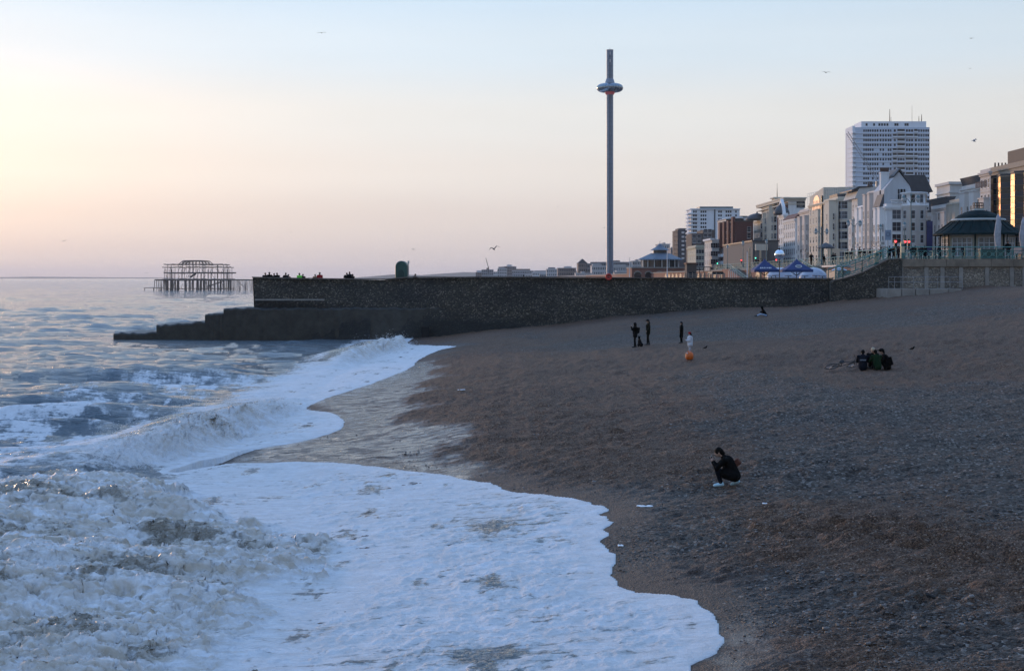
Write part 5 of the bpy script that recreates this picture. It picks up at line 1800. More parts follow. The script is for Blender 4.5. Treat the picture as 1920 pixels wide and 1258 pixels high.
# ================================================================== KIOSK AND TERRACE
d = 154.0
kx, kr = X(1834, d), 79.5 / F * d
ky = d
kz = UP
th = thing('kiosk', (kx, ky, kz), 'octagonal cream kiosk with dark green two tier roof behind the terrace railing', 'kiosk')
zk = lambda q: Z(q, ky) - kz
GREENR = mat('green_copper_roof', (0.005, 0.017, 0.018), 0.8, var=0.35, scale=1.2, spec=0.12)
KCREAM = paint('kiosk_cream', (0.36, 0.34, 0.27))
KW = mat('kiosk_window_white', (0.42, 0.45, 0.47), 0.6)
wz = zk(441)
MB().lathe([(kr * .83, 0), (kr * .83, wz)], (0, 0, 0), 8, rot=R(22.5)).build('wall', KCREAM, th)
MB().lathe([(kr * 1.0, 0), (kr * 1.03, -.12), (kr * 1.03, .06), (kr * .60, zk(415.5) - zk(440)), (kr * .58, zk(414) - zk(440))], (0, 0, zk(440)), 24, rot=R(7.5)).build('lower_roof', GREENR, th)
MB().lathe([(kr * .61, 0), (kr * .63, .1), (kr * .61, .28)], (0, 0, zk(415.5)), 24, rot=R(7.5)).build('clerestory_band', mat('pale_band', (0.34, 0.36, 0.34), 0.6), th)
MB().lathe([(kr * .58, 0), (kr * .46, .48), (kr * .28, .86), (kr * .14, 1.02)], (0, 0, zk(412.5)), 24, rot=R(7.5)).build('upper_roof', GREENR, th)
MB().lathe([(.75, 0), (.72, .1), (.60, .45), (.66, .5)], (0, 0, zk(399.5)), 12).build('cupola_base', mat('pale_band', (0.34, 0.36, 0.34), 0.6), th)
mbx = MB()
for i in range(12):
    a = 2 * math.pi * i / 12
    mbx.tube((.55 * math.cos(a), .55 * math.sin(a), zk(392)), (.55 * math.cos(a), .55 * math.sin(a), zk(381)), .035, n=4)
    b = 2 * math.pi * (i + 1) / 12
    for q in (391, 386, 381):
        mbx.tube((.55 * math.cos(a), .55 * math.sin(a), zk(q)), (.55 * math.cos(b), .55 * math.sin(b), zk(q)), .035, n=4)
mbx.tube((0, 0, zk(394)), (0, 0, zk(374)), .05, n=5)
mbx.build('iron_crown', IRON, th)
for i in range(24):
    a = R(15 * i)
    r0, r1, z0, z1 = kr * 1.0, kr * .6, zk(440) + .1, zk(415.5) + .07
    MB().tube((r0 * math.cos(a), r0 * math.sin(a), z0 + .02), (r1 * math.cos(a), r1 * math.sin(a), z1 + .02), .04, n=4).build('roof_seam', GREENR, th)
for i in range(8):
    a = R(45 * i)
    ap = kr * .83 * math.cos(R(22.5))
    w8 = 2 * kr * .83 * math.sin(R(22.5))
    g = put('window', None, th, (ap * math.cos(a), ap * math.sin(a), 0), a + R(90))
    m = MB()
    m.add([(-w8 * .38, -.03, .5), (w8 * .38, -.03, .5), (w8 * .38, -.03, wz - .35), (-w8 * .38, -.03, wz - .35)], [(0, 1, 2, 3)], 1)
    for u in range(5):
        x = -w8 * .38 + w8 * .76 * u / 4
        m.box(x - .04, x + .04, -.08, -.001, .5, wz - .35)
    for z in (.5, .5 + (wz - .85) * .36, .5 + (wz - .85) * .7, wz - .35):
        m.box(-w8 * .38, w8 * .38, -.075, -.002, z - .035, z + .035)
    g.data  # noqa
    bpy.data.objects.remove(g)
    put('window', m.mesh('window', [KW, mat('kiosk_glass', (0.10, 0.12, 0.13), 0.15, var=0.5, scale=2.0)]), th, (ap * math.cos(a), ap * math.sin(a), 0), a + R(90))
    ac = a + R(22.5)
    MB().tube((kr * .86 * math.cos(ac), kr * .86 * math.sin(ac), 0), (kr * .86 * math.cos(ac), kr * .86 * math.sin(ac), wz), .09, n=8).build('column', GREENR, th)
    MB().tube((kr * .97 * math.cos(ac), kr * .97 * math.sin(ac), 0), (kr * .97 * math.cos(ac), kr * .97 * math.sin(ac), zk(440) - .05), .06, n=8).build('veranda_post', GREENR, th)

# closed parasols wrapped in pale covers
M_COVER = mat('grey_canvas', (0.33, 0.34, 0.37), 0.8, var=0.25, scale=3.0, bump=0.7, bscale=4)
for k, (p, qt, qb, lb_) in enumerate(((1871, 402, 470, 'closed grey parasol in front of the kiosk windows'), (1918, 408, 470, 'closed grey parasol at the right edge beside the kiosk'))):
    dd = 143.0
    th = thing('closed_parasol', (X(p, dd), dd, UP), lb_, 'parasol', 'closed parasols')
    H = Z(qt, dd) - UP
    r = random.Random(k)
    prof = []
    for i in range(15):
        f = i / 14
        rad = (.16 + .26 * math.sin(math.pi * min(1, (1 - f) * .9 + .12)) ** .8) * (1 - .55 * f) + r.uniform(-.03, .03) if f < .97 else .03
        prof.append((max(.03, rad), 1.0 + (H - 1.0) * f))
    m = MB().lathe(prof, (0, 0, 0), 14)
    m.v = [(x * (1 + .22 * math.sin(5 * math.atan2(y, x) + z)) + .05 * math.sin(2 * z), y * (1 + .22 * math.sin(5 * math.atan2(y, x) + z)), z) for x, y, z in m.v]
    m.build('cover', M_COVER, th, True)
    MB().tube((0, 0, 0), (0, 0, H + .1), .04).build('pole', M_ST, th)
    MB().box(-.35, .35, -.35, .35, 0, .12).build('foot', IRON, th)
th = thing('planter', (X(1858, 141), 141.2, UP), 'dark green planter box behind the terrace railing', 'planter')
MB().box(-1.1, 1.3, -.3, .3, 0, .95).build('box', mat('planter_green', (0.02, 0.055, 0.04), 0.6), th)
MB().box(-1.15, 1.35, -.35, .35, .95, 1.02).build('rim', mat('planter_green', (0.02, 0.055, 0.04), 0.6), th)
th = thing('notice_board', (X(1909, 141), 141.0, UP), 'pink and white notice board on the terrace railing near the right edge', 'sign')
MB().box(-.35, .35, -.03, .03, .55, 1.15).build('panel', mat('board_pink', (0.55, 0.36, 0.30), 0.6), th)
for s in (-.3, .3):
    MB().tube((s, 0, 0), (s, 0, .6), .025).build('leg', M_ST, th)

# tall dark blue banner
dd = 160.0
th = thing('banner', (X(1743, dd), dd, UP), 'tall dark blue vertical banner left of the kiosk', 'banner')
hb = Z(415, dd) - UP
MB().box(-.34, .34, -.03, .03, Z(480, dd) - UP, hb).build('cloth', mat('banner_blue', (0.03, 0.032, 0.10), 0.6, var=0.4, scale=1.0), th)
MB().tube((-.37, 0, 0), (-.37, 0, hb + .1), .035).build('pole', IRON, th)
MB().tube((-.37, 0, hb), (.34, 0, hb), .02).build('arm', IRON, th)

# traffic lights
RLENS = emis('red_signal', (1.0, 0.05, 0.06), 5.0)
GLENS = emis('green_signal', (0.10, 0.95, 0.62), 3.0)
OFFL = mat('dark_lens', (0.015, 0.015, 0.015), 0.3)
for p, q, dd, red, lb_ in ((1679, 453, 165, 1, 'single red traffic light left of the pair, in front of the white hotel'), (1697, 453.5, 168, 1, 'left one of the pair of red traffic lights'),
                           (1704, 453.5, 170, 1, 'right one of the pair of red traffic lights'), (1390, 488, 300, 1, 'red traffic light on the road in front of the red brick block'),
                           (1455.5, 487.5, 290, 1, 'small red traffic light left of the mirrored ball pole'), (1416.5, 484, 280, 0, 'green traffic light beside the wooden posts'), (1345, 494, 330, 0, 'far green traffic light at the left end of the ramp')):
    zz = Z(q, dd)
    th = thing('traffic_light', (X(p, dd), dd, UP), lb_, 'traffic light', 'traffic lights')
    h = zz - UP
    MB().tube((0, 0.1, 0), (0, .1, h + .35), .05).build('pole', IRON, th)
    b = 0.16
    MB().box(-b, b, -.1, .05, h - .82, h + .22).build('housing', OFFL, th)
    for i in range(3):
        z = h - .32 * i if red else h + .0 - .32 * (i)
        lit = (i == 0)
        MB().lathe([(.12 if lit else .1, 0), (.10, .05), (.03, .08)], (0, 0, 0), 12).build('lens', (RLENS if red else GLENS) if lit else OFFL, th, True, (0, -.1, z)).rotation_euler = (R(90), 0, 0)
        MB().box(-.13, .13, -.26, -.1, z + .12, z + .14).build('hood', OFFL, th)

# lamp standards of the seafront
M_LAMP = mat('lamp_teal', (0.10, 0.16, 0.17), 0.5, 0.2)
M_LGL = mat('lamp_glass', (0.40, 0.42, 0.42), 0.3)


def lamp(p, qt, dd, lb_, zb_=UP, arms=2):
    th = thing('street_lamp', (X(p, dd), dd, zb_), lb_, 'street lamp', 'street lamps')
    h = Z(qt, dd) - zb_
    MB().lathe([(.16, 0), (.16, .5), (.09, .7), (.07, h * .7), (.05, h - .4)], (0, 0, 0), 10).build('post', M_LAMP, th)
    for s in ((-1, 1) if arms == 2 else (0,)):
        x = s * .75
        if s:
            MB().path([(0, 0, h - 1.2), (x * .5, 0, h - .75), (x, 0, h - .8)], .035).build('bracket', M_LAMP, th)
        zb2 = h - 1.15 if s else h - .5
        MB().lathe([(.10, 0), (.24, .3), (.22, .5), (.05, .72)], (x, 0, zb2), 10).build('lantern', M_LGL, th)
        MB().lathe([(.25, 0), (.16, .18), (.03, .36)], (x, 0, zb2 + .5), 10).build('lantern_cap', M_LAMP, th)
    if arms == 2:
        MB().lathe([(.05, 0), (.10, .15), (.02, .5)], (0, 0, h - .5), 8).build('finial', M_LAMP, th)


lamp(1540, 424, 195, 'ornate twin lantern lamp in front of the cream hotel')
lamp(1601.5, 408, 182, 'ornate twin lantern lamp left of the bow fronted houses')
lamp(1696, 421, 172, 'single lantern lamp above the pair of red traffic lights', arms=1)
lamp(1651, 425, 185, 'single lantern lamp in front of the bow fronted houses', arms=1)
lamp(1708, 360, 150, 'tall ornate twin lantern lamp rising over the corner turret')
lamp(1393, 455, 240, 'plain single lamp beside the red brick block', arms=1)
lamp(1437, 452, 255, 'plain single lamp in front of the conference hall', arms=1)
lamp(1364, 462, 300, 'single lamp in front of the white balconies of the brick block', arms=1)
# plain white poles on the lower level
for p, qt, dd, lb_ in ((1251, 470, 210, 'tall white flagpole in front of the brick pavilion'), (1180.5, 484, 260, 'thin white mast right of the observation tower'), (1401, 473, 200, 'thin grey pole left of the wooden posts')):
    th = thing('flagpole', (X(p, dd), dd, LOW), lb_, 'pole', 'poles on the lower promenade')
    MB().tube((0, 0, 0), (0, 0, Z(qt, dd) - LOW), .09, .05).build('shaft', mat('white_paint', (0.6, 0.6, 0.6), 0.5), th)
    MB().lathe([(.02, 0), (.08, .06), (.02, .14)], (0, 0, Z(qt, dd) - LOW), 8).build('truck', M_ST, th)
    MB().box(-.2, .2, -.2, .2, 0, .15).build('base', M_CONC, th)
# square sign with ring, and a round white sign
dd = 168.0
th = thing('road_sign', (X(1665, dd), dd, UP), 'grey blue square sign panel with dark ring', 'sign')
zs = Z(441, dd) - UP
MB().box(-.38, .38, -.02, .02, zs - .6, zs + .6).build('panel', mat('sign_blue_grey', (0.22, 0.28, 0.36), 0.5), th)
m = MB()
pp = [(.22 * math.cos(2 * math.pi * i / 20), -.035, zs + .1 + .22 * math.sin(2 * math.pi * i / 20)) for i in range(21)]
m.path(pp, .022, 5)
m.build('ring', mat('sign_navy', (0.02, 0.03, 0.09), 0.5), th)
MB().tube((0, .05, 0), (0, .05, zs), .04).build('pole', M_ST, th)
th = thing('round_sign', (X(1655, 158), 158, UP), 'round white sign with dark lettering bars at the top of the steps', 'sign')
zs = Z(456, 158) - UP
m = MB().lathe([(.30, 0), (.30, .04)], (0, 0, 0), 24)
o = m.build('disc', mat('sign_white', (0.6, 0.58, 0.55), 0.5), th, False, (0, 0, zs))
o.rotation_euler = (R(90), 0, 0)
for z in (.06, -.06):
    MB().box(-.17, .17, -.06, -.042, zs + z - .025, zs + z + .025).build('bar', IRON, th)
MB().tube((0, .04, 0), (0, .04, zs), .035).build('pole', M_ST, th)

# ================================================================== LOWER PROMENADE
# brick retaining wall with arches below the upper promenade
rw = thing('retaining_wall', (47, 152, LOW), 'red brick retaining wall with dark arches below the upper promenade', 'wall')
rel(MB().box(46.7, 47.01, 152, 900, LOW - 1, UP - .3).build('wall', M_BRICK), rw)
rel(MB().box(46.5, 47.2, 151.9, 900, UP - .3, UP + .02).build('coping', M_CONC), rw)
for k in range(30):
    y = 156 + k * 9.5
    arc = [(y - 2.6, LOW)] + [(y - 2.6 * math.cos(math.pi * i / 8), LOW + 1.0 + 1.3 * math.sin(math.pi * i / 8)) for i in range(9)] + [(y + 2.6, LOW)]
    rel(MB().prism(arc, 'x', 46.62, 46.695).build('arch_opening', mat('arch_dark', (0.03, 0.03, 0.033), 0.5)), rw)  # flat dark sheet standing in for the shade inside each arch
rel(MB().box(36.4, 47.0, 151.7, 151.99, LOW - 1, UP - .01).build('end_wall', M_FLINT2), rw)
railing('railing', [(46.9, 152.5, UP), (46.9, 330, UP)], 'long teal railing receding along the upper promenade edge', 'teal promenade railings', step=3.0)
# stairs descending in front of the retaining wall, with a brick side
for (ya, yb, xo, lb_, mt) in ((195, 217, 44.0, 'brick sided staircase with teal handrail behind the right navy parasol', M_BRICK), (268, 292, 44.6, 'brick sided ramp with teal handrail far along the lower promenade', M_BRICK)):
    th = thing('staircase', (xo, ya, LOW), lb_, 'staircase', 'staircases to the upper promenade')
    for k in range(14):
        f0, f1 = k / 14, (k + 1) / 14
        rel(MB().box(xo + .12, 46.69, ya + (yb - ya) * f0, ya + (yb - ya) * f1, LOW - .5, LOW + (UP - LOW) * f1).build('step', M_CONC), th)
    rel(MB().prism([(ya, LOW), (yb, UP), (yb + 9, UP), (yb + 9, LOW)], 'x', xo - .15, xo + .1).build('side_wall', mt), th)
    for s, zz in ((0, .95), (1, .5)):
        rel(MB().path([(xo, ya, LOW + zz), (xo, yb, UP + zz), (xo, yb + 9, UP + zz)], .05).build('handrail', M_TEAL2), th)
    for k in range(12):
        y = ya + (yb + 9 - ya) * k / 11
        z = LOW + (UP - LOW) * min(1, (y - ya) / (yb - ya))
        rel(MB().tube((xo, y, z), (xo, y, z + .97), .04, n=5).build('baluster', M_TEAL), th)
th = thing('flat_roof_cafe', (X(1580, 170), 170, LOW), 'low flat white canopy over the terrace bar behind the stair railing', 'canopy')
rel(MB().box(X(1568, 170), X(1650, 170), 170, 178, Z(497, 170) - .22, Z(497, 170)).build('roof_slab', mat('canopy_white', (0.38, 0.40, 0.42), 0.6)), th)
for p in (1570, 1600, 1630):
    rel(MB().tube((X(p, 170), 170.4, LOW), (X(p, 170), 170.4, Z(498, 170)), .07).build('post', M_ST), th)
rel(MB().box(X(1574, 170), X(1650, 170), 171, 177, LOW, Z(507, 170)).build('counter', mat('bar_grey', (0.22, 0.21, 0.2), 0.6)), th)

# navy parasols
NAVY = bpy.data.materials.new('navy_canvas')
t = NT(NAVY)
t.set(Base_Color=t.ramp(t.noise(t.geo(), 1.5, 4), [(0.3, (0.014, 0.030, 0.105)), (0.7, (0.022, 0.045, 0.150))]), Roughness=0.75)
LETW = mat('lettering_white', (0.65, 0.66, 0.68), 0.6)
for k, (p, qt, qe, w, lb_) in enumerate(((1433.5, 485.5, 506, 46, 'left navy parasol with white lettering on its valance'), (1493.5, 485.5, 506, 52, 'right navy parasol with an oval white emblem'))):
    dd = 172.0
    th = thing('parasol', (X(p, dd), dd, LOW), lb_, 'parasol', 'navy parasols')
    ra_ = w / 2 / F * dd
    zt_, ze_ = Z(qt, dd) - LOW, Z(qe, dd) - LOW
    prof = []
    for i in range(9):
        f = i / 8
        prof.append((ra_ * 1.41 * f, zt_ - (zt_ - ze_) * (f ** 0.82) - .0))
    prof = [(max(.02, r), z) for r, z in prof][::-1] 
    MB().lathe(prof, (0, 0, 0), 4, rot=R(45)).build('canopy', NAVY, th)
    e = ra_
    for s in range(4):
        a = R(90 * s)
        m = MB().add([(-e, -e, ze_ - .28), (e, -e, ze_ - .28), (e, -e, ze_), (-e, -e, ze_), (-e, -e + .02, ze_ - .28), (e, -e + .02, ze_ - .28), (e, -e + .02, ze_), (-e, -e + .02, ze_)], [(0, 1, 2, 3), (7, 6, 5, 4), (0, 4, 5, 1)])
        put('valance', m.mesh('valance', NAVY), th, (0, 0, 0), a)
    MB().tube((0, 0, 0), (0, 0, zt_ - .05), .05).build('pole', IRON, th)
    for s in range(4):
        a = R(45 + 90 * s)
        MB().tube((0, 0, ze_ - .7), (e * .9 * math.cos(a), e * .9 * math.sin(a), ze_ + .1), .03, n=5).build('strut', IRON, th)
    MB().box(-.45, .45, -.45, .45, 0, .1).build('foot', IRON, th)
    ys_ = -e * .985
    sl = (zt_ - ze_) / e
    if k == 0:
        lr = random.Random(4)
        m = MB()
        x = -.74
        for w_, n_ in ((.16, 3), (.14, 2), (.20, 3), (.10, 1), (.14, 2), (.16, 3), (.10, 2)):
            for q_ in range(n_):
                xx = x + w_ * q_ / max(1, n_)
                m.box(xx, xx + .045, lr.uniform(0, .03), lr.uniform(.17, .21), 0, .008)
            m.box(x, x + w_ * .8, .09 + lr.uniform(-.07, .07), .13, 0, .0075)
            x += w_ + .055
        o = m.build('lettering', LETW, th, False, (-.02, -e * .90 - .06, ze_ + .13))
        o.rotation_euler = (R(58), 0, 0)
    else:
        for rr_, mt_, off_ in ((.27, LETW, 0), (.22, mat('emblem_grey', (0.22, 0.23, 0.26), 0.6), .012)):
            m = MB()
            m.add([(rr_ * 1.5 * math.cos(2 * math.pi * i / 20), rr_ * .85 * math.sin(2 * math.pi * i / 20), off_) for i in range(20)], [tuple(range(20))])
            o = m.build('emblem', mt_, th, False, (0, -e * .72 - .10, ze_ + .42))
            o.rotation_euler = (R(58), 0, 0)

# clear dining domes
PVC = bpy.data.materials.new('dome_plastic')
t = NT(PVC)
t.set(Base_Color=t.ramp(t.noise(t.geo(), 1.2, 4), [(0.3, (0.34, 0.37, 0.46)), (0.7, (0.50, 0.53, 0.60))]), Roughness=0.22, Alpha=0.86)
for k, (p, w, lb_) in enumerate(((1463, 52, 'leftmost white dining dome, behind the left navy parasol'), (1500, 46, 'white dining dome hidden behind the right navy parasol'), (1525, 54, 'largest white dining dome right of the navy parasols'), (1574, 46, 'rightmost white dining dome beside the steps'))):
    dd = 186.0 if k != 1 else 190
    ra_ = w / 2 / F * dd
    th = thing('dining_dome', (X(p, dd), dd, LOW + .02), lb_, 'dome', 'dining domes')
    hd = Z(502, dd) - LOW
    prof = [(ra_ * math.cos(R(90) * (i / 10) ** 1.0) if i < 10 else .02, hd * (.32 * min(1, i / 1) + .68 * math.sin(R(90) * i / 10)) if i else 0) for i in range(11)]
    MB().lathe(prof, (0, 0, 0), 28).build('shell', PVC, th, True)
    for i in range(6):
        a = R(30 * i + 10)
        pts = [((r_ + .02) * math.cos(a), (r_ + .02) * math.sin(a), z_) for r_, z_ in prof[:-1]]
        MB().path(pts, .022, 4).build('rib', mat('white_paint', (0.6, 0.6, 0.6), 0.5), th)
# mirrored ball on a pole
dd = 178.0
th = thing('mirror_ball', (X(1461.5, dd), dd, LOW), 'mirrored ball on a dark pole above the navy parasols', 'sphere')
CHR = bpy.data.materials.new('mirror_steel')
t = NT(CHR)
t.set(Base_Color=(0.75, 0.78, 0.82), Metallic=1.0, Roughness=t.ramp(t.noise(t.geo(), 6.0, 2), [(0.4, 0.06), (0.6, 0.16)]))
zb2 = Z(477.5, dd) - LOW
m = MB()
m.lathe([(max(.01, .62 * math.sin(math.pi * i / 18)), -.62 * math.cos(math.pi * i / 18)) for i in range(19)], (0, 0, zb2), 28)
m.build('ball', CHR, th, True)
MB().tube((0, 0, 0), (0, 0, zb2 - .6), .06).build('pole', IRON, th)
MB().tube((0, 0, zb2 + .6), (0, 0, zb2 + 1.2), .03).lathe([(.12, 0), (.14, .1), (.03, .25)], (0, 0, zb2 + .6), 8).build('finial', IRON, th)
# tall wooden posts
M_WOODP = mat('pale_timber', (0.42, 0.30, 0.19), 0.75, var=0.25, scale=2.5)
for p, qt, lb_ in ((1405.5, 464, 'taller pale wooden post left of the navy parasols'), (1426, 469, 'shorter pale wooden post partly behind the left navy parasol')):
    dd = 160.0 if p < 1410 else 178.0
    th = thing('wooden_post', (X(p, dd), dd, LOW), lb_, 'post', 'tall wooden posts')
    hh = Z(qt, dd) - LOW
    MB().lathe([(.13, 0), (.125, hh * .5), (.115, hh - .1), (.07, hh)], (0, 0, 0), 10).build('shaft', M_WOODP, th, True)
    for i in range(3):
        MB().lathe([(.135, 0), (.135, .05)], (0, 0, hh * (.25 + .25 * i)), 10).build('band', IRON, th)
# high tables beside the wall
for p, q, lb_ in ((1446.5, 517.5, 'dark high table at the left side of the leftmost dining dome'), (1454.5, 516, 'dark high table in front of the leftmost dining dome, left of the ball pole'), (1478, 517, 'dark high table between the ball pole and the right navy parasol'), (1509, 517, 'dark high table at the left side of the largest dining dome'), (1530, 516.5, 'dark high table in front of the middle of the largest dining dome'), (1542, 517.5, 'dark high table at the right side of the largest dining dome'), (1418, 518, 'dark high table between the two wooden posts')):
    dd = 150.0 + (p % 7)
    th = thing('high_table', (X(p, dd), dd, LOW), lb_, 'table', 'high tables behind the groyne')
    h = Z(q, dd) - LOW
    MB().lathe([(.22, 0), (.40, .01), (.40, .06)], (0, 0, h - .06), 14).build('table_top', IRON, th)
    MB().tube((0, 0, .03), (0, 0, h - .05), .045).build('stem', IRON, th)
    MB().lathe([(.26, 0), (.24, .03), (.05, .05)], (0, 0, 0), 12).build('base', IRON, th)
# small brick kiosk, canopy, fence and white arches further along
dd = 235.0
th = thing('brick_kiosk', (X(1288, dd), dd, LOW), 'small brown brick kiosk on the lower promenade', 'kiosk')
zk2 = Z(495, dd) - LOW
rel(MB().box(X(1288, dd), X(1306, dd), dd, dd + 3, LOW, LOW + zk2).build('wall', BROWNB), th)
rel(MB().box(X(1286.5, dd), X(1307.5, dd), dd - .2, dd + 3.2, LOW + zk2, LOW + zk2 + .2).build('roof', TILE), th)
rel(MB().box(X(1303, dd), X(1334, dd), dd, dd + 4, Z(501.5, dd), Z(500.2, dd)).build('canopy', DKFRAME), th)
for p in (1312, 1320, 1332):
    rel(MB().tube((X(p, dd), dd + .2, LOW), (X(p, dd), dd + .2, Z(501, dd)), .05).build('canopy_post', IRON), th)
rel(MB().box(X(1291, dd), X(1302, dd), dd - .03, dd - .002, LOW + .9, LOW + 2).build('hatch', DKGL), th)
dd = 215.0
th = thing('beach_bar', (X(1336, dd), dd, LOW), 'low black awning of a beach bar', 'awning')
rel(MB().prism([(X(1334, dd), Z(515, dd)), (X(1336, dd), Z(509.5, dd)), (X(1356, dd), Z(509.5, dd)), (X(1358, dd), Z(515, dd))], 'y', dd, dd + 5).build('awning', IRON), th)
for p in (1336, 1356):
    rel(MB().tube((X(p, dd), dd + .3, LOW), (X(p, dd), dd + .3, Z(514, dd)), .06).build('post', IRON), th)
dd = 240.0
for i in range(4):
    th = thing('white_hoop', (X(1368 + i * 3.8, dd), dd, LOW), ('leftmost', 'second from left', 'third from left', 'rightmost')[i] + ' of four tall white hoops below the brick ramp', 'hoop', 'row of white hoops')
    zc = Z(511, dd) - LOW
    pts = [(.16, 0, 0), (.16, 0, zc)] + [(.16 * math.cos(math.pi * j / 8), 0, zc + .4 * math.sin(math.pi * j / 8)) for j in range(9)] + [(-.16, 0, 0)]
    MB().path(pts, .045, 5).build('hoop', mat('hoop_white', (0.6, 0.55, 0.48), 0.5), th)
dd = 170.0
th = thing('timber_fence', (X(1284, dd), dd, LOW), 'row of grey timber fence posts with a rail behind the groyne', 'fence')
for i in range(11):
    p = 1284 + i * 7.4
    rel(MB().box(X(p, dd) - .05, X(p, dd) + .05, dd - .05, dd + .05, LOW, Z(512.8, dd) + (i % 3) * .05).build('post', mat('grey_timber', (0.20, 0.18, 0.16), 0.8)), th)
for zz in (514.5, 518):
    rel(MB().box(X(1284, dd), X(1360, dd), dd + .05, dd + .09, Z(zz, dd) - .04, Z(zz, dd) + .04).build('rail', mat('grey_timber', (0.20, 0.18, 0.16), 0.8)), th)
# small shelter with domed roof on the upper promenade
dd = 300.0
th = thing('shelter', (X(1548.5, dd), dd, UP), 'open seafront shelter with dark domed roof below the cream hotel', 'shelter')
r8 = 16.5 / F * dd
z0 = Z(466, dd) - UP
MB().lathe([(r8, 0), (r8 * .98, .15), (r8 * .6, .75), (r8 * .25, 1.05), (.05, 1.25)], (0, 0, z0), 12).build('roof', SLATE, th, True)
for i in range(8):
    a = R(45 * i + 10)
    MB().tube((r8 * .7 * math.cos(a), r8 * .7 * math.sin(a), 0), (r8 * .7 * math.cos(a), r8 * .7 * math.sin(a), z0), .09).build('column', M_TEAL, th)
MB().lathe([(r8 * .75, 0), (r8 * .75, .5)], (0, 0, 0), 12).build('bench_base', M_CONC, th)
th = thing('hoarding', (X(1562, 320), 320, UP), 'warm cream lit hoarding beside the domed shelter', 'hoarding')
MB().box(-.9, 1.5, -.1, .1, 0, Z(466, 320) - UP).build('panel', mat('hoarding_cream', (0.62, 0.48, 0.34), 0.7), th)
MB().box(-.9, 1.5, -.13, -.101, 0, .3).build('skirting', IRON, th)

# ================================================================== RUINED PIER
dd = 690.0
M_RUST = mat('rusted_iron', (0.19, 0.15, 0.125), 0.85, 0.0, var=0.3)
pr = thing('ruined_pier', (X(367, dd), dd, 0), 'rusting iron skeleton of a ruined pier pavilion standing in the sea', 'pier')
rp_ = random.Random(77)
PX = lambda p: X(p, dd)
PZ = lambda q: Z(q, dd)


def pbar(name, a, b, r=.16, ya=0.0, yb=None):
    yb = ya if yb is None else yb
    return rel(MB().tube((PX(a[0]), dd + ya, PZ(a[1])), (PX(b[0]), dd + yb, PZ(b[1])), r, n=5).build(name, M_RUST), pr)


for yo in (0.0, 7.0, 14.0):
    cols = [308, 311, 315, 320, 328, 334, 342, 349, 357, 365, 372, 376, 384, 391, 397, 403, 408, 415, 420, 424, 427]
    for c in cols:
        j = rp_.uniform(-.5, .5)
        if rp_.random() < .85:
            pbar('pile', (c + j, 524), (c + j + rp_.uniform(-.8, .8), 547), rp_.choice((.22, .3, .42)), yo)
        if rp_.random() < .74:
            top = rp_.choice((496, 497, 501, 511, 512)) if rp_.random() < .8 else 505
            pbar('column', (c + j, 525), (c + j, top), .13, yo)
    for q, a, b, r in ((524.5, 304, 430, .45), (511.7, 307, 432, .32), (501, 304, 428, .2), (496, 307, 420, .24), (541.5, 306, 430, .13)):
        x = a
        while x < b:
            w = rp_.uniform(5, 11)
            if rp_.random() < .92:
                pbar('beam', (x, q + rp_.uniform(-.6, .6)), (min(b, x + w + .6), q + rp_.uniform(-.8, .8)), r, yo)
            x += w
    for _ in range(15):
        c = rp_.uniform(308, 420)
        q = rp_.choice((525, 511.5, 541, 511.5))
        pbar('brace', (c, q), (c + rp_.uniform(-7, 7), q - rp_.uniform(8, 13)), .09, yo, yo + rp_.uniform(-3, 3))
    # dome ribs over the middle
    for c0, c1, qa in ((334, 390, 488.7), (339, 384, 489.5)):
        pts = []
        for i in range(13):
            f = i / 12
            s = min(1, math.sin(math.pi * f) * 1.9)
            pts.append((PX(c0 + (c1 - c0) * f), dd + yo, PZ(496.5 - (496.5 - qa) * s)))
        rel(MB().path(pts, .2, 5).build('arch_rib', M_RUST), pr)
    for c in (343, 349, 355, 362, 368, 374, 380):
        pts = [(PX(c - 1.6 + 3.2 * i / 6), dd + yo, PZ(497 - 6.5 * math.sin(math.pi * i / 6) ** .6)) for i in range(7)]
        rel(MB().path(pts, .1, 4).build('window_arch', M_RUST), pr)
        pbar('hanger', (c, 511), (c, 489.5), .09, yo)
    for a, b in ((430, 470), (290, 306)):
        pbar('deck_beam', (a, 525 + rp_.uniform(-.4, .4)), (b, 524.8), .3, yo * .4)
    for c in (432, 440, 447, 455, 460, 468, 290, 300, 303):
        pbar('pile', (c, 525), (c + rp_.uniform(-1.5, 1.5), 546.5), .16, yo * .5)
pbar('brace', (387, 537), (418, 527), .3, 2)
pbar('brace', (445, 528), (462, 543), .12, 2)
pbar('low_rail', (267.5, 539.8), (306, 539.5), .16, 3)
for c in (268, 285, 297):
    pbar('pile', (c, 539.5), (c, 547), .18, 3)
pbar('collapsed_floor', (353, 520), (364, 513), .5, 4)

# ================================================================== PEOPLE, ANIMALS
SKIN = mat('skin', (0.36, 0.22, 0.16), 0.6, var=0.08)


def cloth(name, c):
    return mat('cloth_' + name, c, 0.95, var=0.25, scale=9.0, bump=0.5, bscale=14, spec=0.08)


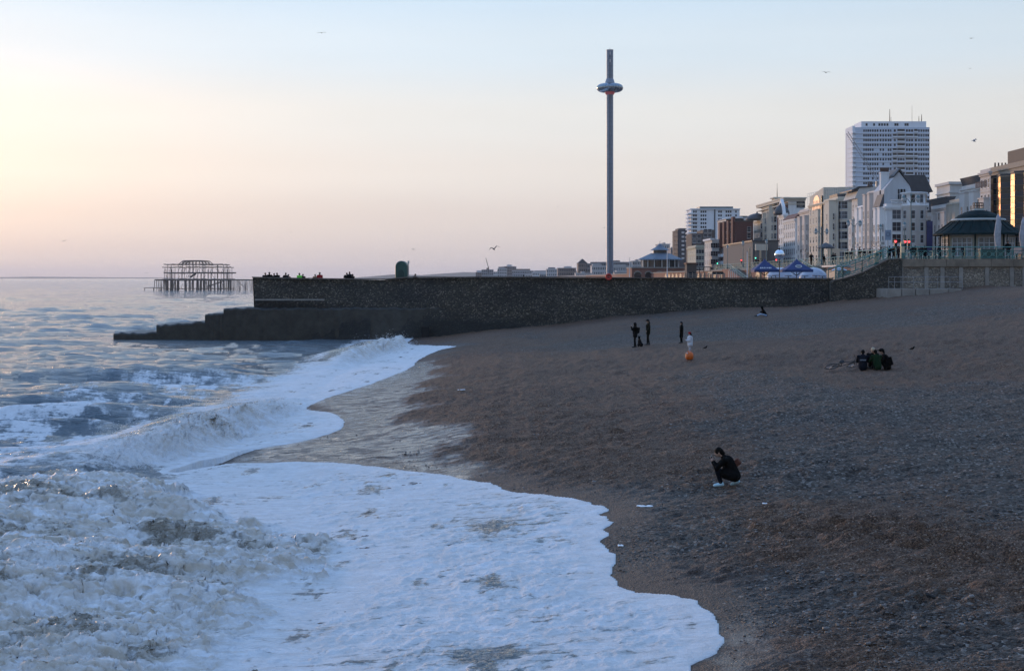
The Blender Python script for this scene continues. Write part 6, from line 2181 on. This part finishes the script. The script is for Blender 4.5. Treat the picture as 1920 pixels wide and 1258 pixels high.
BLACK, NAVYC, OLIVE = cloth('black', (0.006, 0.006, 0.006)), cloth('navy', (0.007, 0.009, 0.014)), cloth('olive', (0.016, 0.015, 0.010))
GREEN, WHITEC, GREYC, JEANS = cloth('green', (0.010, 0.026, 0.011)), cloth('white', (0.50, 0.52, 0.55)), cloth('grey', (0.42, 0.43, 0.47)), cloth('pale_jeans', (0.30, 0.40, 0.55))
REDC, TAN, NEON, BROWNC = cloth('red', (0.28, 0.018, 0.022)), cloth('tan', (0.17, 0.10, 0.05)), cloth('neon', (0.16, 0.62, 0.07)), cloth('brown', (0.10, 0.042, 0.03))
HAIRD, HAIRL = mat('dark_hair', (0.006, 0.005, 0.004), 0.8, spec=0.1), mat('blond_hair', (0.42, 0.34, 0.22), 0.6)
SHOEB, SHOEW = mat('dark_shoe', (0.012, 0.012, 0.012), 0.6), mat('pale_blue_shoe', (0.42, 0.62, 0.70), 0.55)


def limb(bm, a, b, r0, r1, n=10, rings=5):
    """tapered capsule"""
    a, b = Vector(a), Vector(b)
    d = (b - a)
    L = d.length
    q = d.to_track_quat('Z', 'Y') if L > 1e-6 else Matrix.Identity(3).to_quaternion()
    prof = []
    for i in range(rings):
        t = math.pi / 2 * (1 - i / (rings - 1))
        prof.append((r0 * math.cos(t), -r0 * math.sin(t)))
    for i in range(rings):
        t = math.pi / 2 * i / (rings - 1)
        prof.append((r1 * math.cos(t), L + r1 * math.sin(t)))
    vs = []
    for r, z in prof:
        vs.append([bm.verts.new(a + q @ Vector((max(r, 1e-4) * math.cos(2 * math.pi * k / n), max(r, 1e-4) * math.sin(2 * math.pi * k / n), z))) for k in range(n)])
    for i in range(len(vs) - 1):
        for k in range(n):
            bm.faces.new((vs[i][k], vs[i][(k + 1) % n], vs[i + 1][(k + 1) % n], vs[i + 1][k]))
    bm.faces.new(vs[0][::-1])
    bm.faces.new(vs[-1])


def ball(bm, c, r, rot=None):
    m = Matrix.Translation(Vector(c))
    if rot is not None:
        m = m @ rot
    m = m @ Matrix.Diagonal((r[0], r[1], r[2], 1))
    bmesh.ops.create_icosphere(bm, subdivisions=3, radius=1.0, matrix=m)


def fused(name, material, parent, draw, voxel=0.02, smooth=4):
    """one continuous surface grown from overlapping shapes"""
    bm = bmesh.new()
    draw(bm)
    me = bpy.data.meshes.new(name)
    bm.to_mesh(me)
    bm.free()
    me.materials.append(material)
    o = put(name, me, parent)
    r = o.modifiers.new('fuse', 'REMESH')
    r.mode = 'VOXEL'
    r.voxel_size = voxel
    r.use_smooth_shade = True
    s = o.modifiers.new('soften', 'SMOOTH')
    s.factor = .5
    s.iterations = smooth
    return o


def V3(*p):
    return Vector(p)


def person(loc, rz, label, J, top=BLACK, legs=BLACK, hair=HAIRD, shoes=SHOEB, sc=1.0, coat=0.0, hood=None, hat=None, hatm=None, longhair=0.0, bulk=1.0, voxel=0.022, group=None, fingers=False, low=False, sleeves=True, pack=None, packm=None, cap=False):
    """J: joints in metres, the figure facing +x. Clothes are children worn over one continuous body."""
    th = thing('person', loc, label, 'person', group, rz)
    th.scale = (sc, sc, sc)
    P = {k: Vector(v) for k, v in J.items()}
    pel, che, nek, hed = P['pel'], P['che'], P['nek'], P['hed']
    fwd = (P.get('look', V3(1, 0, 0))).normalized()
    up = (hed - nek).normalized()

    def body(bm):
        limb(bm, pel, che, .115, .125)
        limb(bm, che, nek, .10, .055)
        limb(bm, nek, hed, .052, .06)
        ball(bm, hed, (.092, .076, .115))
        ball(bm, hed + fwd * .05 - up * .045, (.055, .05, .06))
        ball(bm, hed + fwd * .100 - up * .012, (.018, .013, .022))      # nose
        ball(bm, hed + fwd * .088 - up * .058, (.016, .024, .010))      # mouth
        sidev = up.cross(fwd).normalized()
        for s in (-1, 1):
            ball(bm, hed + sidev * s * .078 - up * .01, (.018, .012, .030))
        for s in 'lr':
            sh, el, wr, ha = P['sh' + s], P['el' + s], P['wr' + s], P['ha' + s]
            limb(bm, che.lerp(sh, .3), sh, .07, .058)
            limb(bm, sh, el, .05, .038)
            limb(bm, el, wr, .038, .026)
            limb(bm, wr, wr.lerp(ha, .65), .026, .034)
            dr = (ha - wr).normalized()
            sd = dr.cross(V3(0, 0, 1))
            sd = sd.normalized() if sd.length > .1 else V3(0, 1, 0)
            curl = P.get('curl' + s, V3(0, 0, 0))
            for i, f in enumerate((-.030, -.010, .010, .030)):
                b0 = wr.lerp(ha, .7) + sd * f
                ln = (.040, .048, .044, .034)[i]
                b1 = b0 + dr * ln + curl * .4 * ln
                b2 = b1 + dr * ln * .6 + curl * ln
                limb(bm, b0, b1, .0095, .009, 7, 3)
                limb(bm, b1, b2, .009, .0075, 7, 3)
            t0 = wr.lerp(ha, .35) + sd * -.03
            limb(bm, t0, t0 + (dr * .6 - sd * .8) * .05, .012, .0095, 7, 3)
            hp, kn, an, to = P['hp' + s], P['kn' + s], P['an' + s], P['to' + s]
            limb(bm, pel, hp, .10, .085)
            limb(bm, hp, kn, .080, .055)
            limb(bm, kn, an, .052, .036)
            limb(bm, an, to, .036, .028)
    fused('body', SKIN, th, body, voxel if not fingers else .009, 2 if fingers else 3)

    def jacket(bm):
        limb(bm, pel + (che - pel) * .02, che, .155 * bulk, .165 * bulk)
        ball(bm, che, (.14 * bulk, .185 * bulk, .17))
        ball(bm, pel.lerp(che, .25), (.135 * bulk, .17 * bulk, .15))
        limb(bm, che, nek - up * .02, .13 * bulk, .075)
        if coat:
            for s in 'lr':
                limb(bm, P['hp' + s], P['hp' + s].lerp(P['kn' + s], coat), .135 * bulk, .135 * bulk)
            limb(bm, pel, P['hpl'].lerp(P['hpr'], .5).lerp(P['knl'].lerp(P['knr'], .5), coat), .14 * bulk, .15 * bulk)
        for s in 'lr':
            sh, el, wr = P['sh' + s], P['el' + s], P['wr' + s]
            limb(bm, che.lerp(sh, .4), sh, .105 * bulk, .082 * bulk)
            limb(bm, sh, el, .075 * bulk, .06 * bulk)
            limb(bm, el, el.lerp(wr, .97), .058 * bulk, .044 * bulk)
        if hood == 'up':
            ball(bm, hed + up * .012 - fwd * .025, (.118, .108, .140))
            limb(bm, nek, hed - fwd * .04, .10, .10)
        elif hood == 'down':
            ball(bm, nek - fwd * .07, (.09, .12, .06))
    fused('jacket', top, th, jacket, voxel, 4)

    def trousers(bm):
        limb(bm, pel, pel + (che - pel) * .2, .14, .13)
        ball(bm, pel, (.135, .16, .12))
        for s in 'lr':
            hp, kn, an = P['hp' + s], P['kn' + s], P['an' + s]
            limb(bm, pel.lerp(hp, .5), hp, .12, .105)
            limb(bm, hp, kn, .100, .072)
            limb(bm, kn, an.lerp(kn, .10), .070, .055)
    fused('trousers', legs, th, trousers, voxel, 3)
    for s in 'lr':
        an, to = P['an' + s], P['to' + s]

        def shoe(bm):
            d_ = (to - an)
            limb(bm, an + V3(0, 0, -.01), to, .050, .040)
            limb(bm, an + V3(0, 0, .03), an - d_.normalized() * .035 + V3(0, 0, -.02), .048, .044)
        fused('shoe', shoes, th, shoe, .014, 2)

    def hairs(bm):
        ball(bm, hed + up * .028 - fwd * .022, (.100, .088, .108))
        limb(bm, hed - fwd * .05, hed - fwd * .06 - up * .05, .07, .06)
        if longhair:
            limb(bm, hed - fwd * .06, hed - fwd * .10 - V3(0, 0, longhair), .07, .045)
    if hood != 'up':
        fused('hair', hair, th, hairs, .014, 3)
    if hat:
        def hatd(bm):
            ball(bm, hed + up * .055 - fwd * .005, (.106, .098, .088))
            if cap:
                limb(bm, hed + up * .05 + fwd * .09, hed + up * .045 + fwd * .17, .03, .02)
                limb(bm, hed + up * .05 + fwd * .09 + V3(0, .05, 0), hed + up * .045 + fwd * .15, .025, .02)
                limb(bm, hed + up * .05 + fwd * .09 - V3(0, .05, 0), hed + up * .045 + fwd * .15, .025, .02)
        fused('cap' if cap else 'woolly_hat', hatm or BLACK, th, hatd, .014, 2)
    if pack:
        def packd(bm):
            bmesh.ops.create_cube(bm, size=1.0, matrix=Matrix.Translation(V3(*pack[0])) @ Matrix.Rotation(pack[2], 4, 'Y') @ Matrix.Diagonal((*pack[1], 1)))
        fused('bag', packm or BLACK, th, packd, .02, 6)
    return th


def standing(arms='down', stride=.06, head_tilt=0.0, w=1.0):
    J = dict(pel=(0, 0, .95), che=(.01, 0, 1.32), nek=(0.0, 0, 1.50), hed=(.03 + head_tilt, 0, 1.635), shl=(0, .19 * w, 1.42), shr=(0, -.19 * w, 1.42),
             hpl=(0, .09, .90), hpr=(0, -.09, .90), knl=(.03 + stride * .3, .10, .50), knr=(.03 - stride * .3, -.10, .50), anl=(stride, .11, .075), anr=(-stride, -.11, .075),
             tol=(stride + .17, .13, .045), tor=(-stride + .17, -.13, .045))
    if arms == 'down':
        J.update(ell=(-.03, .25, 1.14), elr=(-.03, -.25, 1.14), wrl=(.06, .25, .90), wrr=(.06, -.25, .90), hal=(.09, .25, .81), har=(.09, -.25, .81))
    elif arms == 'pocket':
        J.update(ell=(-.06, .28, 1.15), elr=(-.06, -.28, 1.15), wrl=(.10, .20, 1.0), wrr=(.10, -.20, 1.0), hal=(.13, .16, .95), har=(.13, -.16, .95))
    elif arms == 'camera':
        J.update(ell=(.20, .24, 1.24), elr=(.20, -.24, 1.24), wrl=(.28, .09, 1.48), wrr=(.28, -.09, 1.48), hal=(.27, .04, 1.56), har=(.27, -.04, 1.56))
    elif arms == 'front':
        J.update(ell=(.05, .26, 1.16), elr=(.05, -.26, 1.16), wrl=(.29, .13, 1.20), wrr=(.29, -.13, 1.20), hal=(.37, .09, 1.22), har=(.37, -.09, 1.22))
    elif arms == 'lean':
        J.update(ell=(.16, .27, 1.20), elr=(.16, -.27, 1.20), wrl=(.36, .14, 1.16), wrr=(.36, -.14, 1.16), hal=(.44, .10, 1.15), har=(.44, -.10, 1.15))
    return J


def sitting(lean=.16, knees=.43, reach=.5):
    J = dict(pel=(0, 0, .13), che=(lean, 0, .50), nek=(lean + .06, 0, .67), hed=(lean + .12, 0, .80), shl=(lean, .19, .60), shr=(lean, -.19, .60),
             hpl=(.03, .10, .13), hpr=(.03, -.10, .13), knl=(reach * .72, .14, knees), knr=(reach * .72, -.14, knees), anl=(reach * 1.35, .12, .09), anr=(reach * 1.35, -.12, .09),
             tol=(reach * 1.35 + .16, .14, .06), tor=(reach * 1.35 + .16, -.14, .06),
             ell=(lean + .15, .26, .38), elr=(lean + .15, -.26, .38), wrl=(lean + .32, .12, .44), wrr=(lean + .32, -.12, .44), hal=(lean + .39, .06, .45), har=(lean + .39, -.06, .45))
    return J


def ground(px, py):
    x, y = hit(px, py)
    return Vector((x, y, beach_z(x, y)))


PI = math.pi
# the crouching photographer
g = ground(1366, 911)
J = dict(pel=(-.15, 0, .27), che=(.02, 0, .60), nek=(.13, 0, .735), hed=(.235, 0, .83), look=(.93, 0, -.32),
         shl=(.08, .19, .67), shr=(.08, -.19, .67), ell=(.27, .22, .47), elr=(.29, -.20, .46), wrl=(.375, .07, .60), wrr=(.375, -.06, .60), hal=(.40, .03, .69), har=(.40, -.025, .69),
         curll=(.3, -.5, 0), curlr=(.3, .5, 0),
         hpl=(-.13, .10, .27), hpr=(-.13, -.10, .27), knl=(.26, .13, .40), knr=(.20, -.13, .36), anl=(.17, .12, .085), anr=(-.20, -.11, .125),
         tol=(.325, .13, .045), tor=(-.07, -.12, .05))
th = person(g, PI, 'person in black coat crouching on the shingle photographing the sea', J, BLACK, NAVYC, HAIRD, SHOEW, 1.0, coat=.55, bulk=1.0, voxel=.014, fingers=True, longhair=.16, pack=((-.17, -.08, .56), (.24, .20, .16), R(40)), packm=BROWNC)
th.rotation_euler = (0, 0, PI - R(12))
MB().box(.395, .425, -.05, .05, .66, .74).tube((.425, 0, .70), (.465, 0, .70), .026, n=12).build('camera', mat('camera_black', (0.02, 0.02, 0.022), 0.4), th)
MB().path([(.13, -.17, .72), (.0, -.20, .60), (-.14, -.2, .53)], .012, 6).build('bag_strap', BROWNC, th)


def stand(px, foot, head, rz, label, arms, **kw):
    g = ground(px, foot)
    sc = (foot - head) / F * g.y / 1.75
    return person(g, rz, label, standing(arms, **kw.pop('pose', {})), sc=sc, **kw), g, sc


stand(1191, 651, 604.5, PI, 'person in dark coat with backpack raising a camera, beside the dog', 'camera', top=BLACK, legs=BLACK, bulk=1.15, coat=.15, hood='up', pack=((-.19, 0, 1.22), (.24, .32, .42), R(-8)), packm=BLACK, pose=dict(stride=.05))
stand(1215.5, 648, 600, PI, 'person in olive coat and dark cap standing with hands in pockets', 'pocket', top=OLIVE, legs=BLACK, hat=True, cap=True, coat=.22, hood='down', pose=dict(stride=.08))
stand(1278, 644, 603.5, PI - .3, 'person in long black coat standing behind the one in white', 'pocket', top=BLACK, legs=BLACK, coat=.85, hat=True, hatm=cloth('dark_grey', (0.04, 0.042, 0.05)), bulk=1.0, pose=dict(stride=.03))
th, gw, scw = stand(1294, 671, 624, PI, 'person in white fluffy jacket and red hat with long dark hair', 'front', top=WHITEC, legs=GREYC, hat=True, hatm=REDC, longhair=.26, bulk=1.25, coat=.1, shoes=SHOEW, pose=dict(stride=.03))
# round orange bag in front of the figure in white
gb = ground(1292.5, 676)
th = thing('orange_bag', gb, 'bright orange round bag on the shingle in front of the person in white', 'bag')
M_OR = mat('orange_nylon', (0.62, 0.12, 0.008), 0.5, var=0.2, scale=5, bump=0.4, bscale=7)
r_ = 7.4 / F * gb.y
m = MB()
m.lathe([(r_ * .55, 0), (r_ * .88, r_ * .16), (r_ * 1.02, r_ * .6), (r_ * 1.0, r_ * 1.2), (r_ * .86, r_ * 1.72), (r_ * .6, r_ * 1.9), (r_ * .3, r_ * 1.94)], (0, 0, 0), 22)
m.v = [(x * (1 + .05 * math.sin(3 * math.atan2(y, x) + 9 * z)), y * (1 + .05 * math.sin(4 * math.atan2(y, x))), z) for x, y, z in m.v]
m.build('body', M_OR, th, True)
MB().path([(-r_ * .6, -r_ * .4, r_ * 1.75), (-r_ * .3, -r_ * .5, r_ * 2.2), (r_ * .2, -r_ * .45, r_ * 2.15), (r_ * .5, -r_ * .4, r_ * 1.8)], .018, 6).build('handle', M_OR, th)
MB().box(-r_ * .75, -r_ * .45, -r_ * .75, -r_ * .6, r_ * 1.55, r_ * 1.85).build('white_tab', WHITEC, th)
m = MB()
m.lathe([(r_ * 1.035, r_ * .72), (r_ * 1.045, r_ * .80), (r_ * 1.035, r_ * .88)], (0, 0, 0), 22)
m.build('seam_band', mat('orange_dark', (0.40, 0.07, 0.006), 0.5), th, True)


# dog sitting
def dog(px, py, label, rz):
    g = ground(px, py)
    th = tag(put('dog', None, None, g, rz), label, 'dog')

    def d_(bm):
        limb(bm, (-.10, 0, .16), (.07, 0, .40), .13, .10)
        limb(bm, (.07, 0, .42), (.12, 0, .55), .075, .065)
        ball(bm, (.15, 0, .60), (.085, .07, .075))
        limb(bm, (.18, 0, .585), (.28, 0, .565), .045, .032)
        for s in (-1, 1):
            limb(bm, (.13, s * .05, .64), (.11, s * .06, .72), .03, .012)
            limb(bm, (.07, s * .07, .36), (.10, s * .08, .05), .045, .03)
            limb(bm, (.10, s * .08, .03), (.16, s * .08, .025), .03, .025)
            limb(bm, (-.10, s * .10, .16), (.03, s * .13, .15), .09, .055)
            limb(bm, (.02, s * .13, .14), (-.06, s * .13, .05), .05, .03)
            limb(bm, (-.06, s * .13, .04), (.06, s * .13, .025), .03, .026)
        limb(bm, (-.20, 0, .08), (-.40, .05, .05), .03, .015)
    fused('body', BLACK, th, d_, .016, 3)
    m = MB().lathe([(.082, 0), (.088, .015), (.082, .03)], (.085, 0, .465), 14)
    m.build('collar', BROWNC, th, True)


dog(1200, 650, 'small black dog sitting at the feet of the person with the camera', PI * .6)


def sit(px, foot, rz, label, lean=.16, knees=.43, reach=.5, sc=1.0, dx=0, **kw):
    g = ground(px, foot)
    return person(g, rz, label, sitting(lean, knees, reach), sc=sc, **kw)


# the group of four
sit(1618, 695, PI * .42, 'person in dark jacket with white lettering on the back, sitting beside the bicycle', lean=.14, top=NAVYC, bulk=1.2, hood='down', sc=.98)
sit(1636, 689, -PI * .55, 'fair haired person in black sitting facing the sea of the group', lean=.10, top=BLACK, hair=HAIRL, bulk=1.05, sc=1.05)
sit(1646, 694, PI * .55, 'person in green hooded jacket sitting with back turned', lean=.18, top=GREEN, bulk=1.2, hood='down', sc=.95)
sit(1664, 691, PI * .93, 'person in black coat and cap sitting at the right end of the group', lean=.12, top=BLACK, hat=True, cap=True, bulk=1.15, sc=1.03, pack=((-.09, 0, .38), (.24, .3, .36), R(15)), packm=BLACK)
bk = [o for o in bpy.data.objects if o.get('label', '').startswith('person in dark jacket with white lettering')][0]
lr = random.Random(8)
m = MB()
for q_ in range(9):
    x = -.13 + q_ * .03
    m.add([(x, lr.uniform(-.01, .0), 0), (x + .015, 0, 0), (x + .035, lr.uniform(.04, .06), 0), (x + .018, .05, 0), (x, 0, .006), (x + .015, 0, .006), (x + .035, .05, .006), (x + .018, .05, .006)],
          [(0, 1, 2, 3), (7, 6, 5, 4), (0, 4, 5, 1), (1, 5, 6, 2), (2, 6, 7, 3), (3, 7, 4, 0)])
o = m.build('back_lettering', mat('lettering_grey', (0.25, 0.27, 0.3), 0.7), bk, False, (-.128, 0, .45))
o.rotation_euler = (R(68), 0, R(-90))
sit(1436, 592.5, PI, 'person in black hood and pale jeans sitting alone near the groyne', lean=.24, knees=.24, reach=.62, top=BLACK, legs=JEANS, hood='up', sc=.95)

# bicycle lying on the shingle
g = ground(1577, 693)
bi = tag(put('bicycle', None, None, g + V3(0, 0, .06), R(8)), 'black bicycle lying on the shingle beside the seated group', 'bicycle')
bi.rotation_euler = (R(66), R(-4), R(6))
BK = mat('bicycle_black', (0.012, 0.012, 0.014), 0.4)
for x in (-.52, .52):
    w = put('wheel', None, bi, (x, 0.0, .34))
    bpy.data.objects.remove(w)
    vs_, fs_ = [], []
    for i in range(28):
        for j in range(6):
            a, b = 2 * PI * i / 28, 2 * PI * j / 6
            rr = .325 + .02 * math.cos(b)
            vs_.append((rr * math.cos(a), .02 * math.sin(b), rr * math.sin(a)))
            fs_.append((i * 6 + j, ((i + 1) % 28) * 6 + j, ((i + 1) % 28) * 6 + (j + 1) % 6, i * 6 + (j + 1) % 6))
    wl_ = MB().add(vs_, fs_).build('wheel', BK, bi, True, (x, 0, .34))
    m = MB()
    for i in range(14):
        a = 2 * PI * i / 14
        m.tube((0, 0, 0), (.32 * math.cos(a), 0, .32 * math.sin(a)), .003, n=3)
    m.build('spokes', M_ST, wl_)
fm = MB()
for a, b in (((-.52, 0, .34), (-.08, 0, .30)), ((-.52, 0, .34), (-.18, 0, .78)), ((-.08, 0, .30), (-.20, 0, .86)), ((-.08, 0, .30), (.38, 0, .74)), ((-.19, 0, .80), (.37, 0, .82)), ((.36, 0, .92), (.52, 0, .34))):
    fm.tube(a, b, .018, n=6)
fm.build('frame', BK, bi)
MB().path([(.36, -.28, 1.0), (.40, -.1, .97), (.37, 0, .95), (.40, .1, .97), (.36, .28, 1.0)], .014, 6).build('handlebar', BK, bi)
MB().lathe([(.02, 0), (.08, .02), (.07, .06)], (-.22, 0, .86), 10, sx=1.6).build('saddle', BK, bi)
MB().tube((.44, 0, .88), (.49, 0, .88), .035).build('front_light', mat('lamp_chrome', (0.7, 0.7, 0.7), 0.2, 0.8), bi)

# people on the groyne
GZ = 4.85
rows = [(497.5, 511.5, BLACK, 'lean', 'leftmost dark figure on the groyne end'), (505, 510.5, BLACK, 'lean', 'second dark figure from the groyne end'), (514, 512.5, NAVYC, 'lean', 'third figure from the groyne end, close to the fourth'),
        (519.5, 511.5, BLACK, 'lean', 'fourth figure from the groyne end, close to the third'), (536, 511.5, NAVYC, 'camera', 'taller dark figure of the pair standing left of the neon jacket'), (540.5, 514.5, BLACK, 'lean', 'shorter dark figure of the pair standing left of the neon jacket'),
        (561.5, 512, NEON, 'down', 'figure in bright green jacket on the groyne'), (568, 514, BLACK, 'down', 'dark figure right beside the bright green jacket'), (591, 514.3, TAN, 'lean', 'figure in tan jacket beside the red jacket'),
        (599.5, 511, REDC, 'down', 'figure in red jacket on the groyne'), (650.5, 511.5, BLACK, 'camera', 'dark figure raising a camera, left of the huddle of three'), (655.5, 509.5, NAVYC, 'lean', 'tallest dark figure in the middle of the huddle of three'),
        (661.5, 514, BLACK, 'lean', 'dark figure at the right of the huddle of three'), (778.5, 513.8, BLACK, 'lean', 'lone dark head showing right of the green sculpture'), (982, 515.5, BLACK, 'lean', 'lone dark head showing over the middle of the groyne')]
for i, (p, qh, c, arms, lb_) in enumerate(rows):
    dd = 142.3 + (i % 3) * .35
    sc = (Z(qh, dd) - GZ) / 1.755
    person((X(p, dd), dd, GZ), R(60 + (i * 37) % 60) if i % 2 else R(110 + (i * 23) % 40), lb_, standing(arms, .02, 0, 1.15), c, BLACK, sc=sc, bulk=1.2, hood='down' if i % 2 else None, group='people along the groyne', hat=(i % 4 == 1), voxel=.03)
# people on the upper promenade, small
pr_ = random.Random(5)
walk = [(1521, 474, 210), (1545, 477, 205), (1562, 471, 215), (1566, 469, 220), (1590, 467, 185), (1597, 466, 180), (1612, 464, 165), (1620, 466, 170), (1631, 466, 168), (1652, 463.5, 152), (1668, 461, 150), (1676, 462, 152), (1684, 461.5, 155),
        (1690, 462.5, 160), (1709, 461.5, 150), (1716, 461, 152), (1726, 462, 151), (1734, 461, 154), (1760, 460.5, 147), (1788, 463, 143.5), (1806, 462.5, 142), (1890, 452, 143.5)]
near = ['among the walkers left of the domed shelter', 'in front of the domed shelter', 'just right of the domed shelter', 'beside the cream hoarding', 'below the twin lantern lamp', 'near the bow fronted houses', 'standing tallest at the railing left of the steps',
        'right of the tallest figure at the railing', 'third from the pillar at the step head', 'beside the round white sign', 'left of the single red light', 'under the single red light', 'right of the single red light', 'under the pair of red lights',
        'just right of the pair of red lights', 'second right of the pair of red lights', 'third right of the pair of red lights', 'left of the blue banner', 'between the banner and the kiosk', 'left in front of the kiosk windows', 'sitting height in front of the kiosk', 'in the dark kiosk doorway']
for (p, qh, dd), nr in zip(walk, near):
    h = Z(qh, dd) - UP
    zf = UP
    if h > 1.95 or h < 1.2:
        dd = 1.72 * F / (HY - qh) if False else dd
    sc = min(1.12, max(.8, h / 1.755))
    person((X(p, dd), dd, zf), pr_.uniform(0, 6.28), 'dark clothed person on the promenade ' + nr, standing(pr_.choice(('down', 'pocket', 'front')), .1), pr_.choice((BLACK, NAVYC, BLACK, OLIVE, BROWNC)), pr_.choice((BLACK, NAVYC)), sc=sc, bulk=1.1, group='people on the promenade', voxel=.035)


# ------------------------------------------------------------------ gulls
GULL_D, GULL_W = mat('gull_dark', (0.022, 0.022, 0.026), 0.8, spec=0.1), mat('gull_pale', (0.30, 0.30, 0.32), 0.7)


def gull(p, q, size, bank, flap, label, rz=0.4, pale=False):
    size *= 1.2
    dd = min(420.0, 1.15 * F / size)
    k = size / F * dd / 1.15
    th = thing('gull', at(p, q, dd), label, 'bird', 'gulls in the sky')
    th.scale = (k, k, k)
    th.rotation_euler = (R(bank), R(-bank * .6), rz)
    mm = GULL_W if pale else GULL_D
    MB().lathe([(.005, -.24), (.035, -.18), (.062, -.03), (.058, .08), (.036, .17), (.03, .21), (.008, .27)], (0, 0, 0), 10).build('body', mm, th, True).rotation_euler = (R(90), 0, 0)
    for s in (-1, 1):
        pts = [(0, .02), (.14, .02 + flap * .5), (.30, .05 + flap), (.46, .02 + flap * .75), (.60, -.02 + flap * .45)]
        ch = [.13, .14, .12, .085, .012]
        vs, fs = [], []
        for (x, z), c in zip(pts, ch):
            y0 = -.05 - (x > .35) * (x - .35) * .35
            vs += [(s * x, y0 - c * .5, z), (s * x, y0 + c * .5, z - .008), (s * x, y0, z + .022)]
        for i in range(4):
            a = i * 3
            fs += [(a, a + 3, a + 5, a + 2), (a + 2, a + 5, a + 4, a + 1), (a + 1, a + 4, a + 3, a)]
        MB().add(vs, fs).build('wing', mm, th)
    MB().prism([(-.02, .20), (.02, .20), (.07, .34), (-.07, .34)], 'z', -.01, .01).build('tail', mm, th)


gull(603, 62.5, 13, 8, .05, 'gull gliding high in the upper left sky', .2)
gull(925.5, 467, 19, 24, .20, 'largest dark gull with raised wings left of the observation tower', .5)
gull(1549, 136.5, 13, -4, .06, 'gull gliding right of the observation tower, at pod height', .1)
gull(1821, 72.5, 9, 5, .03, 'gull near the top right corner')
gull(1819, 129, 6, 0, .05, 'tiny gull above the brown hotel')
gull(1826, 265, 15, 20, .22, 'gull with raised wings right of the white tower block', .9, True)
gull(120, 452, 9, 14, .10, 'small gull low over the sea at the far left')
gull(1046, 388, 6, 0, .05, 'tiny gull left of the observation tower shaft')
gull(775, 468, 7, -12, .10, 'small gull above the green sculpture')
gull(545, 436, 6, 0, .06, 'tiny gull above the people on the groyne')
gull(1133, 427, 6, 6, .05, 'tiny gull close to the observation tower shaft')
gull(205, 466, 5, 3, .05, 'tiny gull over the sea left of the pier')
gull(275, 512, 6, 8, .05, 'tiny gull just left of the ruined pier')
gull(1216, 597.5, 7, 10, .10, 'small dark bird flying just above the person with the cap', .4)


def pigeon(px, py, size, label):
    g = ground(px, py)
    k = size / F * g.y / .30
    th = thing('crow', g, label, 'bird', 'birds on the shingle')
    th.scale = (k, k, k)

    def d_(bm):
        limb(bm, (-.10, 0, .13), (.06, 0, .19), .06, .07)
        limb(bm, (.07, 0, .20), (.11, 0, .29), .045, .04)
        ball(bm, (.12, 0, .30), (.045, .04, .04))
        limb(bm, (.15, 0, .30), (.20, 0, .29), .015, .006)
        limb(bm, (-.10, 0, .12), (-.26, 0, .07), .05, .02)
    fused('body', BLACK, th, d_, .012, 2)
    for s in (-1, 1):
        MB().tube((.0, s * .03, .12), (.01, s * .03, 0), .008, n=5).tube((.01, s * .03, .006), (.06, s * .03, .004), .007, n=5).build('leg', BLACK, th)


pigeon(1323, 655.5, 6.5, 'black bird standing on the shingle right of the person in white')
pigeon(1711, 654, 7.5, 'black bird standing on the shingle right of the seated group')
# bits of foam and litter on the beach
for i, (p, q, w, h, lb_) in enumerate(((1206, 950.5, .42, .12, 'strip of white sea foam left on the shingle beyond the swash'), (1164, 1023, .12, .08, 'small blob of white foam close to the swash edge'), (865, 733, .3, .12, 'small white scrap on the brown shingle below the groyne'), (1434, 945.5, .09, .05, 'tiny white scrap right of the crouching person'))):
    g = ground(p, q)
    th = tag(put('foam_scrap', None, None, g), lb_, 'foam', 'scraps of foam')

    def d_(bm):
        r = random.Random(i)
        for k in range(7):
            ball(bm, (r.uniform(-w / 2, w / 2), r.uniform(-h, h) * .6, .01), (w * .16, h * .5, .02))
    fused('foam', MATS['spray_white'], th, d_, .012, 1)

# ================================================================== AIR
hz_m = bpy.data.materials.new('sea_haze')
hz_m.use_nodes = True
nt = hz_m.node_tree
for n in list(nt.nodes):
    nt.nodes.remove(n)
vol = nt.nodes.new('ShaderNodeVolumePrincipled')
vol.inputs['Color'].default_value = (1.0, 0.98, 0.98, 1)
vol.inputs['Density'].default_value = 0.000045
vol.inputs['Anisotropy'].default_value = 0.3
om = nt.nodes.new('ShaderNodeOutputMaterial')
nt.links.new(vol.outputs[0], om.inputs['Volume'])
tag(MB().box(-24000, 24000, -60, 31500, -9, 190).build('haze', hz_m), 'thin evening sea haze', 'haze', kind='stuff')
